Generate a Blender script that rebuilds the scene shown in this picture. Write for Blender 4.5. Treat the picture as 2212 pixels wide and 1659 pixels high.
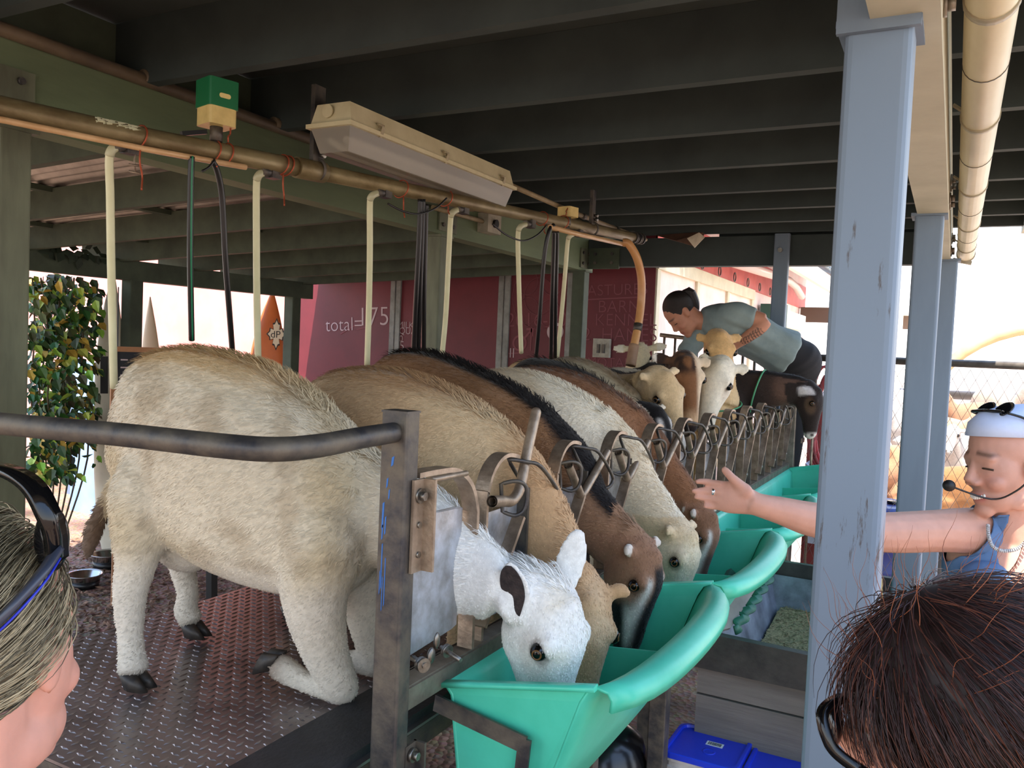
import bpy, bmesh, math, random
import numpy as np
from mathutils import Vector, Matrix, noise as mnoise

for o in list(bpy.data.objects):
    bpy.data.objects.remove(o)
sc = bpy.context.scene
COL = sc.collection
random.seed(7)
RNG = np.random.default_rng(11)

# ------------------------------------------------------------------ camera
IW, IH, FPX = 2212.0, 1659.0, 1789.0
yaw, pit, rol = math.radians(28.0), math.radians(-2.6), math.radians(2.5)
CAM = np.array([0.0, 0.0, 1.65])
cf = np.array([-math.sin(yaw) * math.cos(pit), math.cos(yaw) * math.cos(pit), math.sin(pit)])
r0 = np.array([math.cos(yaw), math.sin(yaw), 0.0])
u0 = np.cross(r0, cf)
cr = r0 * math.cos(rol) + u0 * math.sin(rol)
cu = -r0 * math.sin(rol) + u0 * math.cos(rol)
cam = bpy.data.cameras.new('camera')
cam.sensor_fit = 'HORIZONTAL'
cam.sensor_width = 36.0
cam.lens = 36.0 * FPX / IW
cam.clip_start = 0.02
cam.clip_end = 400
cam_o = bpy.data.objects.new('camera', cam)
COL.objects.link(cam_o)
cam_o.matrix_world = Matrix(((cr[0], cu[0], -cf[0], CAM[0]), (cr[1], cu[1], -cf[1], CAM[1]), (cr[2], cu[2], -cf[2], CAM[2]), (0, 0, 0, 1)))
sc.camera = cam_o


def P(x, y, X=None, Y=None, Z=None, d=None):
    """where the sight line of a photo pixel meets a plane of the place"""
    v = cf + cr * (x - IW / 2) / FPX - cu * (y - IH / 2) / FPX
    t = (X - CAM[0]) / v[0] if X is not None else (Y - CAM[1]) / v[1] if Y is not None else (Z - CAM[2]) / v[2] if Z is not None else d
    return CAM + v * t


# ------------------------------------------------------------------ world, sun, exposure
w = bpy.data.worlds.new('sky')
sc.world = w
w.use_nodes = True
nt = w.node_tree
for n_ in list(nt.nodes):
    nt.nodes.remove(n_)
wo = nt.nodes.new('ShaderNodeOutputWorld')
bg = nt.nodes.new('ShaderNodeBackground')
bg.inputs['Strength'].default_value = 3.6
tc = nt.nodes.new('ShaderNodeTexCoord')
sx = nt.nodes.new('ShaderNodeSeparateXYZ')
rp = nt.nodes.new('ShaderNodeValToRGB')
rp.color_ramp.elements[0].position = 0.0
rp.color_ramp.elements[0].color = (1.0, 0.97, 0.92, 1)
rp.color_ramp.elements[1].position = 0.55
rp.color_ramp.elements[1].color = (0.42, 0.62, 1.0, 1)
e_ = rp.color_ramp.elements.new(0.18)
e_.color = (0.80, 0.90, 1.0, 1)
nt.links.new(tc.outputs['Generated'], sx.inputs[0])
nt.links.new(sx.outputs['Z'], rp.inputs[0])
nt.links.new(rp.outputs[0], bg.inputs[0])
nt.links.new(bg.outputs[0], wo.inputs[0])

sun = bpy.data.lights.new('sun', 'SUN')
sun.energy = 19.0
sun.angle = math.radians(0.55)
sun.color = (1.0, 0.93, 0.82)
sun_o = bpy.data.objects.new('sun', sun)
COL.objects.link(sun_o)
sdir = Vector((0.13, -0.36, 0.90)).normalized()
sun_o.rotation_euler = sdir.to_track_quat('Z', 'Y').to_euler()
sun_o.location = (3, -4, 12)

sc.view_settings.view_transform = 'Standard'
sc.view_settings.look = 'None'
sc.view_settings.exposure = -0.30
sc.view_settings.gamma = 1.0
sc.view_settings.use_curve_mapping = False


# ------------------------------------------------------------------ materials
def lin(c):
    return tuple(((v / 255.0) / 12.92 if v / 255.0 <= 0.04045 else ((v / 255.0 + 0.055) / 1.055) ** 2.4) for v in c)


MATS = {}


def M(name, c1, c2=None, scale=8.0, rough=0.6, metal=0.0, bump=0.0, bscale=None, stretch=(1, 1, 1), spec=0.5, detail=5, contrast=(0.35, 0.65), rough2=None):
    """painted / raw surface: two tones mixed by noise, optional bump"""
    if name in MATS:
        return MATS[name]
    m = bpy.data.materials.new(name)
    m.use_nodes = True
    t = m.node_tree
    b = t.nodes['Principled BSDF']
    b.inputs['Roughness'].default_value = rough
    b.inputs['Metallic'].default_value = metal
    b.inputs['Specular IOR Level'].default_value = spec
    a = lin(c1)
    if c2 is None and bump == 0:
        b.inputs['Base Color'].default_value = (*a, 1)
        MATS[name] = m
        return m
    c = lin(c2) if c2 else a
    co = t.nodes.new('ShaderNodeTexCoord')
    mp = t.nodes.new('ShaderNodeMapping')
    mp.inputs['Scale'].default_value = stretch
    t.links.new(co.outputs['Object'], mp.inputs[0])
    nz = t.nodes.new('ShaderNodeTexNoise')
    nz.inputs['Scale'].default_value = scale
    nz.inputs['Detail'].default_value = detail
    nz.inputs['Roughness'].default_value = 0.62
    t.links.new(mp.outputs[0], nz.inputs['Vector'])
    r = t.nodes.new('ShaderNodeValToRGB')
    r.color_ramp.elements[0].position = contrast[0]
    r.color_ramp.elements[1].position = contrast[1]
    r.color_ramp.elements[0].color = (*a, 1)
    r.color_ramp.elements[1].color = (*c, 1)
    t.links.new(nz.outputs['Fac'], r.inputs[0])
    t.links.new(r.outputs[0], b.inputs['Base Color'])
    if rough2 is not None:
        mr = t.nodes.new('ShaderNodeMapRange')
        mr.inputs['From Min'].default_value = contrast[0]
        mr.inputs['From Max'].default_value = contrast[1]
        mr.inputs['To Min'].default_value = rough
        mr.inputs['To Max'].default_value = rough2
        t.links.new(nz.outputs['Fac'], mr.inputs[0])
        t.links.new(mr.outputs[0], b.inputs['Roughness'])
    if bump:
        n2 = t.nodes.new('ShaderNodeTexNoise')
        n2.inputs['Scale'].default_value = bscale or scale * 4
        n2.inputs['Detail'].default_value = 6
        t.links.new(mp.outputs[0], n2.inputs['Vector'])
        bp = t.nodes.new('ShaderNodeBump')
        bp.inputs['Strength'].default_value = bump
        bp.inputs['Distance'].default_value = 0.01
        t.links.new(n2.outputs['Fac'], bp.inputs['Height'])
        t.links.new(bp.outputs[0], b.inputs['Normal'])
    MATS[name] = m
    return m


def VCM(name, rough=0.75, sheen=0.0, bump=0.0, bscale=60, var=0.12, vscale=30, sss=0.0, stretch=(1, 1, 1), spec=0.35):
    """material coloured by the mesh's own coat / skin colour attribute"""
    if name in MATS:
        return MATS[name]
    m = bpy.data.materials.new(name)
    m.use_nodes = True
    t = m.node_tree
    b = t.nodes['Principled BSDF']
    b.inputs['Roughness'].default_value = rough
    b.inputs['Specular IOR Level'].default_value = spec
    at = t.nodes.new('ShaderNodeAttribute')
    at.attribute_name = 'Col'
    co = t.nodes.new('ShaderNodeTexCoord')
    mp = t.nodes.new('ShaderNodeMapping')
    mp.inputs['Scale'].default_value = stretch
    t.links.new(co.outputs['Object'], mp.inputs[0])
    nz = t.nodes.new('ShaderNodeTexNoise')
    nz.inputs['Scale'].default_value = vscale
    nz.inputs['Detail'].default_value = 4
    t.links.new(mp.outputs[0], nz.inputs['Vector'])
    mr = t.nodes.new('ShaderNodeMapRange')
    mr.inputs['From Min'].default_value = 0.3
    mr.inputs['From Max'].default_value = 0.7
    mr.inputs['To Min'].default_value = 1 - var
    mr.inputs['To Max'].default_value = 1 + var
    t.links.new(nz.outputs['Fac'], mr.inputs[0])
    mx = t.nodes.new('ShaderNodeVectorMath')
    mx.operation = 'SCALE'
    t.links.new(at.outputs['Color'], mx.inputs[0])
    t.links.new(mr.outputs[0], mx.inputs['Scale'])
    t.links.new(mx.outputs[0], b.inputs['Base Color'])
    if sss:
        b.inputs['Subsurface Weight'].default_value = sss
        b.inputs['Subsurface Radius'].default_value = (0.012, 0.005, 0.003)
        b.inputs['Subsurface Scale'].default_value = 1.0
    if sheen:
        b.inputs['Sheen Weight'].default_value = sheen
    if bump:
        n2 = t.nodes.new('ShaderNodeTexNoise')
        n2.inputs['Scale'].default_value = bscale
        n2.inputs['Detail'].default_value = 4
        t.links.new(mp.outputs[0], n2.inputs['Vector'])
        bp = t.nodes.new('ShaderNodeBump')
        bp.inputs['Strength'].default_value = bump
        bp.inputs['Distance'].default_value = 0.006
        t.links.new(n2.outputs['Fac'], bp.inputs['Height'])
        t.links.new(bp.outputs[0], b.inputs['Normal'])
    MATS[name] = m
    return m


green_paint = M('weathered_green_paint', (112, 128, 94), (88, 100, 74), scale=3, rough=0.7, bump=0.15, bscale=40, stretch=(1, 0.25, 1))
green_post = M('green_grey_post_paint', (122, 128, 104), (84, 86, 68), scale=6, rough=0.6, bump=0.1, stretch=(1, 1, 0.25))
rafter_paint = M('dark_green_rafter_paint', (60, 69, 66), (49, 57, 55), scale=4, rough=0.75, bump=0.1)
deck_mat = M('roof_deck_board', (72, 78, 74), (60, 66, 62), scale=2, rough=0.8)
lean_rafter = M('lean_to_rafter_paint', (78, 88, 70), (60, 68, 54), scale=5, rough=0.75)
corr_mat = M('corrugated_sheet', (190, 180, 168), (150, 140, 130), scale=5, rough=0.45, metal=0.5)
grey_post = M('blue_grey_post_paint', (118, 134, 148), (104, 118, 132), scale=5, rough=0.55, bump=0.08, stretch=(1, 1, 0.2))
cream_paint = M('cream_beam_paint', (198, 194, 170), (178, 174, 150), scale=3, rough=0.6, bump=0.08)
steel_dark = M('dark_oxidised_steel', (62, 62, 66), (112, 104, 92), scale=14, rough=0.42, metal=0.55, bump=0.1, bscale=80, rough2=0.6)
steel_rust = M('worn_brown_steel', (128, 112, 96), (172, 154, 134), scale=22, rough=0.40, metal=0.55, bump=0.12, bscale=120)
steel_grey = M('grey_angle_steel', (146, 138, 124), (112, 104, 94), scale=18, rough=0.45, metal=0.6, bump=0.1)
galv = M('galvanised_sheet', (196, 202, 212), (150, 150, 150), scale=16, rough=0.38, metal=0.6, bump=0.1, bscale=60)
bolt_mat = M('zinc_bolt', (150, 146, 138), (110, 104, 96), scale=60, rough=0.35, metal=0.9)
pipe_mat = M('patinated_pipe', (146, 132, 96), (104, 88, 58), scale=14, rough=0.45, metal=0.35, bump=0.1, stretch=(1, 0.4, 1))
hose_milk = M('milky_hose', (222, 220, 184), (206, 204, 164), scale=6, rough=0.35)
hose_black = M('black_rubber', (24, 24, 26), None, rough=0.35)
wire_copper = M('copper_wire', (170, 84, 56), None, rough=0.5, metal=0.5)
trough_mat = M('green_plastic', (88, 218, 186), (74, 204, 170), scale=5, rough=0.33, bump=0.05, bscale=30)
rubber = M('black_rubber_mat', (34, 34, 36), (46, 46, 48), scale=30, rough=0.6, bump=0.2)
wood_old = M('old_grey_wood', (96, 92, 86), (66, 63, 60), scale=5, rough=0.75, bump=0.3, bscale=30, stretch=(0.5, 1, 4))
wood_dark = M('dark_wet_wood', (72, 68, 64), (42, 40, 40), scale=8, rough=0.6, bump=0.2)
black_mat = M('matt_black', (18, 18, 19), None, rough=0.5)
gloss_black = M('gloss_black', (10, 10, 12), None, rough=0.12)
red_wall = M('dark_red_painted_board', (112, 32, 42), (96, 27, 36), scale=2.5, rough=0.55, bump=0.05)
batten = M('grey_batten', (150, 152, 146), (120, 122, 116), scale=10, rough=0.6)
chalk = M('white_chalk', (196, 176, 178), None, rough=0.9)
chalk_dim = M('rubbed_chalk', (136, 80, 86), None, rough=0.9)


# ------------------------------------------------------------------ mesh helpers
def V(*a):
    return np.array(a, float)


def unit(v):
    v = np.asarray(v, float)
    return v / (np.linalg.norm(v) + 1e-12)


class MB:
    """collects shapes of ONE mesh object, in world coordinates"""

    def __init__(s):
        s.v = []
        s.f = []
        s.sm = []

    def add(s, vs, fs, smooth=False):
        o = len(s.v)
        s.v += [tuple(map(float, p)) for p in vs]
        s.f += [tuple(i + o for i in f) for f in fs]
        s.sm += [smooth] * len(fs)
        return s

    def hexa(s, c8):
        return s.add(c8, [(0, 3, 2, 1), (4, 5, 6, 7), (0, 1, 5, 4), (1, 2, 6, 5), (2, 3, 7, 6), (3, 0, 4, 7)])

    def box(s, lo, hi, bev=0.0):
        x0, y0, z0 = lo
        x1, y1, z1 = hi
        if bev > 0:
            return s.frame_box(V((x0 + x1) / 2, (y0 + y1) / 2, (z0 + z1) / 2), V(1, 0, 0), V(0, 1, 0), V(0, 0, 1), (x1 - x0, y1 - y0, z1 - z0), bev)
        return s.hexa([(x0, y0, z0), (x1, y0, z0), (x1, y1, z0), (x0, y1, z0), (x0, y0, z1), (x1, y0, z1), (x1, y1, z1), (x0, y1, z1)])

    def frame_box(s, c, ax, ay, az, size, bev=0.0):
        """box with edges rounded about its az axis"""
        hx, hy, hz = [q / 2 for q in size]
        ax, ay, az = unit(ax), unit(ay), unit(az)
        if bev <= 0:
            return s.hexa([c + ax * i * hx + ay * j * hy + az * k * hz for k in (-1, 1) for i, j in ((-1, -1), (1, -1), (1, 1), (-1, 1))])
        out = []
        for cx, cy, a0 in ((hx - bev, hy - bev, 0), (-hx + bev, hy - bev, 90), (-hx + bev, -hy + bev, 180), (hx - bev, -hy + bev, 270)):
            for q in range(4):
                a = math.radians(a0 + q * 30)
                out.append((cx + bev * math.cos(a), cy + bev * math.sin(a)))
        n = len(out)
        vs = [c + ax * p[0] + ay * p[1] - az * hz for p in out] + [c + ax * p[0] + ay * p[1] + az * hz for p in out]
        return s.add(vs, [(i, (i + 1) % n, n + (i + 1) % n, n + i) for i in range(n)] + [tuple(range(n - 1, -1, -1)), tuple(range(n, 2 * n))])

    def bar(s, a, b, w_, h_, up=(0, 0, 1), bev=0.0):
        """rectangular bar from a to b: w across, h along 'up'"""
        a, b = np.asarray(a, float), np.asarray(b, float)
        t = unit(b - a)
        sd = unit(np.cross(t, up))
        u_ = np.cross(sd, t)
        return s.frame_box((a + b) / 2, sd, u_, t, (w_, h_, np.linalg.norm(b - a)), bev)

    def sweep(s, pts, sec, up=(0, 0, 1), closed=False, smooth=True, cap=True, frames=None):
        """sweep a 2D section [(side, up)] along a polyline"""
        pts = [np.asarray(p, float) for p in pts]
        n, k = len(pts), len(sec)
        vs = []
        prev = None
        for i, p in enumerate(pts):
            if closed:
                t = unit(pts[(i + 1) % n] - pts[i - 1])
            else:
                t = unit(pts[min(i + 1, n - 1)] - pts[max(i - 1, 0)])
            if prev is None:
                u_ = np.asarray(up, float)
                if abs(np.dot(unit(u_), t)) > 0.98:
                    u_ = V(1, 0, 0) if abs(t[0]) < 0.9 else V(0, 1, 0)
            else:
                u_ = prev
            sd = unit(np.cross(t, u_))
            u_ = np.cross(sd, t)
            prev = u_
            vs += [p + sd * a + u_ * b for a, b in sec]
        fs = []
        for i in range(n if closed else n - 1):
            j = (i + 1) % n
            for q in range(k):
                r_ = (q + 1) % k
                fs.append((i * k + q, i * k + r_, j * k + r_, j * k + q))
        s.add(vs, fs, smooth)
        if cap and not closed:
            o = len(s.v) - len(vs)
            s.f += [tuple(o + q for q in range(k - 1, -1, -1)), tuple(o + (n - 1) * k + q for q in range(k))]
            s.sm += [False, False]
        return s

    def tube(s, pts, r, seg=10, closed=False, cap=True):
        sec = [(r * math.cos(2 * math.pi * q / seg), r * math.sin(2 * math.pi * q / seg)) for q in range(seg)]
        return s.sweep(pts, sec, closed=closed, cap=cap)

    def taper(s, pts, rs, seg=10):
        pts = [np.asarray(p, float) for p in pts]
        n = len(pts)
        vs = []
        prev = None
        for i, p in enumerate(pts):
            t = unit(pts[min(i + 1, n - 1)] - pts[max(i - 1, 0)])
            u_ = prev if prev is not None else (V(0, 0, 1) if abs(t[2]) < 0.95 else V(1, 0, 0))
            sd = unit(np.cross(t, u_))
            u_ = np.cross(sd, t)
            prev = u_
            vs += [p + (sd * math.cos(2 * math.pi * q / seg) + u_ * math.sin(2 * math.pi * q / seg)) * rs[i] for q in range(seg)]
        fs = [(i * seg + q, i * seg + (q + 1) % seg, (i + 1) * seg + (q + 1) % seg, (i + 1) * seg + q) for i in range(n - 1) for q in range(seg)]
        s.add(vs, fs, True)
        o = len(s.v) - len(vs)
        s.f += [tuple(o + q for q in range(seg - 1, -1, -1)), tuple(o + (n - 1) * seg + q for q in range(seg))]
        s.sm += [False, False]
        return s

    def cyl(s, a, b, r, seg=16, r2=None):
        return s.taper([a, b], [r, r if r2 is None else r2], seg)

    def lathe(s, c, prof, seg=28, axis=(0, 0, 1)):
        c = np.asarray(c, float)
        az = unit(axis)
        ax = unit(np.cross(az, (0, 1, 0) if abs(az[1]) < 0.9 else (1, 0, 0)))
        ay = np.cross(az, ax)
        n = len(prof)
        vs = [c + az * z + (ax * math.cos(2 * math.pi * q / seg) + ay * math.sin(2 * math.pi * q / seg)) * r for r, z in prof for q in range(seg)]
        fs = [(i * seg + q, i * seg + (q + 1) % seg, (i + 1) * seg + (q + 1) % seg, (i + 1) * seg + q) for i in range(n - 1) for q in range(seg)]
        return s.add(vs, fs, True)

    def ball(s, c, r, seg=16, ring=10, axes=None):
        c = np.asarray(c, float)
        r = np.array([r, r, r]) if np.isscalar(r) else np.asarray(r, float)
        A = np.eye(3) if axes is None else np.array(axes, float)
        vs = [c + A[2] * r[2]]
        for i in range(1, ring):
            th = math.pi * i / ring
            for q in range(seg):
                ph = 2 * math.pi * q / seg
                vs.append(c + A[0] * r[0] * math.sin(th) * math.cos(ph) + A[1] * r[1] * math.sin(th) * math.sin(ph) + A[2] * r[2] * math.cos(th))
        vs.append(c - A[2] * r[2])
        fs = [(0, 1 + q, 1 + (q + 1) % seg) for q in range(seg)]
        for i in range(ring - 2):
            for q in range(seg):
                a = 1 + i * seg
                fs.append((a + q, a + seg + q, a + seg + (q + 1) % seg, a + (q + 1) % seg))
        l = len(vs) - 1
        a = 1 + (ring - 2) * seg
        fs += [(a + q, l, a + (q + 1) % seg) for q in range(seg)]
        return s.add(vs, fs, True)

    def prism(s, poly, off):
        """poly = list of 3D points, extruded by vector off"""
        n = len(poly)
        poly = [np.asarray(p, float) for p in poly]
        off = np.asarray(off, float)
        vs = poly + [p + off for p in poly]
        return s.add(vs, [tuple(range(n - 1, -1, -1)), tuple(range(n, 2 * n))] + [(i, (i + 1) % n, n + (i + 1) % n, n + i) for i in range(n)])

    def build(s, name, mat, parent=None, kind=None, label=None):
        o_ = V(0, 0, 0)
        if parent is not None:
            o_ = np.array(ROOT.get(parent.name, (0, 0, 0)))
        me = bpy.data.meshes.new(name)
        vs = (np.array(s.v) - o_).tolist()
        me.from_pydata(vs, [], s.f)
        me.polygons.foreach_set('use_smooth', s.sm)
        bm = bmesh.new()
        bm.from_mesh(me)
        bmesh.ops.recalc_face_normals(bm, faces=bm.faces)
        bm.to_mesh(me)
        bm.free()
        if mat is not None:
            me.materials.append(mat)
        return link(name, me, parent, kind, label)


ROOT = {}


def link(name, me, parent=None, kind=None, label=None):
    o = bpy.data.objects.new(name, me)
    COL.objects.link(o)
    if parent is not None:
        o.parent = parent
        ROOT[o.name] = ROOT.get(parent.name, (0, 0, 0))
    else:
        ROOT[o.name] = (0, 0, 0)
    if kind:
        o['kind'] = kind
    if label:
        o['label'] = label
    return o


def thing(name, label, cat, loc=(0, 0, 0), group=None):
    o = bpy.data.objects.new(name, None)
    o.empty_display_size = 0.1
    COL.objects.link(o)
    o.location = tuple(map(float, loc))
    o['label'] = label
    o['category'] = cat
    if group:
        o['group'] = group
    ROOT[o.name] = tuple(map(float, loc))
    return o


def tag(o, label, cat, group=None, kind=None):
    o['label'] = label
    o['category'] = cat
    if group:
        o['group'] = group
    if kind:
        o['kind'] = kind
    return o


def dup(root, loc, label=None, group=None):
    r = root.copy()
    COL.objects.link(r)
    r.location = tuple(map(float, loc))
    ROOT[r.name] = tuple(map(float, loc))
    if label:
        r['label'] = label
    if group:
        r['group'] = group
    for ch in list(root.children):
        c = ch.copy()
        COL.objects.link(c)
        c.parent = r
        ROOT[c.name] = ROOT[r.name]
        for g in list(ch.children):
            d = g.copy()
            COL.objects.link(d)
            d.parent = c
    return r


def catmull(pts, n=6):
    """smooth resample of rows of numbers"""
    a = np.array(pts, float)
    if len(a) < 3:
        return a
    out = []
    for i in range(len(a) - 1):
        p0, p1, p2, p3 = a[max(i - 1, 0)], a[i], a[i + 1], a[min(i + 2, len(a) - 1)]
        for k in range(n):
            t = k / n
            out.append(0.5 * ((2 * p1) + (-p0 + p2) * t + (2 * p0 - 5 * p1 + 4 * p2 - p3) * t * t + (-p0 + 3 * p1 - 3 * p2 + p3) * t ** 3))
    out.append(a[-1])
    return np.array(out)


# ================================================================== THE SETTING
def text_mesh(name, s, origin, ax, ay, size, mat, parent, depth=0.0006, kern=1.0, thin=0.0):
    """lettering lying on a surface: ax = reading direction, ay = up"""
    cu_ = bpy.data.curves.new(name, 'FONT')
    cu_.body = s
    cu_.size = size
    cu_.extrude = depth
    cu_.space_character = kern
    cu_.offset = thin
    t_ = bpy.data.objects.new(name, cu_)
    COL.objects.link(t_)
    dg = bpy.context.evaluated_depsgraph_get()
    me = bpy.data.meshes.new_from_object(t_.evaluated_get(dg))
    bpy.data.objects.remove(t_)
    ax, ay = unit(ax), unit(ay)
    az = np.cross(ax, ay)
    o_ = np.array(ROOT.get(parent.name, (0, 0, 0))) if parent is not None else V(0, 0, 0)
    co = np.empty(len(me.vertices) * 3)
    me.vertices.foreach_get('co', co)
    co = co.reshape(-1, 3)
    wd = np.asarray(origin, float) + co[:, :1] * ax + co[:, 1:2] * ay + co[:, 2:3] * az - o_
    me.vertices.foreach_set('co', wd.ravel())
    me.materials.clear()
    me.materials.append(mat)
    me.update()
    return link(name, me, parent)


# ---- ground: brown wood-chip gravel by the shed, red-brown dirt further out
gm = bpy.data.materials.new('gravel_ground')
gm.use_nodes = True
t = gm.node_tree
b = t.nodes['Principled BSDF']
b.inputs['Roughness'].default_value = 0.9
co = t.nodes.new('ShaderNodeTexCoord')
vo = t.nodes.new('ShaderNodeTexVoronoi')
vo.inputs['Scale'].default_value = 38
nz = t.nodes.new('ShaderNodeTexNoise')
nz.inputs['Scale'].default_value = 2.2
nz.inputs['Detail'].default_value = 8
rr = t.nodes.new('ShaderNodeValToRGB')
rr.color_ramp.elements[0].color = (*lin((96, 72, 58)), 1)
rr.color_ramp.elements[1].color = (*lin((168, 140, 118)), 1)
rr.color_ramp.elements[0].position = 0.3
rr.color_ramp.elements[1].position = 0.7
mx = t.nodes.new('ShaderNodeMix')
mx.data_type = 'RGBA'
mx.blend_type = 'MULTIPLY'
mx.inputs[0].default_value = 0.35
bp = t.nodes.new('ShaderNodeBump')
bp.inputs['Strength'].default_value = 0.9
bp.inputs['Distance'].default_value = 0.02
t.links.new(co.outputs['Object'], vo.inputs['Vector'])
t.links.new(co.outputs['Object'], nz.inputs['Vector'])
t.links.new(nz.outputs['Fac'], rr.inputs[0])
t.links.new(rr.outputs[0], mx.inputs[6])
t.links.new(vo.outputs['Color'], mx.inputs[7])
t.links.new(mx.outputs[2], b.inputs['Base Color'])
t.links.new(vo.outputs['Distance'], bp.inputs['Height'])
t.links.new(bp.outputs[0], b.inputs['Normal'])

mb = MB()
mb.box((-40, -12, -0.2), (30, 60, 0.0))
mb.build('floor', gm, kind='structure')

# ---- yard beyond the end fence: pale ground rising away from the shed
yard_mat = M('pale_yard_dirt', (186, 170, 160), (166, 150, 140), scale=3, rough=0.9, bump=0.3, bscale=20)
mb = MB()
xs = np.linspace(-1.9, 14, 20)
ys = np.linspace(5.75, 40, 30)


def yard_z(y):
    return 0.02 + 0.14 * min(max(y - 5.75, 0), 8.0)


vs = [(x, y, yard_z(y)) for y in ys for x in xs]
mb.add(vs, [(j * 20 + i, j * 20 + i + 1, (j + 1) * 20 + i + 1, (j + 1) * 20 + i) for j in range(29) for i in range(19)], True)
mb.build('trim_1', yard_mat, kind='structure')

# ---- roof deck
XB, XR = -2.30, -0.10
mb = MB()
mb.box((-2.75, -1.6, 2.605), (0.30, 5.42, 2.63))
mb.box((-2.75, 5.42, 2.605), (-1.42, 6.25, 2.63))  # extension past the far roof end, added to shade the red wall
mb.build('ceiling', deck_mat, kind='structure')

# ---- rafters across the main bay
raft_y = [0.15, 0.68, 1.21, 1.745, 2.31, 2.835, 3.365, 3.885, 4.35, 4.775, 5.16]
ordn = ['first', 'second', 'third', 'fourth', 'fifth', 'sixth', 'seventh', 'eighth', 'ninth', 'tenth', 'eleventh']
for k, y in enumerate(raft_y):
    mb = MB()
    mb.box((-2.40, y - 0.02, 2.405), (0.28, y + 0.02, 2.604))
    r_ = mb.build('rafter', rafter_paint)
    if k == 0:
        lab = 'dark green roof rafter nearest overhead, almost out of the top of the picture'
    elif k == 10:
        lab = 'dark green roof rafter farthest back, right above the far cross beam'
    else:
        lab = 'dark green roof rafter, the %s one counted from the camera towards the far cross beam' % ordn[k]
    tag(r_, lab, 'rafter', 'rafters under the main roof')
# fascia board on the open eave
mb = MB()
mb.box((0.285, -1.6, 2.40), (0.31, 5.42, 2.63))
tag(mb.build('fascia_board', cream_paint), 'pale board closing the rafter ends along the open right-hand eave', 'board')

# ---- header beams
mb = MB()
mb.box((XB - 0.045, -1.6, 2.185), (XB + 0.045, 5.36, 2.404))
hb = thing('header_beam', 'long weathered green beam on posts along the left of the shed, carrying the rafters', 'beam', (XB, 1.4, 2.185))
mb.build('timber', green_paint, hb)
for y in (1.30, 3.47, 5.20):
    m2 = MB()
    m2.box((XB + 0.046, y - 0.07, 2.20), (XB + 0.056, y + 0.09, 2.33))
    m2.build('splice_plate', green_post, hb)
    for dy, dz in ((-0.04, 0.03), (-0.04, 0.10), (0.05, 0.03), (0.05, 0.10)):
        m3 = MB()
        m3.cyl((XB + 0.056, y + dy, 2.20 + dz), (XB + 0.066, y + dy, 2.20 + dz), 0.010, 8)
        m3.build('bolt', steel_dark, hb)

rb = thing('eave_beam', 'long cream painted beam over the right-hand posts along the open side', 'beam', (XR, 1.5, 2.19))
mb = MB()
mb.box((XR - 0.05, -1.6, 2.192), (XR + 0.05, 5.36, 2.404))
mb.build('timber', cream_paint, rb)
for y in (1.47, 3.36, 4.82):
    for dy in (-0.06, 0.06):
        for dz in (0.035, 0.10):
            m3 = MB()
            m3.cyl((XR + 0.05, y + dy, 2.2 + dz), (XR + 0.056, y + dy, 2.2 + dz), 0.02, 14)
            m3.cyl((XR + 0.056, y + dy, 2.2 + dz), (XR + 0.068, y + dy, 2.2 + dz), 0.012, 6)
            m3.build('bolt', steel_grey, rb)

fb = MB()
fb.box((-2.25, 5.26, 2.216), (-0.155, 5.34, 2.40))
fbo = thing('cross_beam', 'dark green beam across the far end of the shed, above the bending worker', 'beam', (-1.2, 5.3, 2.216))
fb.build('timber', rafter_paint, fbo)
m2 = MB()
m2.box((-1.38, 5.342, 2.36), (-0.155, 5.362, 2.604))
m2.build('blocking', rafter_paint, fbo)
m2 = MB()
m2.box((-2.24, 5.245, 2.20), (-2.02, 5.262, 2.34))
m2.build('corner_plate', lean_rafter, fbo)
for dx in (-2.19, -2.07):
    for z in (2.24, 2.30):
        m3 = MB()
        m3.cyl((dx, 5.245, z), (dx, 5.235, z), 0.011, 8)
        m3.build('bolt', steel_dark, fbo)

# blocking boards above the header beam, closing the wall between the rafters
mb = MB()
mb.box((XB - 0.095, -1.6, 2.30), (XB - 0.075, 6.18, 2.60))
tag(mb.build('blocking_board', lean_rafter), 'dark green board closing the gap above the header beam between the rafters', 'board')

# ---- posts
def square_post(name, label, x, y, z1, wx, wy, mat, cat='post', z0=0.0, cap=True, bev=0.008):
    o = thing(name, label, cat, (x, y, z0))
    m_ = MB()
    m_.box((x - wx / 2, y - wy / 2, z0), (x + wx / 2, y + wy / 2, z1), bev)
    m_.build('shaft', mat, o)
    if cap:
        m_ = MB()
        m_.box((x - wx / 2 - 0.012, y - wy / 2 - 0.012, z1 - 0.005), (x + wx / 2 + 0.012, y + wy / 2 + 0.012, z1 + 0.006))
        m_.build('cap_plate', mat, o)
    m_ = MB()
    m_.box((x - wx / 2 - 0.04, y - wy / 2 - 0.04, z0), (x + wx / 2 + 0.04, y + wy / 2 + 0.04, z0 + 0.012))
    m_.build('base_plate', mat, o)
    return o


square_post('roof_post', 'greenish grey post at the left edge of the picture, below the header beam', XB - 0.02, 1.36, 2.18, 0.09, 0.09, green_post)
square_post('roof_post', 'green post behind the bundle of black hoses, mid way along the header beam', XB - 0.01, 3.49, 2.18, 0.09, 0.09, green_post)
square_post('roof_post', 'green post in front of the dark red chalk boards, at the far corner', XB + 0.02, 5.22, 2.18, 0.09, 0.09, lean_rafter)
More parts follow.
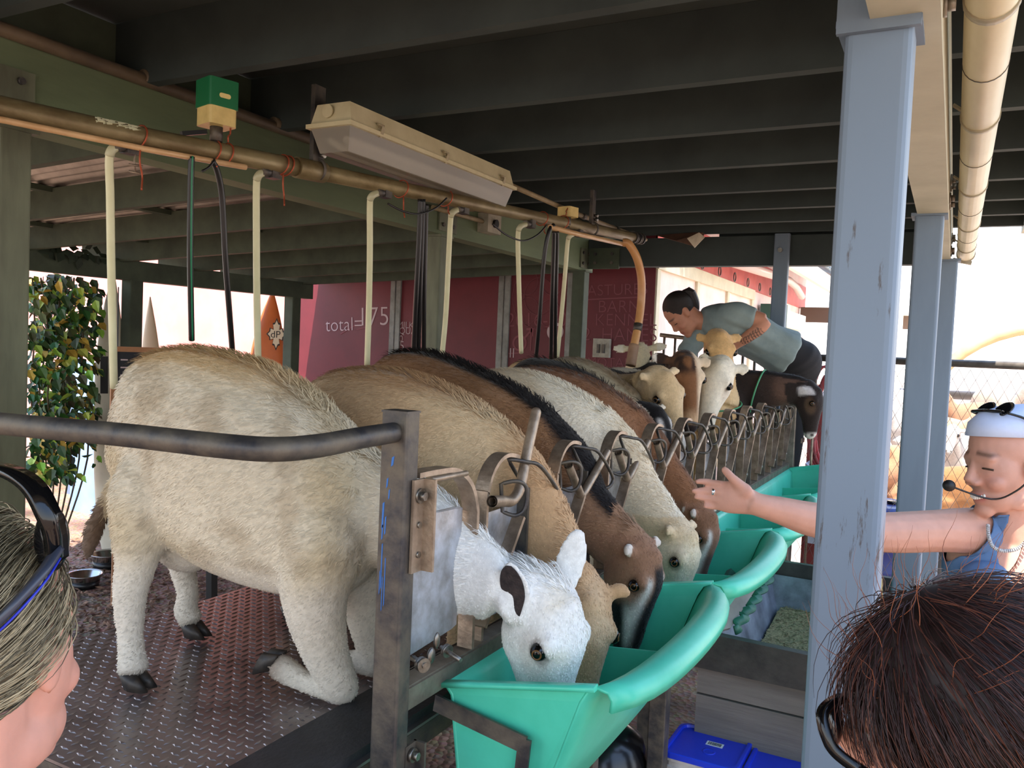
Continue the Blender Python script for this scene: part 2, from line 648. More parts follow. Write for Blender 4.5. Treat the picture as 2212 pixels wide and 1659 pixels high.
# scuffed paint on the front right post
pm = bpy.data.materials.new('scuffed_blue_grey_paint')
pm.use_nodes = True
t = pm.node_tree
b = t.nodes['Principled BSDF']
b.inputs['Roughness'].default_value = 0.5
co = t.nodes.new('ShaderNodeTexCoord')
mp = t.nodes.new('ShaderNodeMapping')
mp.inputs['Scale'].default_value = (30, 30, 4)
nz = t.nodes.new('ShaderNodeTexNoise')
nz.inputs['Scale'].default_value = 1.6
nz.inputs['Detail'].default_value = 9
nz.inputs['Roughness'].default_value = 0.7
n2 = t.nodes.new('ShaderNodeTexNoise')
n2.inputs['Scale'].default_value = 2.6
ad = t.nodes.new('ShaderNodeMath')
ad.operation = 'MULTIPLY'
rr = t.nodes.new('ShaderNodeValToRGB')
rr.color_ramp.elements[0].position = 0.345
rr.color_ramp.elements[0].color = (*lin((114, 131, 148)), 1)
rr.color_ramp.elements[1].position = 0.385
rr.color_ramp.elements[1].color = (*lin((78, 74, 74)), 1)
t.links.new(co.outputs['Object'], mp.inputs[0])
t.links.new(mp.outputs[0], nz.inputs['Vector'])
t.links.new(co.outputs['Object'], n2.inputs['Vector'])
t.links.new(nz.outputs['Fac'], ad.inputs[0])
t.links.new(n2.outputs['Fac'], ad.inputs[1])
t.links.new(ad.outputs[0], rr.inputs[0])
t.links.new(rr.outputs[0], b.inputs['Base Color'])
fp = square_post('roof_post', 'big scuffed blue grey post at the right, in front of the outstretched arm', -0.138, 1.50, 2.19, 0.102, 0.102, pm, bev=0.014)
m2 = MB()
m2.box((-0.20, 1.435, 2.175), (-0.076, 1.447, 2.40))
m2.build('saddle_plate', grey_post, fp)
for z in (2.23, 2.33):
    m3 = MB()
    m3.cyl((-0.10, 1.435, z), (-0.10, 1.425, z), 0.013, 6)
    m3.build('bolt', steel_grey, fp)
square_post('roof_post', 'grey post behind the outstretched arm, second of the right-hand row', -0.11, 3.40, 2.19, 0.095, 0.095, grey_post, bev=0.01)
square_post('roof_post', 'grey post at the fence corner, third of the right-hand row, mostly hidden by the second', -0.06, 4.86, 2.19, 0.095, 0.095, grey_post, bev=0.01)
gp = square_post('gate_post', 'narrow grey post bolted to the far cross beam, rising behind the bending worker', -0.96, 5.21, 2.40, 0.088, 0.05, grey_post, cap=False)
m3 = MB()
m3.cyl((-0.965, 5.186, 2.30), (-0.965, 5.172, 2.30), 0.014, 10)
m3.build('bolt', bolt_mat, gp)

# ---- lean-to on the left: low beam, posts, rafters, corrugated sheets
XL = -5.0
lb = MB()
lb.box((XL - 0.045, 0.6, 1.985), (XL + 0.045, 5.56, 2.12))
tag(lb.build('low_beam', lean_rafter), 'low green beam across the left background, above the sunlit white gap', 'beam')
square_post('lean_to_post', 'green post beside the leaning white surfboard in the left background', XL, 3.80, 1.985, 0.10, 0.10, lean_rafter, cap=False)
square_post('lean_to_post', 'dark green post beside the orange surfboard, at the end of the low beam', XL, 5.36, 1.985, 0.10, 0.10, lean_rafter, cap=False)
ly = [1.05, 1.72, 2.38, 3.03, 3.68, 4.30, 4.90, 5.45]
for k, y in enumerate(ly):
    mb = MB()
    zt, zb_ = 2.30, 2.19
    mb.hexa([(XL - 0.35, y - 0.019, 2.085), (XB - 0.05, y - 0.019, zt - 0.10), (XB - 0.05, y + 0.019, zt - 0.10), (XL - 0.35, y + 0.019, 2.085),
             (XL - 0.35, y - 0.019, 2.215), (XB - 0.05, y - 0.019, zt + 0.03), (XB - 0.05, y + 0.019, zt + 0.03), (XL - 0.35, y + 0.019, 2.215)])
    tag(mb.build('lean_to_rafter', lean_rafter), 'sloping rafter under the corrugated lean-to roof, number %s from the front of the shed' % ['one', 'two', 'three', 'four', 'five', 'six', 'seven', 'eight'][k], 'rafter', 'rafters of the lean-to')
# purlins and corrugated sheet
for k, (x, lab) in enumerate(((-2.75, 'upper'), (-3.7, 'middle'), (-4.7, 'lower'))):
    mb = MB()
    z = 2.33 + (x - XB) * 0.041 + 0.0
    mb.box((x - 0.03, 0.6, z - 0.012), (x + 0.03, 5.6, z + 0.013))
    tag(mb.build('purlin', lean_rafter), '%s thin batten under the corrugated lean-to sheets' % lab, 'batten', 'battens of the lean-to')
mb = MB()
nx, ny = 2, 520
xs = [XL - 0.45, XB - 0.02]
ys = np.linspace(0.5, 6.18, ny)  # sheets carried on beyond the last rafter, added to keep sun off the red wall
vs = [(x, y, 2.355 + (x - XB) * 0.041 + 0.011 * math.sin(y * 2 * math.pi / 0.076)) for y in ys for x in xs]
vs += [(p[0], p[1], p[2] + 0.003) for p in vs]
n_ = ny * 2
fs = [(j * 2, j * 2 + 1, j * 2 + 3, j * 2 + 2) for j in range(ny - 1)] + [(n_ + j * 2, n_ + j * 2 + 2, n_ + j * 2 + 3, n_ + j * 2 + 1) for j in range(ny - 1)]
mb.add(vs, fs, True)
mb.build('trim_2', corr_mat, kind='structure')

# ---- the red wall across the back, with battens and chalk writing
YW = 6.2
mb = MB()
mb.box((-5.72, YW, 0), (-2.08, YW + 0.08, 2.75))
wall = mb.build('wall_back', red_wall, kind='structure')
for k, x in enumerate((-4.53, -3.40, -2.76)):
    mb = MB()
    mb.box((x - 0.055, YW - 0.02, 0), (x + 0.055, YW, 2.42))
    mb.build('batten', batten, wall)
    mb = MB()
    mb.box((x - 0.004, YW - 0.024, 0), (x + 0.004, YW - 0.02, 2.42))
    mb.build('joint_strip', steel_dark, wall)
mb = MB()
mb.box((-4.53, YW - 0.03, 2.40), (-2.3, YW - 0.002, 2.50))
mb.build('top_rail', batten, wall)
cy = YW - 0.003
for s_, px, py, size, m_, sl in (
        ('total=', 703, 716, 0.185, chalk, 0.06), ('175', 772, 704, 0.25, chalk, 0.05),
        ('MILKPR', 858, 708, 0.085, chalk, 0.0), ('QUART', 862, 721, 0.085, chalk, 0.0), ('5', 862, 756, 0.12, chalk, 0), ('0', 862, 738, 0.085, chalk, 0),
        ('2016-2017', 1094, 706, 0.17, chalk_dim, 0.04), ('\u2642', 1100, 750, 0.2, chalk_dim, 0), ('|', 1140, 745, 0.22, chalk_dim, 0), ('\u2640', 1162, 748, 0.24, chalk, 0),
        ('III', 1092, 772, 0.12, chalk, 0), ('PASTURES', 1252, 640, 0.128, chalk_dim, 0.04), ('1  BARN', 1254, 675, 0.14, chalk_dim, 0.02),
        ('3  KENNEL', 1248, 703, 0.14, chalk_dim, 0.02), ('12  HANES', 1240, 735, 0.15, chalk_dim, 0.02), ('MOTAN', 1268, 792, 0.11, chalk_dim, 0.03)):
    o_ = P(px, py, Y=cy)
    text_mesh('chalk_writing', s_, o_, (1, 0, sl), (-sl, 0, 1), size, m_, wall, thin=-0.012 * size)
for a, c in (((735, 722), (768, 702)), ((1253, 648), (1378, 642)), ((1092, 764), (1128, 762)), ((770, 712), (790, 708))):
    mb = MB()
    mb.bar(P(*a, Y=cy), P(*c, Y=cy), 0.001, 0.010, up=(0, 0, 1))
    mb.build('chalk_line', chalk_dim, wall)
# flower-like chalk doodle
c0 = P(1165, 640, Y=cy)
for cx, cz, r in ((0, 0, 0.14), (-0.12, 0.12, 0.10), (0.12, 0.12, 0.10), (0.1, -0.14, 0.1), (-0.1, -0.12, 0.1), (0, 0, 0.25)):
    mb = MB()
    mb.tube([c0 + V(cx + r * math.cos(q * 0.26), 0, cz + r * 1.1 * math.sin(q * 0.26)) for q in range(24)], 0.003, 4, closed=True)
    mb.build('chalk_drawing', chalk_dim, wall)

# light switch on the red wall
sw = thing('switch_box', 'weathered metal switch box on the dark red wall behind the goats', 'switch', P(1302, 752, Y=YW))
c = P(1302, 752, Y=YW)
mb = MB()
mb.box((c[0] - 0.075, YW - 0.035, c[2] - 0.075), (c[0] + 0.075, YW - 0.001, c[2] + 0.075), 0.01)
mb.build('cover_plate', M('worn_grey_metal', (176, 172, 156), (140, 136, 122), scale=20, rough=0.5), sw)
for dx in (-0.022, 0.022):
    m2 = MB()
    m2.box((c[0] + dx - 0.01, YW - 0.05, c[2] - 0.04), (c[0] + dx + 0.01, YW - 0.034, c[2] + 0.03))
    m2.build('toggle', steel_dark, sw)

# red wall further left behind the lean-to, strong sun put into its paler colour
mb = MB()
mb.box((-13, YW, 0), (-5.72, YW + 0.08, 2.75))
mb.build('wall_left', M('sunlit_lightened_red_wall', (244, 168, 156), (238, 150, 140), scale=2, rough=0.7), kind='structure')

# ---- neighbouring building running away on the right of the red wall
bld = thing('farm_building', 'red and pale panelled farm building with gutter, running away behind the bending worker', 'building', (-2.07, 6.2, 0))
pale = M('sun_faded_panel', (246, 220, 206), (240, 200, 186), scale=3, rough=0.7)
trimc = M('pale_trim', (214, 206, 176), (200, 190, 160), scale=6, rough=0.7)
mb = MB()
mb.box((-4.5, 6.29, 0), (-2.09, 13.5, 2.9))
mb.build('wall_panel', pale, bld)
for k, y in enumerate((6.25, 7.38, 8.5, 9.65, 10.7, 11.7, 12.7)):
    m2 = MB()
    m2.box((-2.09, y - 0.04, 0), (-2.065, y + 0.04, 2.30))
    m2.build('batten', trimc, bld)
m2 = MB()
m2.box((-2.09, 6.2, 2.30), (-2.055, 9.7, 2.41))
m2.build('top_trim', trimc, bld)
m2 = MB()
m2.box((-2.09, 6.2, 2.41), (-2.075, 13.4, 2.75))
m2.build('upper_board', M('coral_board', (206, 96, 84), (190, 84, 74), scale=4), bld)
# eave, roof and gutter
m2 = MB()
m2.hexa([(-1.62, 6.9, 2.60), (-1.56, 6.9, 2.60), (-1.56, 13.5, 2.60), (-1.62, 13.5, 2.60), (-1.62, 6.9, 2.80), (-1.56, 6.9, 2.80), (-1.56, 13.5, 2.80), (-1.62, 13.5, 2.80)])
m2.build('eave_fascia', M('white_fascia', (236, 230, 214), None, rough=0.6), bld)
m2 = MB()
ys = np.linspace(6.6, 13.6, 180)
vs = [(x, y, z + 0.012 * math.sin(y * 2 * math.pi / 0.16)) for y in ys for x, z in ((-1.48, 2.83), (-4.2, 4.0))]
m2.add(vs, [(j * 2, j * 2 + 1, j * 2 + 3, j * 2 + 2) for j in range(179)], True)
m2.add([(p[0], p[1], p[2] + 0.02) for p in vs], [(j * 2, j * 2 + 2, j * 2 + 3, j * 2 + 1) for j in range(179)], True)
m2.build('roof', M('blue_roof_sheet', (120, 170, 200), (150, 150, 150), scale=2, rough=0.5), bld)
m2 = MB()
g0, g1 = V(-1.80, 7.0, 2.47), V(-1.80, 10.3, 2.58)
m2.tube([g0, g1, g1 + V(0, 0.5, -0.03), g1 + V(-0.0, 1.0, -0.12)], 0.045, 12)
gt = m2.build('gutter', M('pinkish_pvc', (214, 182, 168), None, rough=0.4), bld)
for k in range(8):
    m2 = MB()
    y = 6.75 + k * 0.62
    c_ = V(-2.04, y, 2.46)
    m2.tube([c_ + V(0, 0.045 * math.cos(q * math.pi / 8), 0.045 * math.sin(q * math.pi / 8)) for q in range(16)], 0.006, 6, closed=True)
    m2.build('hook_ring', steel_dark, bld)
m2 = MB()
m2.box((-2.05, 10.0, 2.0), (-1.78, 10.22, 2.28))
wl = m2.build('shade_box', M('dark_green_metal', (28, 66, 54), None, rough=0.5), bld)
m2 = MB()
m2.box((-1.98, 10.22, 2.02), (-1.78, 11.6, 2.22))
m2.build('strip_light', M('pale_light_body', (232, 226, 196), None, rough=0.5), bld)
m2 = MB()
m2.box((-2.06, 12.9, 2.2), (-1.62, 13.0, 2.42))
m2.build('eave_bracket', M('brown_bracket', (92, 72, 58), None), bld)

# torn ceiling patch / bird nest-like debris above the cross beam
c = P(1480, 515, Y=5.1)
nest = thing('torn_panel', 'torn hanging scrap of board tucked above the far cross beam', 'board scrap', c)
mb = MB()
a0, a1, a2, a3 = P(1415, 508, Y=5.1), P(1525, 500, Y=5.15), P(1502, 533, Y=5.1), P(1460, 520, Y=5.05)
mb.prism([a0, a1, a2, a3], (0, 0.012, 0.0))
mb.build('brown_sheet', M('brown_scrap', (122, 88, 70), (84, 62, 50), scale=9), nest)
mb = MB()
a0, a1, a2, a3 = P(1484, 515, Y=5.03), P(1510, 502, Y=5.03), P(1522, 512, Y=5.04), P(1500, 535, Y=5.03)
mb.prism([a0, a1, a2, a3], (0, 0.01, 0.0))
mb.build('pale_flap', M('pale_scrap', (226, 214, 190), (190, 176, 150), scale=9), nest)


# ================================================================== MILKING STAND
ZP = 0.86
XS = -0.886
stand = thing('milking_stand', 'raised steel milking stand with tread plate deck, corner post and bent end rail', 'stand', (-1.4, 1.2, 0))
tread = bpy.data.materials.new('tread_plate_steel')
tread.use_nodes = True
t = tread.node_tree
b = t.nodes['Principled BSDF']
b.inputs['Metallic'].default_value = 0.85
co = t.nodes.new('ShaderNodeTexCoord')
nz = t.nodes.new('ShaderNodeTexNoise')
nz.inputs['Scale'].default_value = 7
nz.inputs['Detail'].default_value = 7
rr = t.nodes.new('ShaderNodeValToRGB')
rr.color_ramp.elements[0].position = 0.3
rr.color_ramp.elements[1].position = 0.7
rr.color_ramp.elements[0].color = (*lin((138, 130, 130)), 1)
rr.color_ramp.elements[1].color = (*lin((170, 160, 158)), 1)
mr = t.nodes.new('ShaderNodeMapRange')
mr.inputs['From Min'].default_value = 0.3
mr.inputs['From Max'].default_value = 0.7
mr.inputs['To Min'].default_value = 0.26
mr.inputs['To Max'].default_value = 0.40
t.links.new(co.outputs['Object'], nz.inputs['Vector'])
t.links.new(nz.outputs['Fac'], rr.inputs[0])
t.links.new(nz.outputs['Fac'], mr.inputs[0])
t.links.new(rr.outputs[0], b.inputs['Base Color'])
t.links.new(mr.outputs[0], b.inputs['Roughness'])
mb = MB()
mb.box((-1.915, 0.925, ZP - 0.006), (-0.93, 5.85, ZP))
pitch = 0.0235
ny_ = int((2.7 - 0.94) / pitch)
nx_ = int((1.90 - 0.95) / pitch)
for j in range(ny_):
    for i in range(nx_):
        x, y = -1.90 + i * pitch, 0.94 + j * pitch
        L_, W_, H_ = 0.0125, 0.0036, 0.0019
        if (i + j) % 2:
            q = [(x - L_, y), (x, y - W_), (x + L_, y), (x, y + W_)]
            r_ = [(x - L_ * 0.55, y), (x + L_ * 0.55, y)]
        else:
            q = [(x, y + L_), (x - W_, y), (x, y - L_), (x + W_, y)]
            r_ = [(x, y + L_ * 0.55), (x, y - L_ * 0.55)]
        vs = [(a, c_, ZP) for a, c_ in q] + [(a, c_, ZP + H_) for a, c_ in r_]
        mb.add(vs, [(0, 1, 4), (1, 5, 4), (1, 2, 5), (2, 3, 5), (3, 4, 5), (3, 0, 4)])
mb.build('tread_plate', tread, stand)
mb = MB()
mb.box((-1.915, 0.925, ZP - 0.05), (-1.905, 5.85, ZP - 0.007))
mb.box((-1.905, 0.925, ZP - 0.05), (-0.93, 0.935, ZP - 0.007))
mb.box((-0.94, 0.935, ZP - 0.05), (-0.93, 5.85, ZP - 0.007))
mb.build('edge_frame', steel_dark, stand)
for x in (-1.88, -0.99):
    for y in (0.97, 3.1, 5.8):
        m2 = MB()
        m2.box((x - 0.025, y - 0.025, 0), (x + 0.025, y + 0.025, ZP - 0.007), 0.004)
        m2.build('leg', steel_dark, stand)
# corner post: dark mill-scale box section with blue paint marks
mb = MB()
px0, py0 = -0.876, 1.226
mb.box((px0 - 0.0285, py0 - 0.021, 0.0), (px0 + 0.0285, py0 + 0.021, 1.522), 0.006)
cpost = mb.build('corner_post', steel_dark, stand)
m2 = MB()
m2.box((px0 - 0.0285, py0 - 0.021, 1.522), (px0 + 0.0285, py0 + 0.021, 1.526))
m2.build('post_cap', steel_dark, cpost)
m2 = MB()
yb = py0 - 0.0216
for x, z0, z1, w_ in ((-0.876, 1.425, 1.445, 0.008), (-0.886, 1.385, 1.405, 0.005), (-0.881, 1.365, 1.385, 0.004), (-0.893, 1.31, 1.36, 0.006), (-0.887, 1.30, 1.335, 0.004),
                      (-0.892, 1.20, 1.285, 0.003), (-0.884, 1.17, 1.26, 0.0025), (-0.895, 1.19, 1.235, 0.002), (-0.889, 1.16, 1.225, 0.002), (-0.893, 1.29, 1.32, 0.004)):
    m2.prism([(x - w_ * .35, yb, z0), (x + w_ * 0.25, yb, z0 + 0.004), (x + w_ * .5, yb, z1), (x - w_ * 0.15, yb, z1 - 0.003)], (0, 0.0008, 0))
m2.build('blue_paint_mark', M('blue_marker', (40, 110, 190), None, rough=0.5), cpost)
# end rail, welded to the post, bending left
rail = catmull([(-0.876, 1.21, 1.487), (-0.868, 1.10, 1.486), (-0.856, 0.985, 1.484), (-0.872, 0.905, 1.484), (-0.955, 0.872, 1.485), (-1.15, 0.855, 1.485), (-1.40, 0.81, 1.485), (-1.9, 0.745, 1.485)], 6)
mb = MB()
mb.tube(rail, 0.0185, 18)
mb.build('end_rail', steel_dark, stand)
mb = MB()
mb.tube([(-1.88, 0.75, 1.485), (-1.885, 0.80, 1.40), (-1.885, 0.915, 1.2), (-1.885, 0.95, ZP)], 0.0185, 14)
mb.build('rail_leg', steel_dark, stand)
# perforated angle on the post carrying bail bolts, wing-nut bolt, strap below
mb = MB()
ax_ = -0.846
mb.box((ax_, 1.225, 1.232), (ax_ + 0.006, 1.262, 1.402))
mb.box((ax_, 1.256, 1.232), (ax_ + 0.030, 1.262, 1.402))
ang = mb.build('punched_angle', steel_rust, stand)
for z in (1.372, 1.319, 1.264):
    m3 = MB()
    if z > 1.35:
        m3.cyl((ax_ + 0.002, 1.243, z), (ax_ + 0.010, 1.243, z), 0.014, 16)
        m3.cyl((ax_ + 0.010, 1.243, z), (ax_ + 0.019, 1.243, z), 0.0085, 6)
    else:
        m3.cyl((ax_ + 0.004, 1.243, z), (ax_ + 0.010, 1.243, z), 0.006, 12)
    m3.build('bolt', bolt_mat, ang)
mb = MB()
mb.bar((XS - 0.02, 1.25, 0.985), (XS - 0.02, 5.36, 0.985), 0.006, 0.046)
mb.bar((XS + 0.002, 1.25, 1.005), (XS + 0.002, 5.36, 1.005), 0.044, 0.006)
mb.bar((XS + 0.026, 1.25, 0.985), (XS + 0.026, 5.36, 0.985), 0.006, 0.04)
mb.build('bottom_rail', steel_grey, stand)
m3 = MB()
bz = P(905, 1435, X=-0.85)
m3.cyl(bz + V(-0.03, 0.02, 0), bz + V(0.015, 0, 0), 0.006, 10)
m3.cyl(bz + V(0.0, 0.005, 0), bz + V(0.012, 0, 0), 0.014, 14)
m3.cyl(bz + V(0.0, 0.075, 0.01), bz + V(0.055, 0.06, 0.0), 0.0048, 10)
m3.cyl(bz + V(0.012, 0.072, 0.008), bz + V(0.020, 0.07, 0.007), 0.013, 14)
m3.ball(bz + V(0.012, 0.022, 0.012), (0.006, 0.012, 0.016))
m3.ball(bz + V(0.012, 0.04, 0.036), (0.005, 0.009, 0.016))
m3.build('wing_bolt', bolt_mat, stand)
mb = MB()
mb.box((-0.852, 1.238, 0.66), (-0.846, 1.275, 0.905))
mb.box((-0.852, 1.270, 0.66), (-0.826, 1.276, 0.905))
st = mb.build('hanger_strap', steel_dark, stand)
for z in (0.885, 0.80, 0.72):
    m3 = MB()
    m3.cyl((-0.846, 1.255, z), (-0.838, 1.255, z), 0.013 if z > 0.85 else 0.007, 14)
    if z > 0.85:
        m3.cyl((-0.838, 1.255, z), (-0.829, 1.255, z), 0.008, 6)
    m3.build('bolt', bolt_mat, st)
# far end post of the headlock row
mb = MB()
mb.box((XS - 0.03, 5.30, 0.0), (XS + 0.05, 5.38, 1.50), 0.006)
mb.build('end_post', steel_grey, stand)
# trough legs under the front
for (x, y, z1, w_) in ((-0.72, 1.84, 0.703, 0.034), (-0.71, 2.36, 0.703, 0.05), (-0.71, 3.3, 0.703, 0.04)):
    m3 = MB()
    m3.box((x - w_ / 2, y - w_ / 2, 0), (x + w_ / 2, y + w_ / 2, z1), 0.004)
    m3.build('trough_leg', steel_dark, stand)

# dark rubber mat on the near end of the deck
mb = MB()
mb.box((-1.10, 0.98, ZP), (-0.945, 2.9, ZP + 0.018), 0.01)
tag(mb.build('rubber_mat', rubber), 'black rubber mat on the deck under the kneeling goat, along the corner post', 'mat')

# ---- headlocks
def flat_sec(a, c_):
    return [(-a / 2, -c_ / 2), (a / 2, -c_ / 2), (a / 2, c_ / 2), (-a / 2, c_ / 2)]


def headlock(k, label):
    y = 1.64 + 0.357 * (k - 1)
    if k == 1:
        y = 1.640
    o = thing('headlock', label, 'headlock', (XS, y, 1.0), 'headlocks along the milking stand')
    m_ = MB()
    arch = [(XS, y - 0.092, 1.008), (XS, y - 0.092, 1.30), (XS, y - 0.088, 1.335), (XS, y - 0.070, 1.372), (XS, y - 0.040, 1.396), (XS, y - 0.005, 1.405), (XS, y + 0.035, 1.400), (XS, y + 0.05, 1.394)]
    m_.sweep(catmull(arch, 4), flat_sec(0.034, 0.009), up=(0, 1, 0), smooth=False)
    m_.build('arch', steel_rust, o)
    m_ = MB()
    m_.bar((XS - 0.004, y + 0.115, 1.008), (XS - 0.004, y + 0.115, 1.315), 0.009, 0.032, up=(1, 0, 0))
    m_.build('side_bar', steel_dark, o)
    m_ = MB()
    m_.box((XS - 0.020, y - 0.088, 1.03), (XS - 0.017, y + 0.11, 1.275))
    m_.build('sheet_panel', galv, o)
    # moving neck bar
    m_ = MB()
    e = V(XS + 0.020, y + 0.052, 1.258)
    lo = V(XS + 0.020, y - 0.11, 1.045)
    m_.bar(lo, e, 0.010, 0.030, up=(1, 0, 0))
    nb = m_.build('neck_bar', steel_rust, o)
    m_ = MB()
    m_.cyl(lo + V(-0.02, 0.03, 0.035), lo + V(0.018, 0.03, 0.035), 0.007, 8)
    m_.build('pivot_bolt', bolt_mat, nb)
    m_ = MB()
    m_.cyl(lo + V(-0.02, 0.10, 0.12), lo + V(0.014, 0.10, 0.12), 0.006, 8)
    m_.build('pivot_bolt', bolt_mat, nb)
    m_ = MB()
    if k == 1:
        pts = catmull([(XS + 0.045, 1.515, 1.322), (XS + 0.035, 1.58, 1.312), (XS + 0.025, 1.638, 1.302), (XS + 0.025, 1.665, 1.312), (XS + 0.025, 1.684, 1.335), (XS + 0.018, 1.725, 1.41), (XS + 0.012, 1.772, 1.495)], 5)
        m_.tube(pts, 0.0125, 14, cap=False)
        m_.tube(pts[::-1], 0.0085, 12, cap=False)
        m_.ball(pts[-1], 0.0124, 12, 8)
        m_.build('locking_handle', steel_rust, o)
    else:
        pts = [(XS + 0.030, y - 0.060, 1.352), (XS + 0.026, y + 0.005, 1.295), (XS + 0.024, y + 0.040, 1.263), (XS + 0.022, y + 0.055, 1.257), (XS + 0.022, y + 0.075, 1.266), (XS + 0.022, y + 0.15, 1.312), (XS + 0.022, y + 0.228, 1.360)]
        m_.tube(pts, 0.0115, 12, cap=False)
        m_.tube(pts[::-1], 0.008, 10, cap=False)
        m_.build('locking_pipe', steel_rust, o)
    # rod latch loop hanging off the arch
    m_ = MB()
    lp = catmull([(XS + 0.004, y + 0.02, 1.393), (XS + 0.03, y + 0.055, 1.386), (XS + 0.05, y + 0.095, 1.372), (XS + 0.055, y + 0.19, 1.30), (XS + 0.055, y + 0.193, 1.278), (XS + 0.045, y + 0.175, 1.264),
                  (XS + 0.010, y + 0.155, 1.266), (XS - 0.004, y + 0.14, 1.285), (XS - 0.006, y + 0.125, 1.312), (XS - 0.004, y + 0.045, 1.378)], 4)
    m_.tube(lp, 0.0048, 8, closed=True)
    m_.build('latch_loop', steel_dark, o)
    m_ = MB()
    lp = catmull([(XS + 0.012, y - 0.075, 1.355), (XS + 0.04, y - 0.055, 1.362), (XS + 0.052, y - 0.03, 1.345), (XS + 0.05, y - 0.03, 1.30), (XS + 0.035, y - 0.045, 1.284), (XS + 0.012, y - 0.062, 1.292)], 4)
    if k == 1:
        lp = lp + V(0.02, 0.01, -0.005)
    m_.tube(lp, 0.0045, 8, closed=True)
    m_.build('hook_loop', steel_dark, o)
    return o


names = {1: 'headlock with the long raised handle, nearest the corner post', 2: 'headlock over the tan and brown goats, next after the one with the handle',
         3: 'headlock over the black-maned brown goat, third from the corner post', 4: 'headlock beside the cream goat, fourth from the corner post',
         5: 'headlock over the red-brown goat, fifth from the corner post', 6: 'headlock under the black and white goat, sixth from the corner post',
         7: 'empty headlock below the dark nose of the brown goat, seventh from the corner post', 8: 'empty headlock below the white long-faced goat, eighth from the corner post',
         9: 'empty headlock in front of the tan goat, ninth from the corner post', 10: 'empty headlock in front of the dark goat, tenth from the corner post', 11: 'last headlock beside the gate at the far end of the stand'}
for k in range(1, 12):
    headlock(k, names[k])
# half headlock fixed to the corner post (no moving bar)
h0 = thing('headlock', 'curved neck bar and bent sheet panel bolted to the corner post beside the white goat', 'headlock', (XS, 1.3, 1.0), 'headlocks along the milking stand')
mb = MB()
a = [(XS + 0.012, 1.265, 1.404), (XS + 0.012, 1.33, 1.404), (XS + 0.012, 1.40, 1.398), (XS + 0.012, 1.455, 1.365), (XS + 0.012, 1.482, 1.315), (XS + 0.012, 1.486, 1.26), (XS + 0.012, 1.486, 1.012)]
mb.sweep(catmull(a, 5), flat_sec(0.036, 0.010), up=(0, 0, 1), smooth=False)
mb.build('neck_bar', steel_rust, h0)
mb = MB()
s_ = [(XS + 0.006, 1.255, 1.322), (XS + 0.006, 1.44, 1.318), (XS + 0.002, 1.468, 1.31), (XS + 0.002, 1.462, 1.065), (XS + 0.004, 1.44, 1.062), (XS + 0.006, 1.255, 1.052)]
mb.prism(s_, (-0.003, 0, 0))
mb.build('sheet_panel', galv, h0)
mb = MB()
mb.cyl((XS + 0.03, 1.30, 1.392), (XS + 0.03, 1.43, 1.390), 0.006, 10)
mb.build('cross_rod', steel_rust, h0)

# ---- green feed troughs
def trough(y0, y1, label, ndiv=2, bow=0.03):
    o = thing('feed_trough', label, 'trough', (-0.7, (y0 + y1) / 2, 0.72), 'green feed troughs along the stand')
    # outer section: back rim -> back wall -> floor -> front wall -> lip
    sec = [(-0.862, 0.966), (-0.868, 0.972), (-0.858, 0.975), (-0.838, 0.955), (-0.826, 0.80), (-0.80, 0.735), (-0.765, 0.715), (-0.70, 0.713), (-0.665, 0.735), (-0.60, 0.87), (-0.545, 1.005), (-0.527, 1.032), (-0.505, 1.042), (-0.478, 1.036), (-0.468, 1.020), (-0.470, 0.998)]
    n = 15
    m_ = MB()
    L = y1 - y0
    rows = []
    for i in range(n + 1):
        u = i / n
        y = y0 + L * u
        row = []
        e = (2 * u - 1) ** 6
        bb = bow * (1 - (2 * u - 1) ** 2) - 0.035 * e
        for j, (x, z) in enumerate(sec):
            f_ = np.clip((x + 0.70) / 0.23, 0, 1)
            yy = y
            zz = z
            if z < 0.95:
                yy = (y - (y0 + L / 2)) * (1 - 0.06 * (0.95 - z) / 0.25) + y0 + L / 2
            row.append((x + bb * f_, yy, zz))
        rows.append(row)
    k = len(sec)
    vs = [p for r_ in rows for p in r_]
    fs = [(i * k + j, i * k + j + 1, (i + 1) * k + j + 1, (i + 1) * k + j) for i in range(n) for j in range(k - 1)]
    m_.add(vs, fs, True)
    for r_, flip in ((rows[0], False), (rows[-1], True)):
        # end wall with a small rolled rim
        poly = [p for p in r_[2:13]]
        m_.add(poly, [tuple(range(len(poly)))])
        a_, c_ = np.array(r_[2]), np.array(r_[12])
        dy = -0.012 if not flip else 0.012
        top = [a_ + (c_ - a_) * q / 8 + V(0, 0, -0.014 * math.sin(math.pi * q / 8)) for q in range(9)]
    body = m_.build('basin', trough_mat, o)
    sol = body.modifiers.new('thickness', 'SOLIDIFY')
    sol.thickness = 0.007
    sol.offset = -1
    # end rims
    for r_, dy in ((rows[0], -0.006), (rows[-1], 0.006)):
        m_ = MB()
        a_, c_ = np.array(r_[2]), np.array(r_[12])
        pts = [a_ + (c_ - a_) * q / 6 + V(0, dy, 0) for q in range(7)]
        m_.sweep(pts, [(-0.010, -0.006), (0.010, -0.006), (0.011, 0.003), (-0.010, 0.004)], up=(0, 0, 1))
        m_.build('end_rim', trough_mat, o)
    for q in range(ndiv):
        y = y0 + L * (q + 1) / (ndiv + 1)
        m_ = MB()
        poly = [(-0.832, y, 0.90), (-0.826, y, 0.80), (-0.80, y, 0.74), (-0.765, y, 0.72), (-0.70, y, 0.718), (-0.665, y, 0.74), (-0.60 + 0.02, y, 0.875), (-0.575, y, 0.93)]
        m_.prism(poly, (0, 0.007, 0))
        m_.build('divider', trough_mat, o)
    # feed crumbs sticking on the front wall
    return o


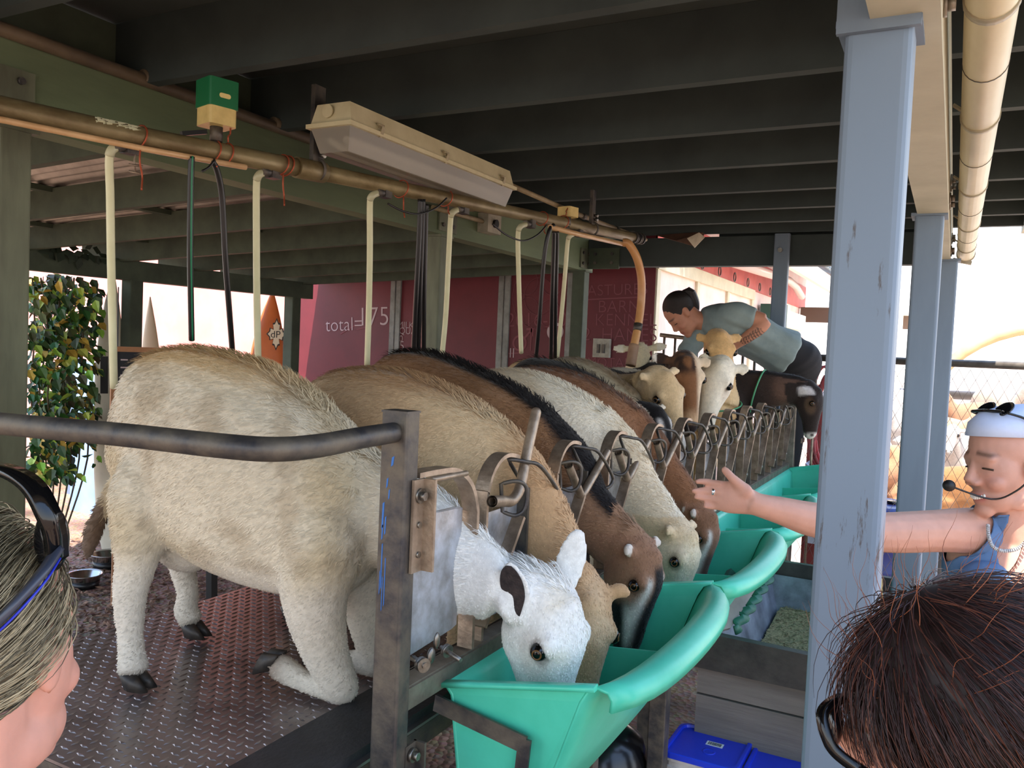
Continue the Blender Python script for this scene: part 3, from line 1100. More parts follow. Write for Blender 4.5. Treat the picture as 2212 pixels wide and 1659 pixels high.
trough(1.385, 2.185, 'green plastic feed trough nearest the camera, with the white and tan goats eating in it')
trough(2.205, 3.00, 'green plastic feed trough under the cream and red-brown goats, second from the corner post')
trough(3.02, 3.90, 'empty green plastic feed trough right below the outstretched hand, third from the corner post')
trough(3.92, 5.30, 'empty green plastic feed trough at the far end, beside the chain link fence', 3)
# steel strap bracket holding the near trough
br = MB()
q0, q1 = V(-0.872, 1.372, 0.935), V(-0.665, 1.368, 0.905)
br.bar(q0, q1, 0.006, 0.034)
br.bar(q1 + V(-0.002, 0.0, 0.012), V(-0.69, 1.368, 0.60), 0.006, 0.026, up=(1, 0, 0))
br.bar(V(-0.69, 1.368, 0.60), V(-0.87, 1.368, 0.60), 0.006, 0.026)
tag(br.build('trough_bracket', steel_dark), 'dark steel strap bracket around the near end of the nearest green trough', 'bracket')


# ================================================================== PIPES, HOSES, LIGHT
def Xp(px):
    """the vacuum line drifts slowly towards the headlocks as it runs back"""
    return -2.0 + 0.42 * min(max(px, 0), 1370) / 1370.0


def pp(px, py, dx=0.0):
    return P(px, py, X=Xp(px) + dx)


vl = thing('vacuum_line', 'long patinated metal pipe above the goats, wrapped with copper wire ties', 'pipe', pp(700, 372))
line = [pp(-260, 180), pp(0, 232), pp(300, 296), pp(520, 338), pp(672, 368), pp(1000, 436), pp(1370, 513)]
mb = MB()
mb.tube(line[:5], 0.0275, 18)
mb.build('near_pipe', pipe_mat, vl)
mb = MB()
mb.tube([line[4] - (line[4] - line[3]) * 0.06, line[5], line[6]], 0.0255, 18)
mb.build('far_pipe', pipe_mat, vl)
mb = MB()
d_ = unit(line[5] - line[4])
mb.cyl(line[4] - d_ * 0.06, line[4] + d_ * 0.05, 0.032, 18)
mb.build('coupling', pipe_mat, vl)
for f_ in (0.35, 0.72):
    mb = MB()
    c = line[4] + (line[6] - line[4]) * f_
    mb.cyl(c - d_ * 0.03, c + d_ * 0.03, 0.030, 18)
    mb.build('coupling', pipe_mat, vl)
mb = MB()
for k in range(5):
    c = line[6] + d_ * (-0.02 + 0.022 * k)
    mb.cyl(c, c + d_ * 0.012, 0.033 - 0.003 * (k % 2), 16)
mb.build('end_fitting', steel_dark, vl)
# second thin line under the pipe
mb = MB()
mb.tube([p + V(0.022, 0, -0.032) for p in (line[0], line[1], line[2], line[3])], 0.008, 10)
tube_m = M('warm_clear_tube', (214, 176, 130), (196, 156, 110), scale=10, rough=0.25)
mb.build('milk_tube', tube_m, vl)
mb = MB()
mb.tube([pp(1180, 476) + V(0.02, 0, -0.03), pp(1240, 490) + V(0.02, 0, -0.034), pp(1350, 517) + V(0.03, 0, -0.034)], 0.012, 10)
mb.build('milk_tube', tube_m, vl)
# flaking white paint
mb = MB()
for k in range(16):
    f_ = k / 15
    c = line[1] + (line[2] - line[1]) * (0.66 + 0.30 * f_)
    a0 = 0.55 + 0.35 * random.random()
    rr_ = 0.0279
    w_ = 0.006 + 0.008 * random.random()
    u1 = V(0.96, -0.27, 0)
    pts = []
    for (da, dl) in ((-0.35, -w_), (-0.15, w_), (0.3, w_ * 1.1), (0.4, -w_ * 0.9)):
        an = a0 + da * (0.5 + random.random())
        pts.append(c + u1 * rr_ * math.cos(an) + V(0, 0, 1) * rr_ * math.sin(an) + d_ * dl)
    mb.prism(pts, u1 * 0.0006)
mb.build('paint_flake', M('flaking_white_paint', (232, 228, 190), None, rough=0.8), vl)
# copper wire ties
for px, py, nw, tail in ((300, 296, 1, 70), (460, 327, 1, 10), (487, 333, 1, -25), (607, 356, 2, 60), (866, 408, 1, 45), (962, 428, 1, 20), (1170, 472, 1, 25), (1215, 480, 1, -20)):
    c = pp(px, py)
    mb = MB()
    for q in range(nw):
        cc = c + d_ * 0.02 * q
        ring = [cc + V(1, 0, 0) * 0.031 * math.cos(a) + V(0, 0, 1) * 0.031 * math.sin(a) + d_ * 0.006 * math.sin(a) for a in np.linspace(0, 2 * math.pi, 16, endpoint=False)]
        mb.tube(ring, 0.0024, 6, closed=True)
    L = tail / 70 * 0.11
    s_ = -1 if tail > 0 else 1
    e = c + V(0.02, -0.01, 0.03 * s_)
    L = abs(L)
    mb.tube(catmull([e, e + V(0.004, -0.004, 0.35 * L * s_), e + V(-0.006, 0.012, 0.65 * L * s_), e + V(0.008, 0.0, L * s_)], 4), 0.0024, 6)
    mb.build('wire_tie', wire_copper, vl)
mb = MB()
c = pp(292, 372)
mb.tube([pp(300, 310), pp(290, 345), c], 0.0024, 6)
mb.cyl(c + V(-0.012, -0.01, 0.002), c + V(0.012, 0.014, -0.004), 0.003, 6)
mb.cyl(c + V(-0.008, -0.014, 0.018), c + V(0.014, 0.012, 0.016), 0.003, 6)
mb.build('wire_hook', steel_rust, vl)
# strut hangers up to the rafters
for px, py, w_ in ((683, 366, 0.024), (1278, 494, 0.02)):
    c = pp(px, py)
    hg = MB()
    hg.box((c[0] - 0.008, c[1] - w_, c[2] + 0.02), (c[0] + 0.008, c[1] + w_, 2.43))
    h_ = hg.build('hanger', steel_dark, vl)
    hb_ = MB()
    for dz in (0.045, 0.065):
        hb_.cyl(c + V(0.008, 0.008, dz), c + V(0.028, 0.006, dz - 0.004), 0.007, 8)
    hb_.build('bolt', bolt_mat, h_)
    hb_ = MB()
    ring = [c + V(0, 1, 0) * 0.004 + V(1, 0, 0) * 0.033 * math.cos(a) + V(0, 0, 1) * 0.033 * math.sin(a) for a in np.linspace(0, 2 * math.pi, 18, endpoint=False)]
    hb_.tube(ring, 0.005, 6, closed=True)
    hb_.build('clamp', steel_dark, h_)

# orange-brown end hose coming down
mb = MB()
pts = catmull([pp(1335, 512) + V(0.03, 0, -0.03), pp(1358, 527, 0.05), pp(1376, 558, 0.08), pp(1385, 600, 0.09), pp(1385, 650, 0.09), pp(1379, 700, 0.09), pp(1370, 745, 0.09), pp(1362, 790, 0.09)], 6)
eh = thing('end_hose', 'thick orange brown hose curving down from the far end of the vacuum line', 'hose', pts[0])
mb.tube(pts, 0.0215, 14)
mb.build('hose', M('amber_hose', (214, 164, 108), (196, 140, 88), scale=5, rough=0.3), eh)
mb = MB()
mb.cyl(pts[-13], pts[-11], 0.0235, 14)
mb.build('hose_clamp', steel_dark, eh)
mb = MB()
mb.tube(pts[-7:], 0.027, 14)
mb.build('cuff', M('tan_cuff', (176, 140, 112), (150, 118, 94), scale=12), eh)

# white droppers
drops = [([(252, 316), (240, 326), (236, 350), (238, 420), (240, 560), (243, 700), (246, 838)], 'nearest the camera, hanging behind the white goat'),
         ([(570, 372), (558, 380), (554, 405), (554, 520), (555, 650), (558, 800)], 'second from the camera, in front of the orange surfboard'),
         ([(818, 416), (803, 424), (799, 445), (799, 540), (797, 660), (793, 790)], 'third from the camera, crossing the chalk number'),
         ([(990, 452), (977, 460), (973, 480), (969, 560), (963, 680), (955, 766)], 'just right of the middle green post'),
         ([(1138, 484), (1124, 490), (1119, 510), (1120, 580), (1123, 680), (1126, 762)], 'left of the second bundle of black hoses'),
         ([(1243, 504), (1231, 510), (1226, 526), (1220, 600), (1212, 690), (1203, 780)], 'farthest back, left of the end hose')]
for k, (pts, lab) in enumerate(drops):
    px0 = pts[0][0]
    X0 = Xp(px0) + 0.0
    n = len(pts)
    w3 = [P(x, y, X=X0 - 0.12 * (i / (n - 1)) ** 2) for i, (x, y) in enumerate(pts)]
    o = thing('milk_dropper', 'milky white drop hose %s' % lab, 'hose', w3[0], 'white drop hoses on the vacuum line')
    cp = catmull(w3, 5)
    mb = MB()
    mb.tube(cp, 0.0105, 12)
    mb.build('hose', hose_milk, o)
    mb = MB()
    mb.tube(cp[:9], 0.0118, 12)
    mb.build('elbow', M('frosted_elbow', (196, 194, 164), (176, 174, 140), scale=12, rough=0.3), o)
    mb = MB()
    mb.cyl(w3[0] + V(0.0, -0.012, 0.0), w3[0] + V(0.0, 0.05, 0.006), 0.014, 12)
    mb.box(w3[0] + V(-0.016, 0.02, -0.012), w3[0] + V(0.016, 0.055, 0.022))
    mb.build('inlet_valve', steel_dark, o)

# black pulse hoses
blk = [([(414, 338), (412, 400), (411, 560), (414, 735)], 'straight black hose with a green stripe, left of the curved one by the green box', True),
       ([(458, 345), (470, 372), (480, 430), (487, 560), (496, 680), (502, 760)], 'curved black hose hanging below the green pulsator box', False),
       ([(908, 430), (906, 500), (899, 640), (893, 762)], 'leftmost black hose of the bundle by the middle post', False),
       ([(914, 430), (912, 500), (907, 640), (903, 762)], 'middle black hose of the bundle by the middle post', False),
       ([(921, 440), (919, 500), (916, 640), (915, 762)], 'rightmost black hose of the bundle by the middle post', False),
       ([(1196, 486), (1186, 500), (1175, 560), (1166, 680), (1158, 770)], 'leftmost black hose of the far bundle, leaning outwards', False),
       ([(1197, 500), (1196, 540), (1192, 660), (1190, 775)], 'middle black hose of the far bundle, hanging straight', False),
       ([(1203, 500), (1203, 540), (1200, 660), (1199, 775)], 'rightmost black hose of the far bundle, beside the last white hose', False)]
for pts, lab, stripe in blk:
    X0 = Xp(pts[0][0]) + 0.02
    n = len(pts)
    w3 = [P(x, y, X=X0 - 0.12 * (i / (n - 1)) ** 2) for i, (x, y) in enumerate(pts)]
    cp = catmull(w3, 6)
    mb = MB()
    mb.tube(cp, 0.0085 if pts[0][0] < 800 else 0.0095, 10)
    o = tag(mb.build('pulse_hose', hose_black), lab, 'hose', 'black pulse hoses')
    if stripe:
        m2 = MB()
        m2.tube([p + V(0.008, -0.0035, 0) for p in cp], 0.0025, 6)
        m2.build('green_stripe', M('green_stripe', (30, 120, 84), None, rough=0.4), o)

# pulsators
def pulsator(c, s_, label, green):
    o = thing('pulsator', label, 'pulsator', c)
    y_ = unit(V(0.25, 0.97, 0))
    x_ = V(y_[1], -y_[0], 0)
    m_ = MB()
    m_.frame_box(c + V(0, 0, 0.045 * s_), x_, y_, V(0, 0, 1), (0.085 * s_, 0.085 * s_, 0.05 * s_), 0.014 * s_)
    m_.build('base', M('cream_plastic', (226, 202, 132), (206, 182, 116), scale=20, rough=0.45), o)
    if green:
        m_ = MB()
        m_.frame_box(c + V(0, 0, 0.108 * s_), x_, y_, V(0, 0, 1), (0.09 * s_, 0.09 * s_, 0.078 * s_), 0.010 * s_)
        g = m_.build('cover', M('green_plastic_cover', (22, 108, 66), None, rough=0.45), o)
        m_ = MB()
        cc = c + V(0, 0, 0.10 * s_) + x_ * 0.0455 * s_
        m_.frame_box(cc, V(0, 0, 1), y_, x_, (0.013 * s_, 0.034 * s_, 0.002), 0.006 * s_)
        m_.build('badge', M('cream_badge', (232, 212, 140), None), g)
    m_ = MB()
    m_.cyl(c + V(0, 0, -0.02 * s_), c + V(0, 0, 0.022 * s_), 0.018 * s_, 14)
    m_.cyl(c + V(0, 0, -0.05 * s_), c + V(0, 0, -0.02 * s_), 0.012 * s_, 12)
    m_.build('stem', steel_dark, o)
    m_ = MB()
    m_.bar(c + x_ * 0.0 - y_ * 0.03, c - y_ * 0.10 + V(0, 0, -0.02), 0.014, 0.012)
    m_.build('side_nipple', hose_black, o)
    return o


pulsator(pp(467, 290), 0.98, 'green and cream pulsator box standing on the vacuum line near the camera', True)
pulsator(pp(1226, 478), 0.9, 'small cream pulsator on the far part of the vacuum line', False)
# black lead loops
for pts, lab in (([(436, 370), (450, 362), (462, 348)], 'short black lead below the green pulsator box'),
                 ([(838, 440), (870, 456), (905, 462), (940, 450), (965, 428)], 'black lead looping under the pipe at the middle post'),
                 ([(1064, 484), (1095, 508), (1130, 520), (1160, 508), (1180, 487)], 'black lead sagging from the small junction box')):
    w3 = catmull([pp(x, y, 0.035) for x, y in pts], 6)
    mb = MB()
    mb.tube(w3, 0.0035, 6)
    tag(mb.build('cable', hose_black), lab, 'cable')
# junction box and conduit on the header beam
c = P(1058, 484, X=XB + 0.08)
jb = thing('junction_box', 'small pale junction box on the green header beam', 'junction box', c)
mb = MB()
mb.box(c + V(-0.034, -0.07, -0.05), c + V(0.03, 0.07, 0.05))
mb.build('box', M('pale_box', (186, 178, 156), (160, 152, 132), scale=20), jb)
mb = MB()
mb.cyl(c + V(0.03, 0, 0), c + V(0.045, 0, 0), 0.022, 12)
mb.build('outlet', black_mat, jb)
mb = MB()
mb.tube([P(935, 448, X=XB + 0.075), P(1000, 466, X=XB + 0.075), P(1042, 478, X=XB + 0.075)], 0.012, 10)
mb.build('conduit', M('beige_conduit', (164, 146, 112), (140, 122, 92), scale=16), jb)
# old conduit clipped on top of the header beam
mb = MB()
mb.tube([(XB + 0.06, -0.6, 2.425), (XB + 0.06, 3.2, 2.41)], 0.02, 12)
oc = mb.build('old_conduit', M('brown_conduit', (112, 96, 74), (88, 74, 58), scale=8, rough=0.6))
tag(oc, 'brown dusty conduit running along the top of the header beam', 'conduit')
for y in (1.2, 1.75, 2.3):
    m2 = MB()
    m2.cyl((XB + 0.06, y - 0.03, 2.4235), (XB + 0.06, y + 0.03, 2.4235), 0.024, 12)
    m2.build('sleeve', M('brown_conduit', (112, 96, 74)), oc)

# fluorescent batten light with clear cover
LX, LY0, LY1 = -1.70, 1.96, 2.99
lt = thing('fluorescent_light', 'long cream fluorescent light fitting with clear ribbed cover, switched off', 'light', (LX, (LY0 + LY1) / 2, 2.36))
cream_pl = M('aged_cream_plastic', (216, 206, 168), (196, 184, 144), scale=6, rough=0.45)
mb = MB()
hw = 0.075
mb.hexa([(LX - hw - 0.004, LY0, 2.297), (LX + hw + 0.004, LY0, 2.297), (LX + hw + 0.004, LY1, 2.297), (LX - hw - 0.004, LY1, 2.297),
         (LX - hw + 0.012, LY0 + 0.01, 2.36), (LX + hw - 0.012, LY0 + 0.01, 2.36), (LX + hw - 0.012, LY1 - 0.01, 2.36), (LX - hw + 0.012, LY1 - 0.01, 2.36)])
lb_ = mb.build('housing', cream_pl, lt)
mb = MB()
mb.box((LX - hw - 0.012, LY0 - 0.012, 2.285), (LX + hw + 0.012, LY1 + 0.012, 2.298))
mb.build('rim', cream_pl, lt)
cov = bpy.data.materials.new('clear_ribbed_cover')
cov.use_nodes = True
t = cov.node_tree
b = t.nodes['Principled BSDF']
b.inputs['Base Color'].default_value = (0.50, 0.46, 0.38, 1)
b.inputs['Roughness'].default_value = 0.22
b.inputs['Transmission Weight'].default_value = 0.55
b.inputs['IOR'].default_value = 1.25
mb = MB()
zt, zb_ = 2.285, 2.215
mb.hexa([(LX - hw + 0.02, LY0 + 0.02, zb_), (LX + hw - 0.02, LY0 + 0.02, zb_), (LX + hw - 0.02, LY1 - 0.02, zb_), (LX - hw + 0.02, LY1 - 0.02, zb_),
         (LX - hw, LY0, zt), (LX + hw, LY0, zt), (LX + hw, LY1, zt), (LX - hw, LY1, zt)])
mb.build('cover', cov, lt)
for dx in (-0.03, 0.03):
    mb = MB()
    mb.cyl((LX + dx, LY0 + 0.05, 2.258), (LX + dx, LY1 - 0.05, 2.258), 0.013, 12)
    mb.build('tube', M('lamp_tube', (236, 234, 224), None, rough=0.3), lt)
for y in (LY0 + 0.14, (LY0 + LY1) / 2, LY1 - 0.10):
    mb = MB()
    mb.bar((LX + hw + 0.006, y, 2.282), (LX + hw + 0.016, y, 2.314), 0.014, 0.006, up=(1, 0, 0))
    mb.bar((LX + hw - 0.004, y, 2.316), (LX + hw + 0.014, y, 2.309), 0.014, 0.006)
    mb.cyl((LX + hw + 0.006, y - 0.016, 2.32), (LX + hw + 0.006, y + 0.016, 2.32), 0.004, 8)
    mb.build('clip', M('dusty_clip', (176, 162, 126), (140, 126, 96), scale=30), lt)
mb = MB()
mb.cyl((LX - 0.01, LY0 - 0.001, 2.334), (LX - 0.01, LY0 - 0.006, 2.334), 0.020, 18)
mb.build('knockout', cream_pl, lt)
mb = MB()
cd = [V(LX + 0.03, LY1 - 0.02, 2.32), V(LX + 0.03, LY1 + 0.7, 2.31), P(1395, 518, X=LX + 0.03)]
mb.tube(cd, 0.011, 10)
cdo = mb.build('conduit', M('beige_conduit', (164, 146, 112), (140, 122, 92), scale=16))
tag(cdo, 'thin beige conduit running back from the fluorescent light', 'conduit')
for f_ in (0.12, 0.55):
    m2 = MB()
    c = cd[1] + (cd[2] - cd[1]) * f_
    m2.cyl(c + V(0, -0.02, 0), c + V(0, 0.02, 0), 0.015, 10)
    m2.build('saddle_clip', steel_dark, cdo)

# downspout pipe along the right-hand beam
dp = thing('downpipe', 'long pale pipe strapped under the eave along the cream beam', 'pipe', (0.02, 2.5, 2.27))
a0, a1 = V(0.020, -1.2, 2.29), V(0.020, 5.05, 2.25)
mb = MB()
mb.tube([a0, a1], 0.042, 22)
mb.build('pipe', M('weathered_cream_pipe', (208, 196, 158), (184, 170, 130), scale=5, rough=0.4, stretch=(1, 0.3, 1)), dp)
for y in (1.62, 2.35, 3.2, 4.0, 4.7):
    mb = MB()
    c = a0 + (a1 - a0) * ((y - a0[1]) / (a1[1] - a0[1]))
    mb.cyl(c + V(0, -0.012, 0), c + V(0, 0.012, 0), 0.0445, 22)
    mb.bar(c + V(-0.02, 0, 0.0), c + V(-0.060, 0, 0.03), 0.022, 0.005)
    mb.build('strap', M('grey_strap', (166, 156, 132), None, rough=0.5, metal=0.3), dp)
for y in (1.45, 1.95, 2.75, 3.6, 4.35):
    mb = MB()
    c = a0 + (a1 - a0) * ((y - a0[1]) / (a1[1] - a0[1]))
    mb.cyl(c + V(0, -0.002, 0), c + V(0, 0.002, 0), 0.0432, 22)
    mb.build('joint_ring', steel_dark, dp)
mb = MB()
mb.cyl(a1 + V(0, -0.01, 0), a1 + V(0, 0.03, 0), 0.046, 20)
mb.bar(a1 + V(-0.060, 0.02, -0.03), a1 + V(0.03, 0.02, -0.05), 0.03, 0.02)
mb.build('end_cap', M('grey_strap', (166, 156, 132)), dp)


# ================================================================== LIVING BODIES
def loft_mesh(mb, rows, ref, n=5, seg=20, square=0.0):
    """rows = (x, y, z, half width across, half height along ref); ref = vector or list of vectors"""
    r = catmull(rows, n)
    c, ra, rb = r[:, :3], np.maximum(r[:, 3], 0.002), np.maximum(r[:, 4], 0.002)
    if np.ndim(ref) == 2:
        rf = catmull(ref, n)
    else:
        rf = np.repeat(np.array([ref], float), len(c), 0)
    vs = []
    m = len(c)
    for i in range(m):
        t_ = unit(c[min(i + 1, m - 1)] - c[max(i - 1, 0)])
        b_ = unit(rf[i] - t_ * np.dot(rf[i], t_))
        a_ = np.cross(t_, b_)
        for q in range(seg):
            an = 2 * math.pi * q / seg
            ca, sa = math.cos(an), math.sin(an)
            if square:
                k = 1 + square * (abs(ca * sa) * 2) ** 2
                ca, sa = ca * k, sa * k
            vs.append(c[i] + a_ * ra[i] * ca + b_ * rb[i] * sa)
    e0 = c[0] - unit(c[1] - c[0]) * min(ra[0], rb[0]) * 0.5
    e1 = c[-1] + unit(c[-1] - c[-2]) * min(ra[-1], rb[-1]) * 0.5
    fs = [(i * seg + q, i * seg + (q + 1) % seg, (i + 1) * seg + (q + 1) % seg, (i + 1) * seg + q) for i in range(m - 1) for q in range(seg)]
    k0, k1 = len(vs), len(vs) + 1
    vs += [e0, e1]
    fs += [(k0, (q + 1) % seg, q) for q in range(seg)] + [(k1, (m - 1) * seg + q, (m - 1) * seg + (q + 1) % seg) for q in range(seg)]
    mb.add(vs, fs)


def limb(mb, rows, n=4, seg=14, ref=(0.3, 1, 0.2)):
    """rows = (x, y, z, r)"""
    a = np.array(rows, float)
    loft_mesh(mb, np.hstack([a, a[:, 3:4]]), ref, n, seg)


def fuse(mb, voxel, smooth=6, fac=0.5):
    """union of the overlapping volumes as one continuous skin -> (verts, faces)"""
    me = bpy.data.meshes.new('tmp')
    me.from_pydata(mb.v, [], mb.f)
    bm = bmesh.new()
    bm.from_mesh(me)
    bmesh.ops.recalc_face_normals(bm, faces=bm.faces)
    bm.to_mesh(me)
    bm.free()
    o = bpy.data.objects.new('tmp', me)
    COL.objects.link(o)
    r = o.modifiers.new('r', 'REMESH')
    r.mode = 'VOXEL'
    r.voxel_size = voxel
    s = o.modifiers.new('s', 'SMOOTH')
    s.factor = fac
    s.iterations = smooth
    dg = bpy.context.evaluated_depsgraph_get()
    m2 = bpy.data.meshes.new_from_object(o.evaluated_get(dg))
    bpy.data.objects.remove(o)
    bpy.data.meshes.remove(me)
    return m2


def mesh_arrays(me):
    n = len(me.vertices)
    co = np.empty(n * 3)
    me.vertices.foreach_get('co', co)
    no = np.empty(n * 3)
    me.vertices.foreach_get('normal', no)
    return co.reshape(-1, 3), no.reshape(-1, 3)


def set_colors(me, rgb):
    at = me.color_attributes.new('Col', 'FLOAT_COLOR', 'POINT')
    d = np.ones((len(me.vertices), 4), np.float32)
    d[:, :3] = np.clip(rgb, 0, 1)
    at.data.foreach_set('color', d.ravel())


def finish(me, name, mat, parent, rgb, kind=None):
    co, no = mesh_arrays(me)
    set_colors(me, rgb)
    o_ = np.array(ROOT.get(parent.name, (0, 0, 0)))
    me.vertices.foreach_set('co', (co - o_).ravel())
    me.polygons.foreach_set('use_smooth', np.ones(len(me.polygons), bool))
    me.materials.clear()
    me.materials.append(mat)
    me.update()
    me.name = name
    return link(name, me, parent, kind)


_ph = RNG.uniform(0, 6.28, (3, 6))
_kv = RNG.normal(0, 1, (3, 6, 3))


def mottle(p, f):
    """smooth pseudo noise in -1..1"""
    s = np.zeros(len(p))
    for o_ in range(3):
        for q in range(6):
            s += np.sin(p @ (_kv[o_, q] * f * (1.9 ** o_)) + _ph[o_, q]) / (1.6 ** o_)
    return np.clip(s / 5.0, -1, 1)


def L3(c):
    return np.array(lin(c))


def blend(rgb, c, m):
    m = np.clip(m, 0, 1)[:, None]
    return rgb * (1 - m) + L3(c) * m


def sstep(a, b_, x):
    t_ = np.clip((x - a) / (b_ - a), 0, 1)
    return t_ * t_ * (3 - 2 * t_)


coat_mat = VCM('goat_coat', rough=0.8, sheen=0.15, bump=0.35, bscale=160, var=0.10, vscale=70, spec=0.2)
fur_mat = VCM('goat_hair', rough=0.7, var=0.05, spec=0.25)
horn_mat = M('dark_hoof_horn', (62, 54, 46), (34, 30, 27), scale=40, rough=0.5)
pupil_mat = M('eye_black', (8, 7, 7), None, rough=0.06)
amber_mat = M('amber_iris', (120, 84, 44), (86, 58, 30), scale=200, rough=0.1)


def add_fur(me_obj, parent, me, n, rgb, flow, length, lift=0.25, width=0.0016, name='coat_hair', keep=None):
    """short hair blades standing on the skin; one 'stuff' part"""
    co, no = mesh_arrays(me)
    me.calc_loop_triangles()
    tri = np.empty(len(me.loop_triangles) * 3, np.int32)
    me.loop_triangles.foreach_get('vertices', tri)
    tri = tri.reshape(-1, 3)
    a, b_, c = co[tri[:, 0]], co[tri[:, 1]], co[tri[:, 2]]
    ar = np.linalg.norm(np.cross(b_ - a, c - a), axis=1)
    if keep is not None:
        ar = ar * keep((a + b_ + c) / 3)
    pk = RNG.choice(len(tri), n, p=ar / ar.sum())
    u_, v_ = RNG.random(n), RNG.random(n)
    fl = u_ + v_ > 1
    u_[fl], v_[fl] = 1 - u_[fl], 1 - v_[fl]
    w_ = 1 - u_ - v_
    T = tri[pk]
    p = co[T[:, 0]] * w_[:, None] + co[T[:, 1]] * u_[:, None] + co[T[:, 2]] * v_[:, None]
    nn = no[T[:, 0]] * w_[:, None] + no[T[:, 1]] * u_[:, None] + no[T[:, 2]] * v_[:, None]
    nn /= np.linalg.norm(nn, axis=1)[:, None] + 1e-9
    col = rgb[T[:, 0]] * w_[:, None] + rgb[T[:, 1]] * u_[:, None] + rgb[T[:, 2]] * v_[:, None]
    o_ = np.array(ROOT.get(parent.name, (0, 0, 0)))
    pw = p + o_
    f_ = flow(pw, nn) + RNG.normal(0, 0.22, (n, 3))
    f_ -= nn * np.sum(f_ * nn, 1)[:, None]
    f_ /= np.linalg.norm(f_, axis=1)[:, None] + 1e-9
    ln, lf = length(pw, nn)
    ln = ln * RNG.uniform(0.7, 1.25, n)
    lf = np.broadcast_to(lift if lf is None else lf, (n,))
    d = f_ * np.sqrt(1 - lf ** 2)[:, None] + nn * lf[:, None]
    sd = np.cross(d, nn)
    sd /= np.linalg.norm(sd, axis=1)[:, None] + 1e-9
    sd *= width * RNG.uniform(0.7, 1.3, n)[:, None]
    mid = p + d * (ln * 0.55)[:, None]
    tip = p + d * ln[:, None] - nn * (ln * lf * 0.35)[:, None]
    vs = np.stack([p - sd - nn * 0.001, p + sd - nn * 0.001, mid + sd * 0.7, mid - sd * 0.7, tip], 1).reshape(-1, 3)
    k = np.arange(n) * 5
    m2 = bpy.data.meshes.new(name)
    m2.vertices.add(n * 5)
    m2.vertices.foreach_set('co', vs.ravel())
    lp = np.stack([k, k + 1, k + 2, k + 3, k + 3, k + 2, k + 4], 1).ravel()
    m2.loops.add(len(lp))
    m2.loops.foreach_set('vertex_index', lp)
    m2.polygons.add(n * 2)
    st = np.stack([np.arange(n) * 7, np.arange(n) * 7 + 4], 1).ravel()
    m2.polygons.foreach_set('loop_start', st)
    m2.update(calc_edges=True)
    m2.validate()
    br = RNG.uniform(0.82, 1.16, n)
    set_colors(m2, np.repeat(col * br[:, None], 5, 0))
    m2.materials.append(fur_mat)
    o = link(name, m2, parent, kind='stuff')
    return o


def hoof(p, fwd, parent, s=1.0, down=(0, 0, -1)):
    """cloven hoof: two tapering toes; p = coronet centre"""
    mb = MB()
    dn = unit(down)
    f_ = unit(np.asarray(fwd, float) - dn * np.dot(fwd, dn))
    sd = np.cross(f_, dn)
    for q in (-1, 1):
        rows = []
        for u_, (df, dd, r_) in enumerate(((-0.012, 0.0, 0.015), (0.0, 0.016, 0.0175), (0.012, 0.034, 0.0185))):
            rows.append(p + f_ * df * s + dn * dd * s + sd * q * 0.0145 * s)
        k = 10
        vs = []
        for i, c in enumerate(rows):
            rl = (0.019, 0.023, 0.027)[i] * s
            rw = (0.0125, 0.0135, 0.0140)[i] * s
            for a in range(k):
                an = 2 * math.pi * a / k
                tip = 1.25 if math.cos(an) > 0.8 else 1.0
                vs.append(c + f_ * rl * math.cos(an) * tip + sd * rw * math.sin(an))
        fs = [(i * k + a, i * k + (a + 1) % k, (i + 1) * k + (a + 1) % k, (i + 1) * k + a) for i in range(2) for a in range(k)]
        fs += [tuple(range(k - 1, -1, -1)), tuple(range(2 * k, 3 * k))]
        mb.add(vs, fs, True)
    return mb.build('hoof', horn_mat, parent)


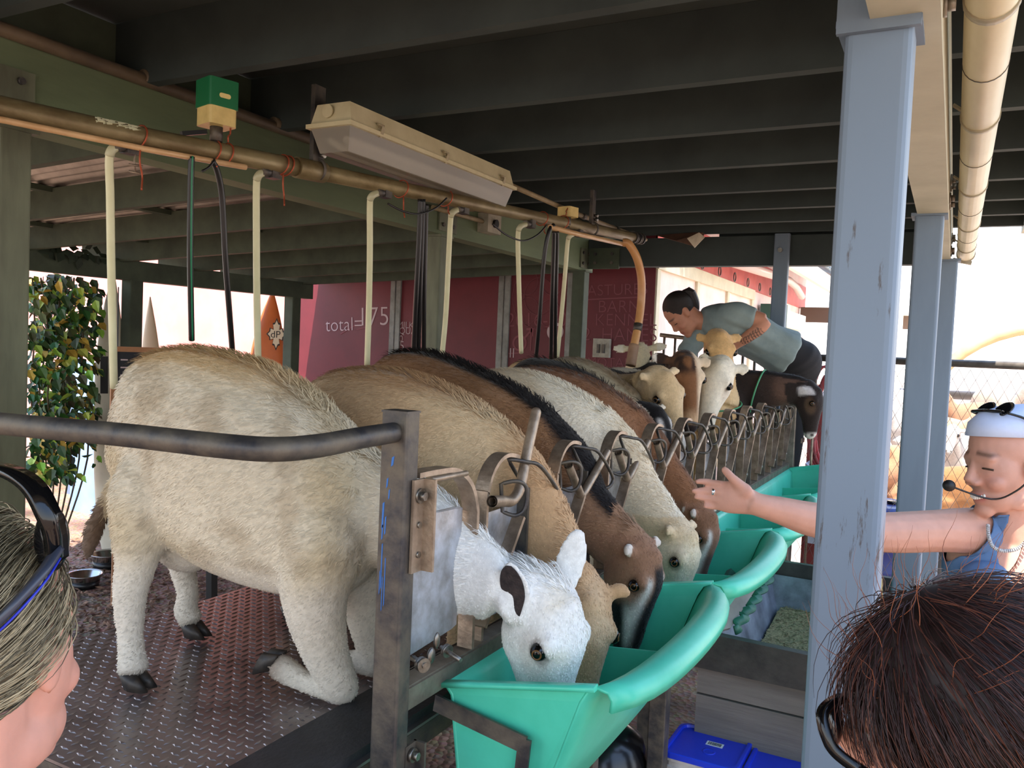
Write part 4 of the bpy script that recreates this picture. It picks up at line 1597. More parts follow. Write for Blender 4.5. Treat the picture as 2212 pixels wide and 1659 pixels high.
def goat(name, label, O, h, torso, neck, poll, a, n_, color, hs=1.0, ears='stub', legs=None, tail=None, voxel=0.008, fur=0, smooth=6,
         roman=0.0, group=None, cat='goat', eyes=True, udder=None, hooves=True, mane=0.0, extra=None, lining=None, feed=True, furlen=1.0, earbase=(0.012, -0.010, 0.050)):
    """torso rows (s, z, half height, half width) along heading h from O; neck rows = world (x, y, z, half width, half height);
    poll = world point between the ears, a = poll to muzzle, n_ = forehead normal"""
    O = np.asarray(O, float)
    h = unit(h)
    sd = np.array([-h[1], h[0], 0.0])
    a = unit(a)
    n_ = unit(np.asarray(n_, float) - a * np.dot(n_, a))
    hsd = np.cross(n_, a)
    poll = np.asarray(poll, float)

    def W(s, w_, z):
        return O + h * s + sd * w_ + V(0, 0, z)

    def HD(t_, nn, ss):
        return poll + (a * t_ + n_ * nn + hsd * ss) * hs

    mb = MB()
    loft_mesh(mb, [(*W(s, 0, z), hw, hb) for s, z, hb, hw in torso], (0, 0, 1), 5, 26, square=0.05)
    nref = np.array([V(0, 0, 1) + h * 0.2] * (len(neck) - 1) + [n_]) if len(neck) > 1 else (0, 0, 1)
    if neck:
        loft_mesh(mb, neck, nref, 6, 22)
        # join neck to poll
        lastn = np.array(neck[-1], float)
        loft_mesh(mb, [tuple(lastn), (*(HD(-0.005, -0.045, 0) * 0.5 + lastn[:3] * 0.5), lastn[3] * 0.5 + 0.028 * hs, lastn[4] * 0.5 + 0.033 * hs), (*HD(0.03, -0.035, 0), 0.05 * hs, 0.06 * hs)], n_, 4, 18)
    # head
    rows = [(-0.025, -0.030, 0.030, 0.030), (0.0, -0.025, 0.050, 0.052), (0.04, -0.022, 0.058, 0.070), (0.085, -0.022, 0.060, 0.078), (0.125, -0.024 + roman * 0.3, 0.052, 0.070),
            (0.165, -0.024 + roman * 0.6, 0.042, 0.057), (0.205, -0.026 + roman * 0.5, 0.036, 0.046), (0.245, -0.030, 0.034, 0.040), (0.272, -0.034, 0.030, 0.034), (0.287, -0.037, 0.020, 0.022)]
    loft_mesh(mb, [(*HD(t_, nn, 0), hw * hs, hb * hs) for t_, nn, hw, hb in rows], n_, 4, 22, square=0.06)
    ax3 = (hsd, a, n_)
    for q in (-1, 1):
        mb.ball(HD(0.080, 0.026, q * 0.046), (0.018 * hs, 0.024 * hs, 0.018 * hs), axes=ax3)   # brow
        mb.ball(HD(0.085, -0.060, q * 0.032), (0.022 * hs, 0.055 * hs, 0.034 * hs), axes=ax3)   # cheek
        mb.ball(HD(0.262, -0.016, q * 0.017), (0.013 * hs, 0.016 * hs, 0.014 * hs), axes=ax3)   # nostril wing
    mb.ball(HD(0.27, -0.052, 0), (0.022 * hs, 0.020 * hs, 0.018 * hs), axes=ax3)   # lower lip
    mb.ball(HD(0.03, 0.022, 0), (0.034 * hs, 0.035 * hs, 0.032 * hs), axes=ax3)   # dome
    # ears
    if ears == 'stub':
        for q in (-1, 1):
            e0, e1, e2 = HD(0.012, -0.008, q * 0.050), HD(0.0, -0.004, q * 0.074), HD(0.012, 0.002, q * 0.090)
            loft_mesh(mb, [(*e0, 0.011 * hs, 0.015 * hs), (*e1, 0.012 * hs, 0.018 * hs), (*e2, 0.006 * hs, 0.010 * hs)], a, 3, 12)
    elif ears != 'none':
        for q, tipd in ((-1, ears[0]), (1, ears[1])):
            fc = None
            if len(tipd) == 2:
                tipd, fc = tipd
            base = HD(earbase[0], earbase[1], q * earbase[2])
            d_ = np.asarray(tipd, float)
            L = np.linalg.norm(d_)
            d_ = d_ / L
            fc = n_ + hsd * q * 0.5 if fc is None else np.asarray(fc, float)
            face = unit(fc - d_ * np.dot(fc, d_))
            loft_mesh(mb, [(*base, 0.016, 0.014), (*(base + d_ * L * 0.18), 0.021, 0.012), (*(base + d_ * L * 0.45 - face * 0.004), 0.034, 0.0085), (*(base + d_ * L * 0.72 - face * 0.003), 0.033, 0.0075), (*(base + d_ * L * 0.92), 0.021, 0.0065), (*(base + d_ * L), 0.008, 0.005)], face, 4, 18)
    feet = []
    for lg in (legs or []):
        pts = [(*W(s, w_, z), r_) for s, w_, z, r_ in lg]
        limb(mb, pts)
        feet.append((np.array(pts[-1][:3]), np.array(pts[-2][:3])))
    if tail:
        limb(mb, [(*W(s, w_, z), r_) for s, w_, z, r_ in tail])
    if udder:
        mb.ball(W(*udder[:3]), udder[3])
    if extra:
        extra(mb, W, HD)
    me = fuse(mb, voxel, smooth)
    co, no = mesh_arrays(me)
    root = thing(name, label, cat, O, group)
    loc = co - O
    s_, w_, z_ = loc @ h, loc @ sd, loc[:, 2]
    hp = (co - poll) / hs
    t_, nn, ss = hp @ a, hp @ n_, hp @ hsd
    inhead = (t_ > -0.03) & (t_ < 0.32) & (np.abs(ss) < 0.11) & (nn > -0.13) & (nn < 0.09)
    rgb = color(dict(p=co, no=no, s=s_, w=w_, z=z_, t=t_, n=nn, ss=ss, head=inhead, N=len(co)))
    # nostril slits and mouth line, naturally dark skin
    m_ = np.zeros(len(co))
    for q in (-1, 1):
        dd = ((t_ - 0.272) / 0.008) ** 2 + ((nn + 0.012) / 0.009) ** 2 + ((ss - q * 0.022) / 0.010) ** 2
        m_ = np.maximum(m_, 1 - sstep(0.6, 1.4, dd))
    rgb = blend(rgb, (150, 120, 92), (1 - sstep(0.4, 1.6, ((t_ - 0.105) / 0.05) ** 2 + ((nn + 0.004) / 0.03) ** 2)) * (np.abs(ss) > 0.035) * inhead * 0.25)
    er = 1 - sstep(0.5, 1.3, ((t_ - 0.094) / 0.026) ** 2 + ((nn - 0.010) / 0.020) ** 2)
    rgb = blend(rgb, (78, 58, 46), er * (np.abs(ss) > 0.04) * inhead * 0.55)
    ml = (np.abs(nn + 0.046 + 0.02 * (0.27 - t_)) < 0.004) & (t_ > 0.2) & (t_ < 0.3) & inhead
    m_ = np.maximum(m_, ml * 0.7)
    rgb = blend(rgb, (40, 30, 28), m_ * inhead)
    body = finish(me, 'body', coat_mat, root, rgb)
    if eyes:
        for q in (-1, 1):
            c = HD(0.092, 0.011, q * 0.0560)
            out = unit(hsd * q * 0.9 + n_ * 0.35 + a * 0.1)
            e = MB()
            e.ball(c, 0.0160 * hs)
            eo = e.build('eye', pupil_mat, root)
            e = MB()
            uu = unit(a - out * np.dot(a, out))
            vv = np.cross(out, uu)
            ring = [c + out * 0.0136 * hs + uu * 0.0078 * hs * math.cos(x) + vv * 0.0078 * hs * math.sin(x) for x in np.linspace(0, 6.2832, 14, endpoint=False)]
            e.tube(ring, 0.0017 * hs, 6, closed=True)
            e.build('iris', amber_mat, eo)
    if lining is not None:
        tipd, fc = (np.asarray(x, float) for x in lining)
        L = np.linalg.norm(tipd)
        d_ = tipd / L
        face = unit(fc - d_ * np.dot(fc, d_))
        base = HD(earbase[0], earbase[1], -earbase[2])
        e = MB()
        loft_mesh(e, [(*(base + d_ * L * u_ + face * of), hw_, 0.0016) for u_, of, hw_ in ((0.12, 0.0105, 0.008), (0.26, 0.0105, 0.017), (0.45, 0.0065, 0.0255), (0.68, 0.006, 0.026), (0.86, 0.0065, 0.018), (0.95, 0.006, 0.007))], face, 4, 16)
        e.sm = [True] * len(e.sm)
        e.build('ear_lining', M('dark_ear_lining', (70, 58, 56), (40, 33, 32), scale=60, rough=0.9, bump=0.4), root)
    if hooves:
        for p1, p0 in feet:
            dn = unit(p1 - p0)
            if dn[2] > -0.8:
                hoof(p1, np.cross(np.cross(dn, V(0, 0, -1)), dn) if abs(dn[2]) < 0.9 else h, root, 1.0, dn)
            else:
                hoof(p1 + h * 0.006, h, root, 1.0)
    if fur:
        def flow(p, nn_):
            ph = (p - poll) / hs
            tt = ph @ a
            ih = (tt > 0.0) & (tt < 0.34) & (np.linalg.norm(ph - tt[:, None] * a, axis=1) < 0.14)
            f_ = np.tile(-h * 0.85 + V(0, 0, -0.55), (len(p), 1))
            f_[ih] = a
            nk = ((p - O) @ h > torso[-1][0]) & ~ih
            f_[nk] = -h * 0.9 + V(0, 0, -0.1)
            return f_

        def length(p, nn_):
            ph = (p - poll) / hs
            tt = ph @ a
            ih = (tt > 0.0) & (tt < 0.34) & (np.linalg.norm(ph - tt[:, None] * a, axis=1) < 0.14)
            l = np.full(len(p), 0.017)
            l[ih] = 0.008
            lf = np.full(len(p), 0.22)
            top = (nn_[:, 2] > 0.8) & (np.abs((p - O) @ sd) < 0.05) & ~ih
            l[top] = 0.022 + mane
            lf[top] = 0.42
            low = (p[:, 2] - O[2] < 0.30) & ~ih
            l[low] = 0.010
            ear = (tt < 0.02) & (tt > -0.2) & (np.abs(ph @ hsd) > 0.06) & (np.abs(ph @ n_) < 0.10)
            l[ear] = 0.004
            lf[ear] = 0.12
            return l * furlen, lf
        add_fur(body, root, me, fur, rgb, flow, length)
    return root


def std_legs(sf, sb, zf=0.35, zb=0.4):
    o = []
    for w_ in (-0.095, 0.095):
        o.append([(sf, w_ * 0.9, zf, 0.085), (sf + 0.005, w_, 0.24, 0.052), (sf + 0.02, w_, 0.19, 0.034), (sf + 0.01, w_, 0.10, 0.022), (sf + 0.012, w_, 0.045, 0.026)])
        o.append([(sb + 0.04, w_ * 0.9, zb, 0.11), (sb + 0.05, w_ * 1.05, 0.33, 0.075), (sb - 0.03, w_ * 1.1, 0.23, 0.036), (sb - 0.02, w_ * 1.1, 0.12, 0.024), (sb, w_ * 1.1, 0.045, 0.027)])
    return o


# ================================================================== THE GOATS
def white_goat_coat(g):
    p, no = g['p'], g['no']
    m1, m2 = mottle(p, 9), mottle(p, 26)
    rgb = np.tile(L3((212, 201, 178)), (g['N'], 1))
    rgb = blend(rgb, (190, 172, 136), sstep(-0.1, 0.6, m1) * 0.75)
    rgb = blend(rgb, (168, 150, 122), sstep(0.1, 0.7, m2) * 0.5)
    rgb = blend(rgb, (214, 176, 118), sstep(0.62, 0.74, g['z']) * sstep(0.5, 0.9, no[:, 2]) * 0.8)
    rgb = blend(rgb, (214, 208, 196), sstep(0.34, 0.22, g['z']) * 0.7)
    rgb = blend(rgb, (240, 240, 236), sstep(0.72, 0.86, g['s']))
    rgb = blend(rgb, (226, 212, 182), sstep(0.0, 0.6, mottle(p, 20)) * g['head'] * sstep(0.0, 0.04, g['n']) * 0.6)
    # stained fetlocks and hoof tops
    rgb = blend(rgb, (104, 84, 66), sstep(0.075, 0.02, g['z']) * (g['s'] < 0.45) * 0.75)
    rgb = blend(rgb, (120, 98, 80), sstep(0.57, 0.50, g['s']) * (g['z'] < 0.11) * (g['s'] > 0.42) * 0.9)
    # tail underside
    rgb = blend(rgb, (84, 62, 48), (g['s'] < 0.035) * (g['w'] < -0.03) * sstep(0.42, 0.36, g['z']) * (g['z'] > 0.2) * 0.9)
    return rgb


hG = unit(V(1.05, 0.20, 0))
O1 = V(-1.8, 1.33, ZP)
sdG = V(-hG[1], hG[0], 0)


def W1(s, w_, z):
    return O1 + hG * s + sdG * w_ + V(0, 0, z)


a1 = unit(hG * 0.06 + V(0, 0, -1))
n1 = unit(hG * 0.92 - sdG * 0.42 + V(0, 0, 0.12))
goat('goat', 'white and cream goat kneeling nearest the camera, upright ears, head in the first green trough', O1, hG,
     [(0.03, 0.53, 0.05, 0.05), (0.055, 0.525, 0.11, 0.09), (0.11, 0.53, 0.172, 0.125), (0.2, 0.545, 0.212, 0.15), (0.325, 0.50, 0.242, 0.182), (0.45, 0.447, 0.232, 0.19), (0.57, 0.40, 0.20, 0.172), (0.66, 0.372, 0.16, 0.138), (0.71, 0.36, 0.11, 0.1)],
     [(*W1(0.60, 0, 0.43), 0.125, 0.165), (*W1(0.70, 0, 0.415), 0.085, 0.118), (*W1(0.80, 0, 0.378), 0.066, 0.110), (*W1(0.90, 0, 0.318), 0.064, 0.102), (*W1(1.0, 0, 0.272), 0.060, 0.090)],
     W1(1.120, 0.0, 0.292), a1, n1, white_goat_coat, hs=1.17, ears=(((-0.012, -0.035, 0.125), (0.0, -0.95, 0.12)), ((0.02, 0.03, 0.165), (0.5, -0.85, 0))), earbase=(0.045, -0.030, 0.058), lining=((-0.012, -0.035, 0.125), (0.0, -0.95, 0.12)),
     legs=[[(0.19, -0.055, 0.52, 0.07), (0.195, -0.105, 0.42, 0.085), (0.195, -0.125, 0.35, 0.068), (0.192, -0.138, 0.27, 0.046), (0.188, -0.150, 0.20, 0.037), (0.208, -0.168, 0.11, 0.027), (0.228, -0.18, 0.045, 0.034)],
           [(0.12, 0.06, 0.50, 0.08), (0.11, 0.10, 0.42, 0.09), (0.105, 0.12, 0.30, 0.055), (0.10, 0.125, 0.21, 0.037), (0.12, 0.13, 0.12, 0.027), (0.115, 0.13, 0.075, 0.03), (0.135, 0.13, 0.045, 0.030)],
           [(0.62, -0.045, 0.45, 0.08), (0.625, -0.08, 0.36, 0.10), (0.62, -0.095, 0.24, 0.072), (0.64, -0.085, 0.13, 0.052), (0.672, -0.08, 0.065, 0.040), (0.685, -0.075, 0.040, 0.034), (0.66, -0.07, 0.036, 0.030), (0.60, -0.068, 0.036, 0.023), (0.545, -0.068, 0.052, 0.028), (0.515, -0.068, 0.066, 0.029)],
           [(0.63, 0.045, 0.45, 0.08), (0.64, 0.08, 0.36, 0.10), (0.65, 0.09, 0.22, 0.07), (0.665, 0.09, 0.11, 0.048), (0.685, 0.09, 0.044, 0.036), (0.655, 0.088, 0.036, 0.03), (0.59, 0.088, 0.034, 0.023), (0.54, 0.088, 0.045, 0.028)]],
     tail=[(0.07, -0.02, 0.50, 0.022), (0.045, -0.04, 0.43, 0.018), (0.022, -0.06, 0.36, 0.019), (0.005, -0.075, 0.29, 0.020), (0.0, -0.08, 0.245, 0.009)],
     voxel=0.0065, smooth=10, fur=42000, mane=0.016, udder=(0.22, 0.0, 0.30, V(0.09, 0.08, 0.08)))


# ---- tan goat
def tan_coat(g):
    p, no = g['p'], g['no']
    rgb = np.tile(L3((192, 162, 126)), (g['N'], 1))
    rgb = blend(rgb, (214, 190, 152), sstep(-0.2, 0.6, mottle(p, 8)) * 0.7)
    rgb = blend(rgb, (176, 132, 88), sstep(0.6, 0.72, g['z']) * sstep(0.55, 0.95, no[:, 2]) * 0.8)
    rgb = blend(rgb, (204, 164, 122), sstep(-1.0, -0.9, g['p'][:, 0]) * 0.8)
    rgb = blend(rgb, (220, 188, 150), g['head'] * sstep(-0.3, 0.5, mottle(p, 24)) * 0.7)
    rgb = blend(rgb, (232, 222, 208), g['head'] * sstep(0.17, 0.23, g['t']))
    return rgb


aT = unit(V(0.06, -0.12, -1))
nT = unit(V(0.55, -0.80, 0.20))
goat('goat', 'tan goat second from the camera, tiny curled ears, eating beside the white goat', (0, 1.83, ZP), (1, 0, 0),
     [(-1.70, .55, .05, .05), (-1.66, .53, .12, .10), (-1.58, .51, .18, .14), (-1.46, .50, .213, .17), (-1.32, .495, .218, .185), (-1.18, .47, .203, .17), (-1.07, .44, .175, .14), (-0.99, .42, .12, .1)],
     [(-1.07, 1.83, 1.355, .105, .135), (-0.98, 1.83, 1.315, .075, .118), (-0.915, 1.825, 1.262, .064, .100), (-0.845, 1.82, 1.165, .060, .088), (-0.79, 1.815, 1.09, .056, .078)],
     V(-0.735, 1.80, 1.085), aT, nT, tan_coat, hs=1.14, legs=std_legs(-1.06, -1.58), tail=[(-1.69, 0, .58, .03), (-1.73, 0, .52, .022), (-1.74, 0, .46, .012)], voxel=0.0075, fur=30000, mane=0.006)


# ---- brown goat with a black mane
def brown_coat(g):
    p, no = g['p'], g['no']
    rgb = np.tile(L3((128, 92, 62)), (g['N'], 1))
    rgb = blend(rgb, (154, 116, 84), sstep(-0.2, 0.6, mottle(p, 10)) * 0.7)
    rgb = blend(rgb, (166, 130, 104), sstep(-1.0, -0.86, p[:, 0]) * 0.6)
    dors = sstep(0.075, 0.045, np.abs(g['w'])) * sstep(0.35, 0.75, no[:, 2] + 0.6 * no[:, 0] * (p[:, 0] > -1.05))
    rgb = blend(rgb, (26, 22, 22), dors * (p[:, 0] < -0.80))
    hd = g['head']
    rgb = blend(rgb, (150, 112, 88), hd * 0.7)
    rgb = blend(rgb, (28, 23, 23), hd * sstep(0.03, 0.06, g['t']) * sstep(0.030, 0.016, np.abs(g['ss'])) * sstep(-0.01, 0.01, g['n']))
    rgb = blend(rgb, (26, 22, 22), hd * sstep(0.125, 0.16, g['t']))
    st = np.exp(-((np.abs(g['ss']) - 0.037) / 0.008) ** 2) * sstep(0.06, 0.09, g['t']) * sstep(-0.035, -0.01, g['n'])
    rgb = blend(rgb, (238, 232, 222), hd * st)
    eb = hd * (np.abs(g['ss']) > 0.064) * (g['t'] < 0.05) * (g['t'] > -0.015) * (g['n'] > -0.05)
    rgb = blend(rgb, (226, 216, 204), eb * 1.0)
    return rgb


goat('goat', 'brown goat with black mane and a black and white striped face, third from the camera', (0, 2.17, ZP), (1, 0, 0),
     [(-1.74, .60, .05, .05), (-1.70, .57, .125, .10), (-1.62, .55, .19, .14), (-1.49, .545, .22, .17), (-1.33, .512, .213, .185), (-1.18, .472, .198, .165), (-1.06, .43, .17, .13), (-0.99, .41, .12, .1)],
     [(-1.08, 2.17, 1.345, .11, .140), (-0.985, 2.17, 1.295, .078, .115), (-0.915, 2.165, 1.215, .066, .092), (-0.845, 2.16, 1.155, .06, .084), (-0.79, 2.155, 1.11, .056, .078)],
     V(-0.715, 2.145, 1.125), unit(V(0.0, -0.03, -1)), unit(V(0.98, -0.16, 0.1)), brown_coat, hs=1.05, legs=std_legs(-1.06, -1.60), voxel=0.0078, fur=26000, mane=0.02,
     tail=[(-1.73, 0, .62, .03), (-1.77, 0, .58, .022), (-1.79, 0, .52, .012)])


def cream_coat(g):
    p, no = g['p'], g['no']
    rgb = np.tile(L3((236, 226, 204)), (g['N'], 1))
    rgb = blend(rgb, (222, 200, 164), sstep(0.0, 0.7, mottle(p, 9)) * 0.6)
    rgb = blend(rgb, (214, 184, 138), g['head'] * sstep(0.06, 0.02, g['t']) * 0.6)
    rgb = blend(rgb, (222, 198, 156), g['head'] * sstep(0.02, 0.05, g['n']) * 0.6)
    return rgb


goat('goat', 'cream white goat with small curled ears, fourth from the camera', (0, 2.53, ZP), (1, 0, 0),
     [(-1.62, .52, .06, .06), (-1.57, .51, .13, .11), (-1.46, .505, .19, .15), (-1.31, .50, .212, .175), (-1.16, .465, .20, .175), (-1.05, .43, .175, .14), (-0.98, .41, .12, .1)],
     [(-1.05, 2.53, 1.345, .11, .14), (-0.96, 2.525, 1.29, .08, .12), (-0.89, 2.52, 1.21, .066, .10), (-0.82, 2.51, 1.145, .06, .088), (-0.775, 2.505, 1.095, .056, .08)],
     V(-0.712, 2.495, 1.115), unit(V(0.03, -0.05, -1)), unit(V(0.98, -0.18, 0.12)), cream_coat, hs=1.06, legs=std_legs(-1.05, -1.52), voxel=0.008, fur=20000, mane=0.004)


def red_coat(g):
    p, no = g['p'], g['no']
    rgb = np.tile(L3((140, 96, 66)), (g['N'], 1))
    rgb = blend(rgb, (164, 120, 88), sstep(-0.2, 0.6, mottle(p, 10)) * 0.7)
    rgb = blend(rgb, (84, 56, 42), sstep(0.05, 0.02, np.abs(g['w'])) * sstep(0.4, 0.8, no[:, 2]) * 0.8)
    hd = g['head']
    rgb = blend(rgb, (134, 98, 76), hd * 0.6)
    rgb = blend(rgb, (92, 68, 56), hd * sstep(0.13, 0.17, g['t']))
    st = np.exp(-((np.abs(g['ss']) - 0.036) / 0.008) ** 2) * sstep(0.05, 0.08, g['t']) * sstep(-0.035, -0.01, g['n'])
    rgb = blend(rgb, (236, 228, 216), hd * st)
    rgb = blend(rgb, (210, 196, 182), hd * (np.abs(g['ss']) > 0.064) * (g['t'] < 0.05) * (g['t'] > -0.015) * (g['n'] > -0.05))
    rgb = blend(rgb, (196, 192, 196), hd * sstep(0.2, 0.26, g['t']) * sstep(-0.02, -0.05, g['n']))
    return rgb


goat('goat', 'red-brown goat with a white-striped face, fifth from the camera, under the outstretched hand', (0, 2.88, ZP), (1, 0, 0),
     [(-1.66, .54, .06, .06), (-1.60, .53, .14, .11), (-1.48, .52, .195, .15), (-1.33, .50, .21, .175), (-1.18, .46, .20, .17), (-1.06, .42, .175, .14), (-0.99, .40, .12, .1)],
     [(-1.07, 2.88, 1.335, .11, .14), (-0.98, 2.88, 1.275, .08, .115), (-0.915, 2.87, 1.215, .066, .096), (-0.85, 2.86, 1.155, .06, .086), (-0.805, 2.855, 1.105, .056, .08)],
     V(-0.735, 2.845, 1.11), unit(V(0.03, -0.02, -1)), unit(V(0.97, -0.22, 0.1)), red_coat, hs=0.98, legs=std_legs(-1.06, -1.56), voxel=0.0085, fur=14000, mane=0.008)


# ---- goats waiting further back
def coat(base, alt, f=9, top=None, face=None, muzzle=None):
    def fn(g):
        p, no = g['p'], g['no']
        rgb = np.tile(L3(base), (g['N'], 1))
        rgb = blend(rgb, alt, sstep(-0.2, 0.6, mottle(p, f)) * 0.7)
        if top:
            rgb = blend(rgb, top, sstep(0.3, 0.75, no[:, 2]) * sstep(0.09, 0.04, np.abs(g['w'])) * (~g['head']))
        if face:
            rgb = blend(rgb, face, g['head'] * 0.9)
        if muzzle:
            rgb = blend(rgb, muzzle, g['head'] * sstep(0.17, 0.24, g['t']))
        return rgb
    return fn


def body_rows(s0, s1, ztop, drop=0.06, hb=0.19, hw=0.15):
    L = s1 - s0
    return [(s0, ztop - hb * 0.9, 0.06, 0.05), (s0 + L * .06, ztop - hb, .13, .10), (s0 + L * .2, ztop - hb, hb * 0.97, hw * 0.9), (s0 + L * .45, ztop - hb - drop * .35, hb, hw), (s0 + L * .7, ztop - hb - drop * .7, hb * 0.95, hw), (s0 + L * .92, ztop - hb - drop, hb * 0.8, hw * .75), (s1, ztop - hb - drop, hb * 0.55, hw * .55)]


def view(rx, uy, tow):
    """direction given as right / up / towards the viewer"""
    return unit(cr * rx + cu * uy - cf * tow)


# black goat with white facial stripes
def black_coat(g):
    rgb = np.tile(L3((24, 21, 21)), (g['N'], 1))
    rgb = blend(rgb, (96, 66, 46), sstep(0.62, 0.5, g['z']) * (~g['head']) * sstep(-0.2, 0.5, mottle(g['p'], 8)))
    st = np.exp(-((np.abs(g['ss']) - 0.034) / 0.010) ** 2) * sstep(0.05, 0.08, g['t']) * sstep(-0.035, -0.01, g['n'])
    rgb = blend(rgb, (238, 232, 224), g['head'] * st)
    rgb = blend(rgb, (224, 212, 190), g['head'] * (np.abs(g['ss']) > 0.05) * (g['t'] < 0.055))
    return rgb


pb = P(1408, 882, X=-1.075)
goat('goat', 'black goat with white facial stripes and a pale curled ear, behind the sixth headlock', (0, pb[1], ZP), (1, 0, 0),
     [(-1.80, .58, .05, .05), (-1.75, .56, .13, .10), (-1.66, .545, .20, .14), (-1.52, .53, .205, .16), (-1.38, .48, .20, .16), (-1.27, .44, .17, .13), (-1.2, .42, .11, .09)],
     [(-1.30, pb[1], 1.36, .10, .13), (-1.22, pb[1], 1.36, .07, .10), (-1.15, pb[1], 1.375, .06, .08)],
     pb, unit(V(0.45, -0.1, -0.9)), unit(V(0.85, -0.4, 0.45)), black_coat, hs=0.92, legs=std_legs(-1.3, -1.7), voxel=0.010, fur=6000, mane=0.03)

yg = 3.45
goat('goat', 'grey-tan goat seen from behind the red-brown one, head hidden, back sloping down', (0, yg, ZP), (1, 0, 0),
     [(-1.76, .56, .05, .05), (-1.71, .545, .12, .10), (-1.62, .55, .19, .14), (-1.50, .545, .205, .165), (-1.38, .49, .20, .165), (-1.27, .44, .175, .14), (-1.2, .42, .12, .1)],
     [(-1.28, yg, 1.34, .10, .125), (-1.20, yg, 1.30, .07, .10), (-1.13, yg, 1.24, .062, .088)],
     V(-1.07, yg, 1.23), unit(V(0.2, 0, -1)), unit(V(1, -0.1, 0.2)), coat((176, 164, 138), (150, 140, 118), 9, top=(140, 118, 88)), hs=0.95, legs=std_legs(-1.28, -1.66), voxel=0.010, fur=9000)

# tan head looking down, white muzzle
c8 = P(1424, 806, d=3.62)
goat('goat', 'pale tan goat looking down, white nose, left of the brown and white drooping face', (c8[0] - 0.97, c8[1] + 0.26, ZP), (1, -0.06, 0),
     body_rows(0.05, 0.70, 0.735, 0.04, 0.2, 0.16), [(c8[0] - 0.36, c8[1] + 0.21, 1.41, .11, .13), (c8[0] - 0.23, c8[1] + 0.16, 1.44, .085, .105), (c8[0] - 0.085, c8[1] + 0.09, 1.475, .065, .085)],
     c8, view(0.28, -1.0, 0.18), view(0.48, 0.25, 0.85), coat((206, 178, 136), (226, 206, 172), 12, top=(186, 150, 104), muzzle=(240, 232, 218)), hs=1.25,
     legs=std_legs(0.6, 0.12), voxel=0.010, fur=9000)

# brown and white goat with drooping head
c9 = P(1480, 772, d=3.80)


def nub_coat(g):
    rgb = np.tile(L3((128, 88, 58)), (g['N'], 1))
    rgb = blend(rgb, (60, 42, 34), sstep(0.0, 0.6, mottle(g['p'], 14)) * 0.8)
    hd = g['head']
    rgb = blend(rgb, (226, 206, 176), hd * sstep(0.012, 0.036, g['ss']) * 0.9)
    rgb = blend(rgb, (206, 170, 132), hd * sstep(0.19, 0.25, g['t']))
    rgb = blend(rgb, (40, 30, 28), hd * sstep(0.25, 0.265, g['t']) * (g['n'] > -0.035))
    rgb = blend(rgb, (54, 38, 30), hd * sstep(0.09, 0.05, g['t']) * sstep(-0.3, 0.4, mottle(g['p'], 40)) * (g['ss'] < 0.02))
    rgb = blend(rgb, (30, 25, 24), (~hd) * sstep(0.6, 0.7, g['z']))
    rgb = blend(rgb, (236, 226, 212), (~hd) * (np.abs(g['ss']) > 0.06) * (g['t'] > -0.06) * (g['t'] < 0.1) * (np.abs(g['n']) < 0.06))
    return rgb


goat('goat', 'brown and white goat with drooping face and dark nose, amid the far group', (c9[0] - 0.97, c9[1] + 0.44, ZP), (1, -0.12, 0),
     body_rows(0.05, 0.68, 0.72, 0.03, 0.2, 0.15), [(c9[0] - 0.36, c9[1] + 0.34, 1.42, .11, .13), (c9[0] - 0.2, c9[1] + 0.22, 1.47, .08, .10), (c9[0] - 0.06, c9[1] + 0.10, 1.53, .064, .084)],
     c9, view(0.05, -1.0, 0.22), view(0.12, 0.25, 1.0), nub_coat, hs=1.2, ears=(view(-1, 0.25, 0.1) * 0.1, view(0.8, -0.1, 0.0) * 0.07), roman=0.012, legs=std_legs(0.55, 0.12), voxel=0.010, fur=7000)

c10 = P(1558, 782, d=3.97)
goat('goat', 'white goat with a long pale face turned right, below the tall tan goat', (c10[0] - 0.92, c10[1] + 0.58, ZP), (1, -0.2, 0),
     body_rows(0.05, 0.62, 0.70, 0.03, 0.19, 0.15), [(c10[0] - 0.36, c10[1] + 0.42, 1.43, .10, .13), (c10[0] - 0.18, c10[1] + 0.26, 1.49, .08, .10), (c10[0] - 0.03, c10[1] + 0.11, 1.54, .064, .084)],
     c10, view(-0.32, -1.0, 0.15), view(-0.40, 0.25, 0.9), coat((236, 228, 208), (214, 200, 170), 14), hs=1.22, ears=(view(-0.8, 0.6, 0) * 0.06, view(1, -0.1, 0.1) * 0.075), roman=0.01,
     legs=std_legs(0.5, 0.1), voxel=0.010, fur=7000)

# tall tan goat facing the camera, long neck, green collar
c11 = P(1551, 722, d=4.45)
nb0, nb1 = P(1556, 905, d=4.50), P(1556, 795, d=4.55)
t11 = goat('goat', 'tall tan goat with long neck and thin green collar, looking straight at the camera', (nb0[0] - 0.75, nb0[1] + 0.20, ZP), (1, -0.25, 0),
           body_rows(0.0, 0.70, 0.66, 0.03, 0.19, 0.15), [(nb0[0] - 0.10, nb0[1] + 0.03, 1.30, .12, .13), (*(nb0 * 0.75 + nb1 * 0.25), .100, .105), (*(nb0 * 0.4 + nb1 * 0.6), .085, .088), (*nb1, .075, .078), (*(nb1 * 0.4 + c11 * 0.6 + cf * 0.03), .066, .07)],
           c11, view(0.0, -1.0, 0.42), view(0.02, 0.4, 1.0), coat((214, 172, 116), (226, 192, 142), 9, muzzle=(226, 196, 150)), hs=1.25, ears=(view(-1, 0.05, 0.1) * 0.06, view(1, 0.05, 0.1) * 0.07),
           legs=std_legs(0.55, 0.08), voxel=0.010, fur=7000)
mb = MB()
cc = nb0 * 0.72 + nb1 * 0.28
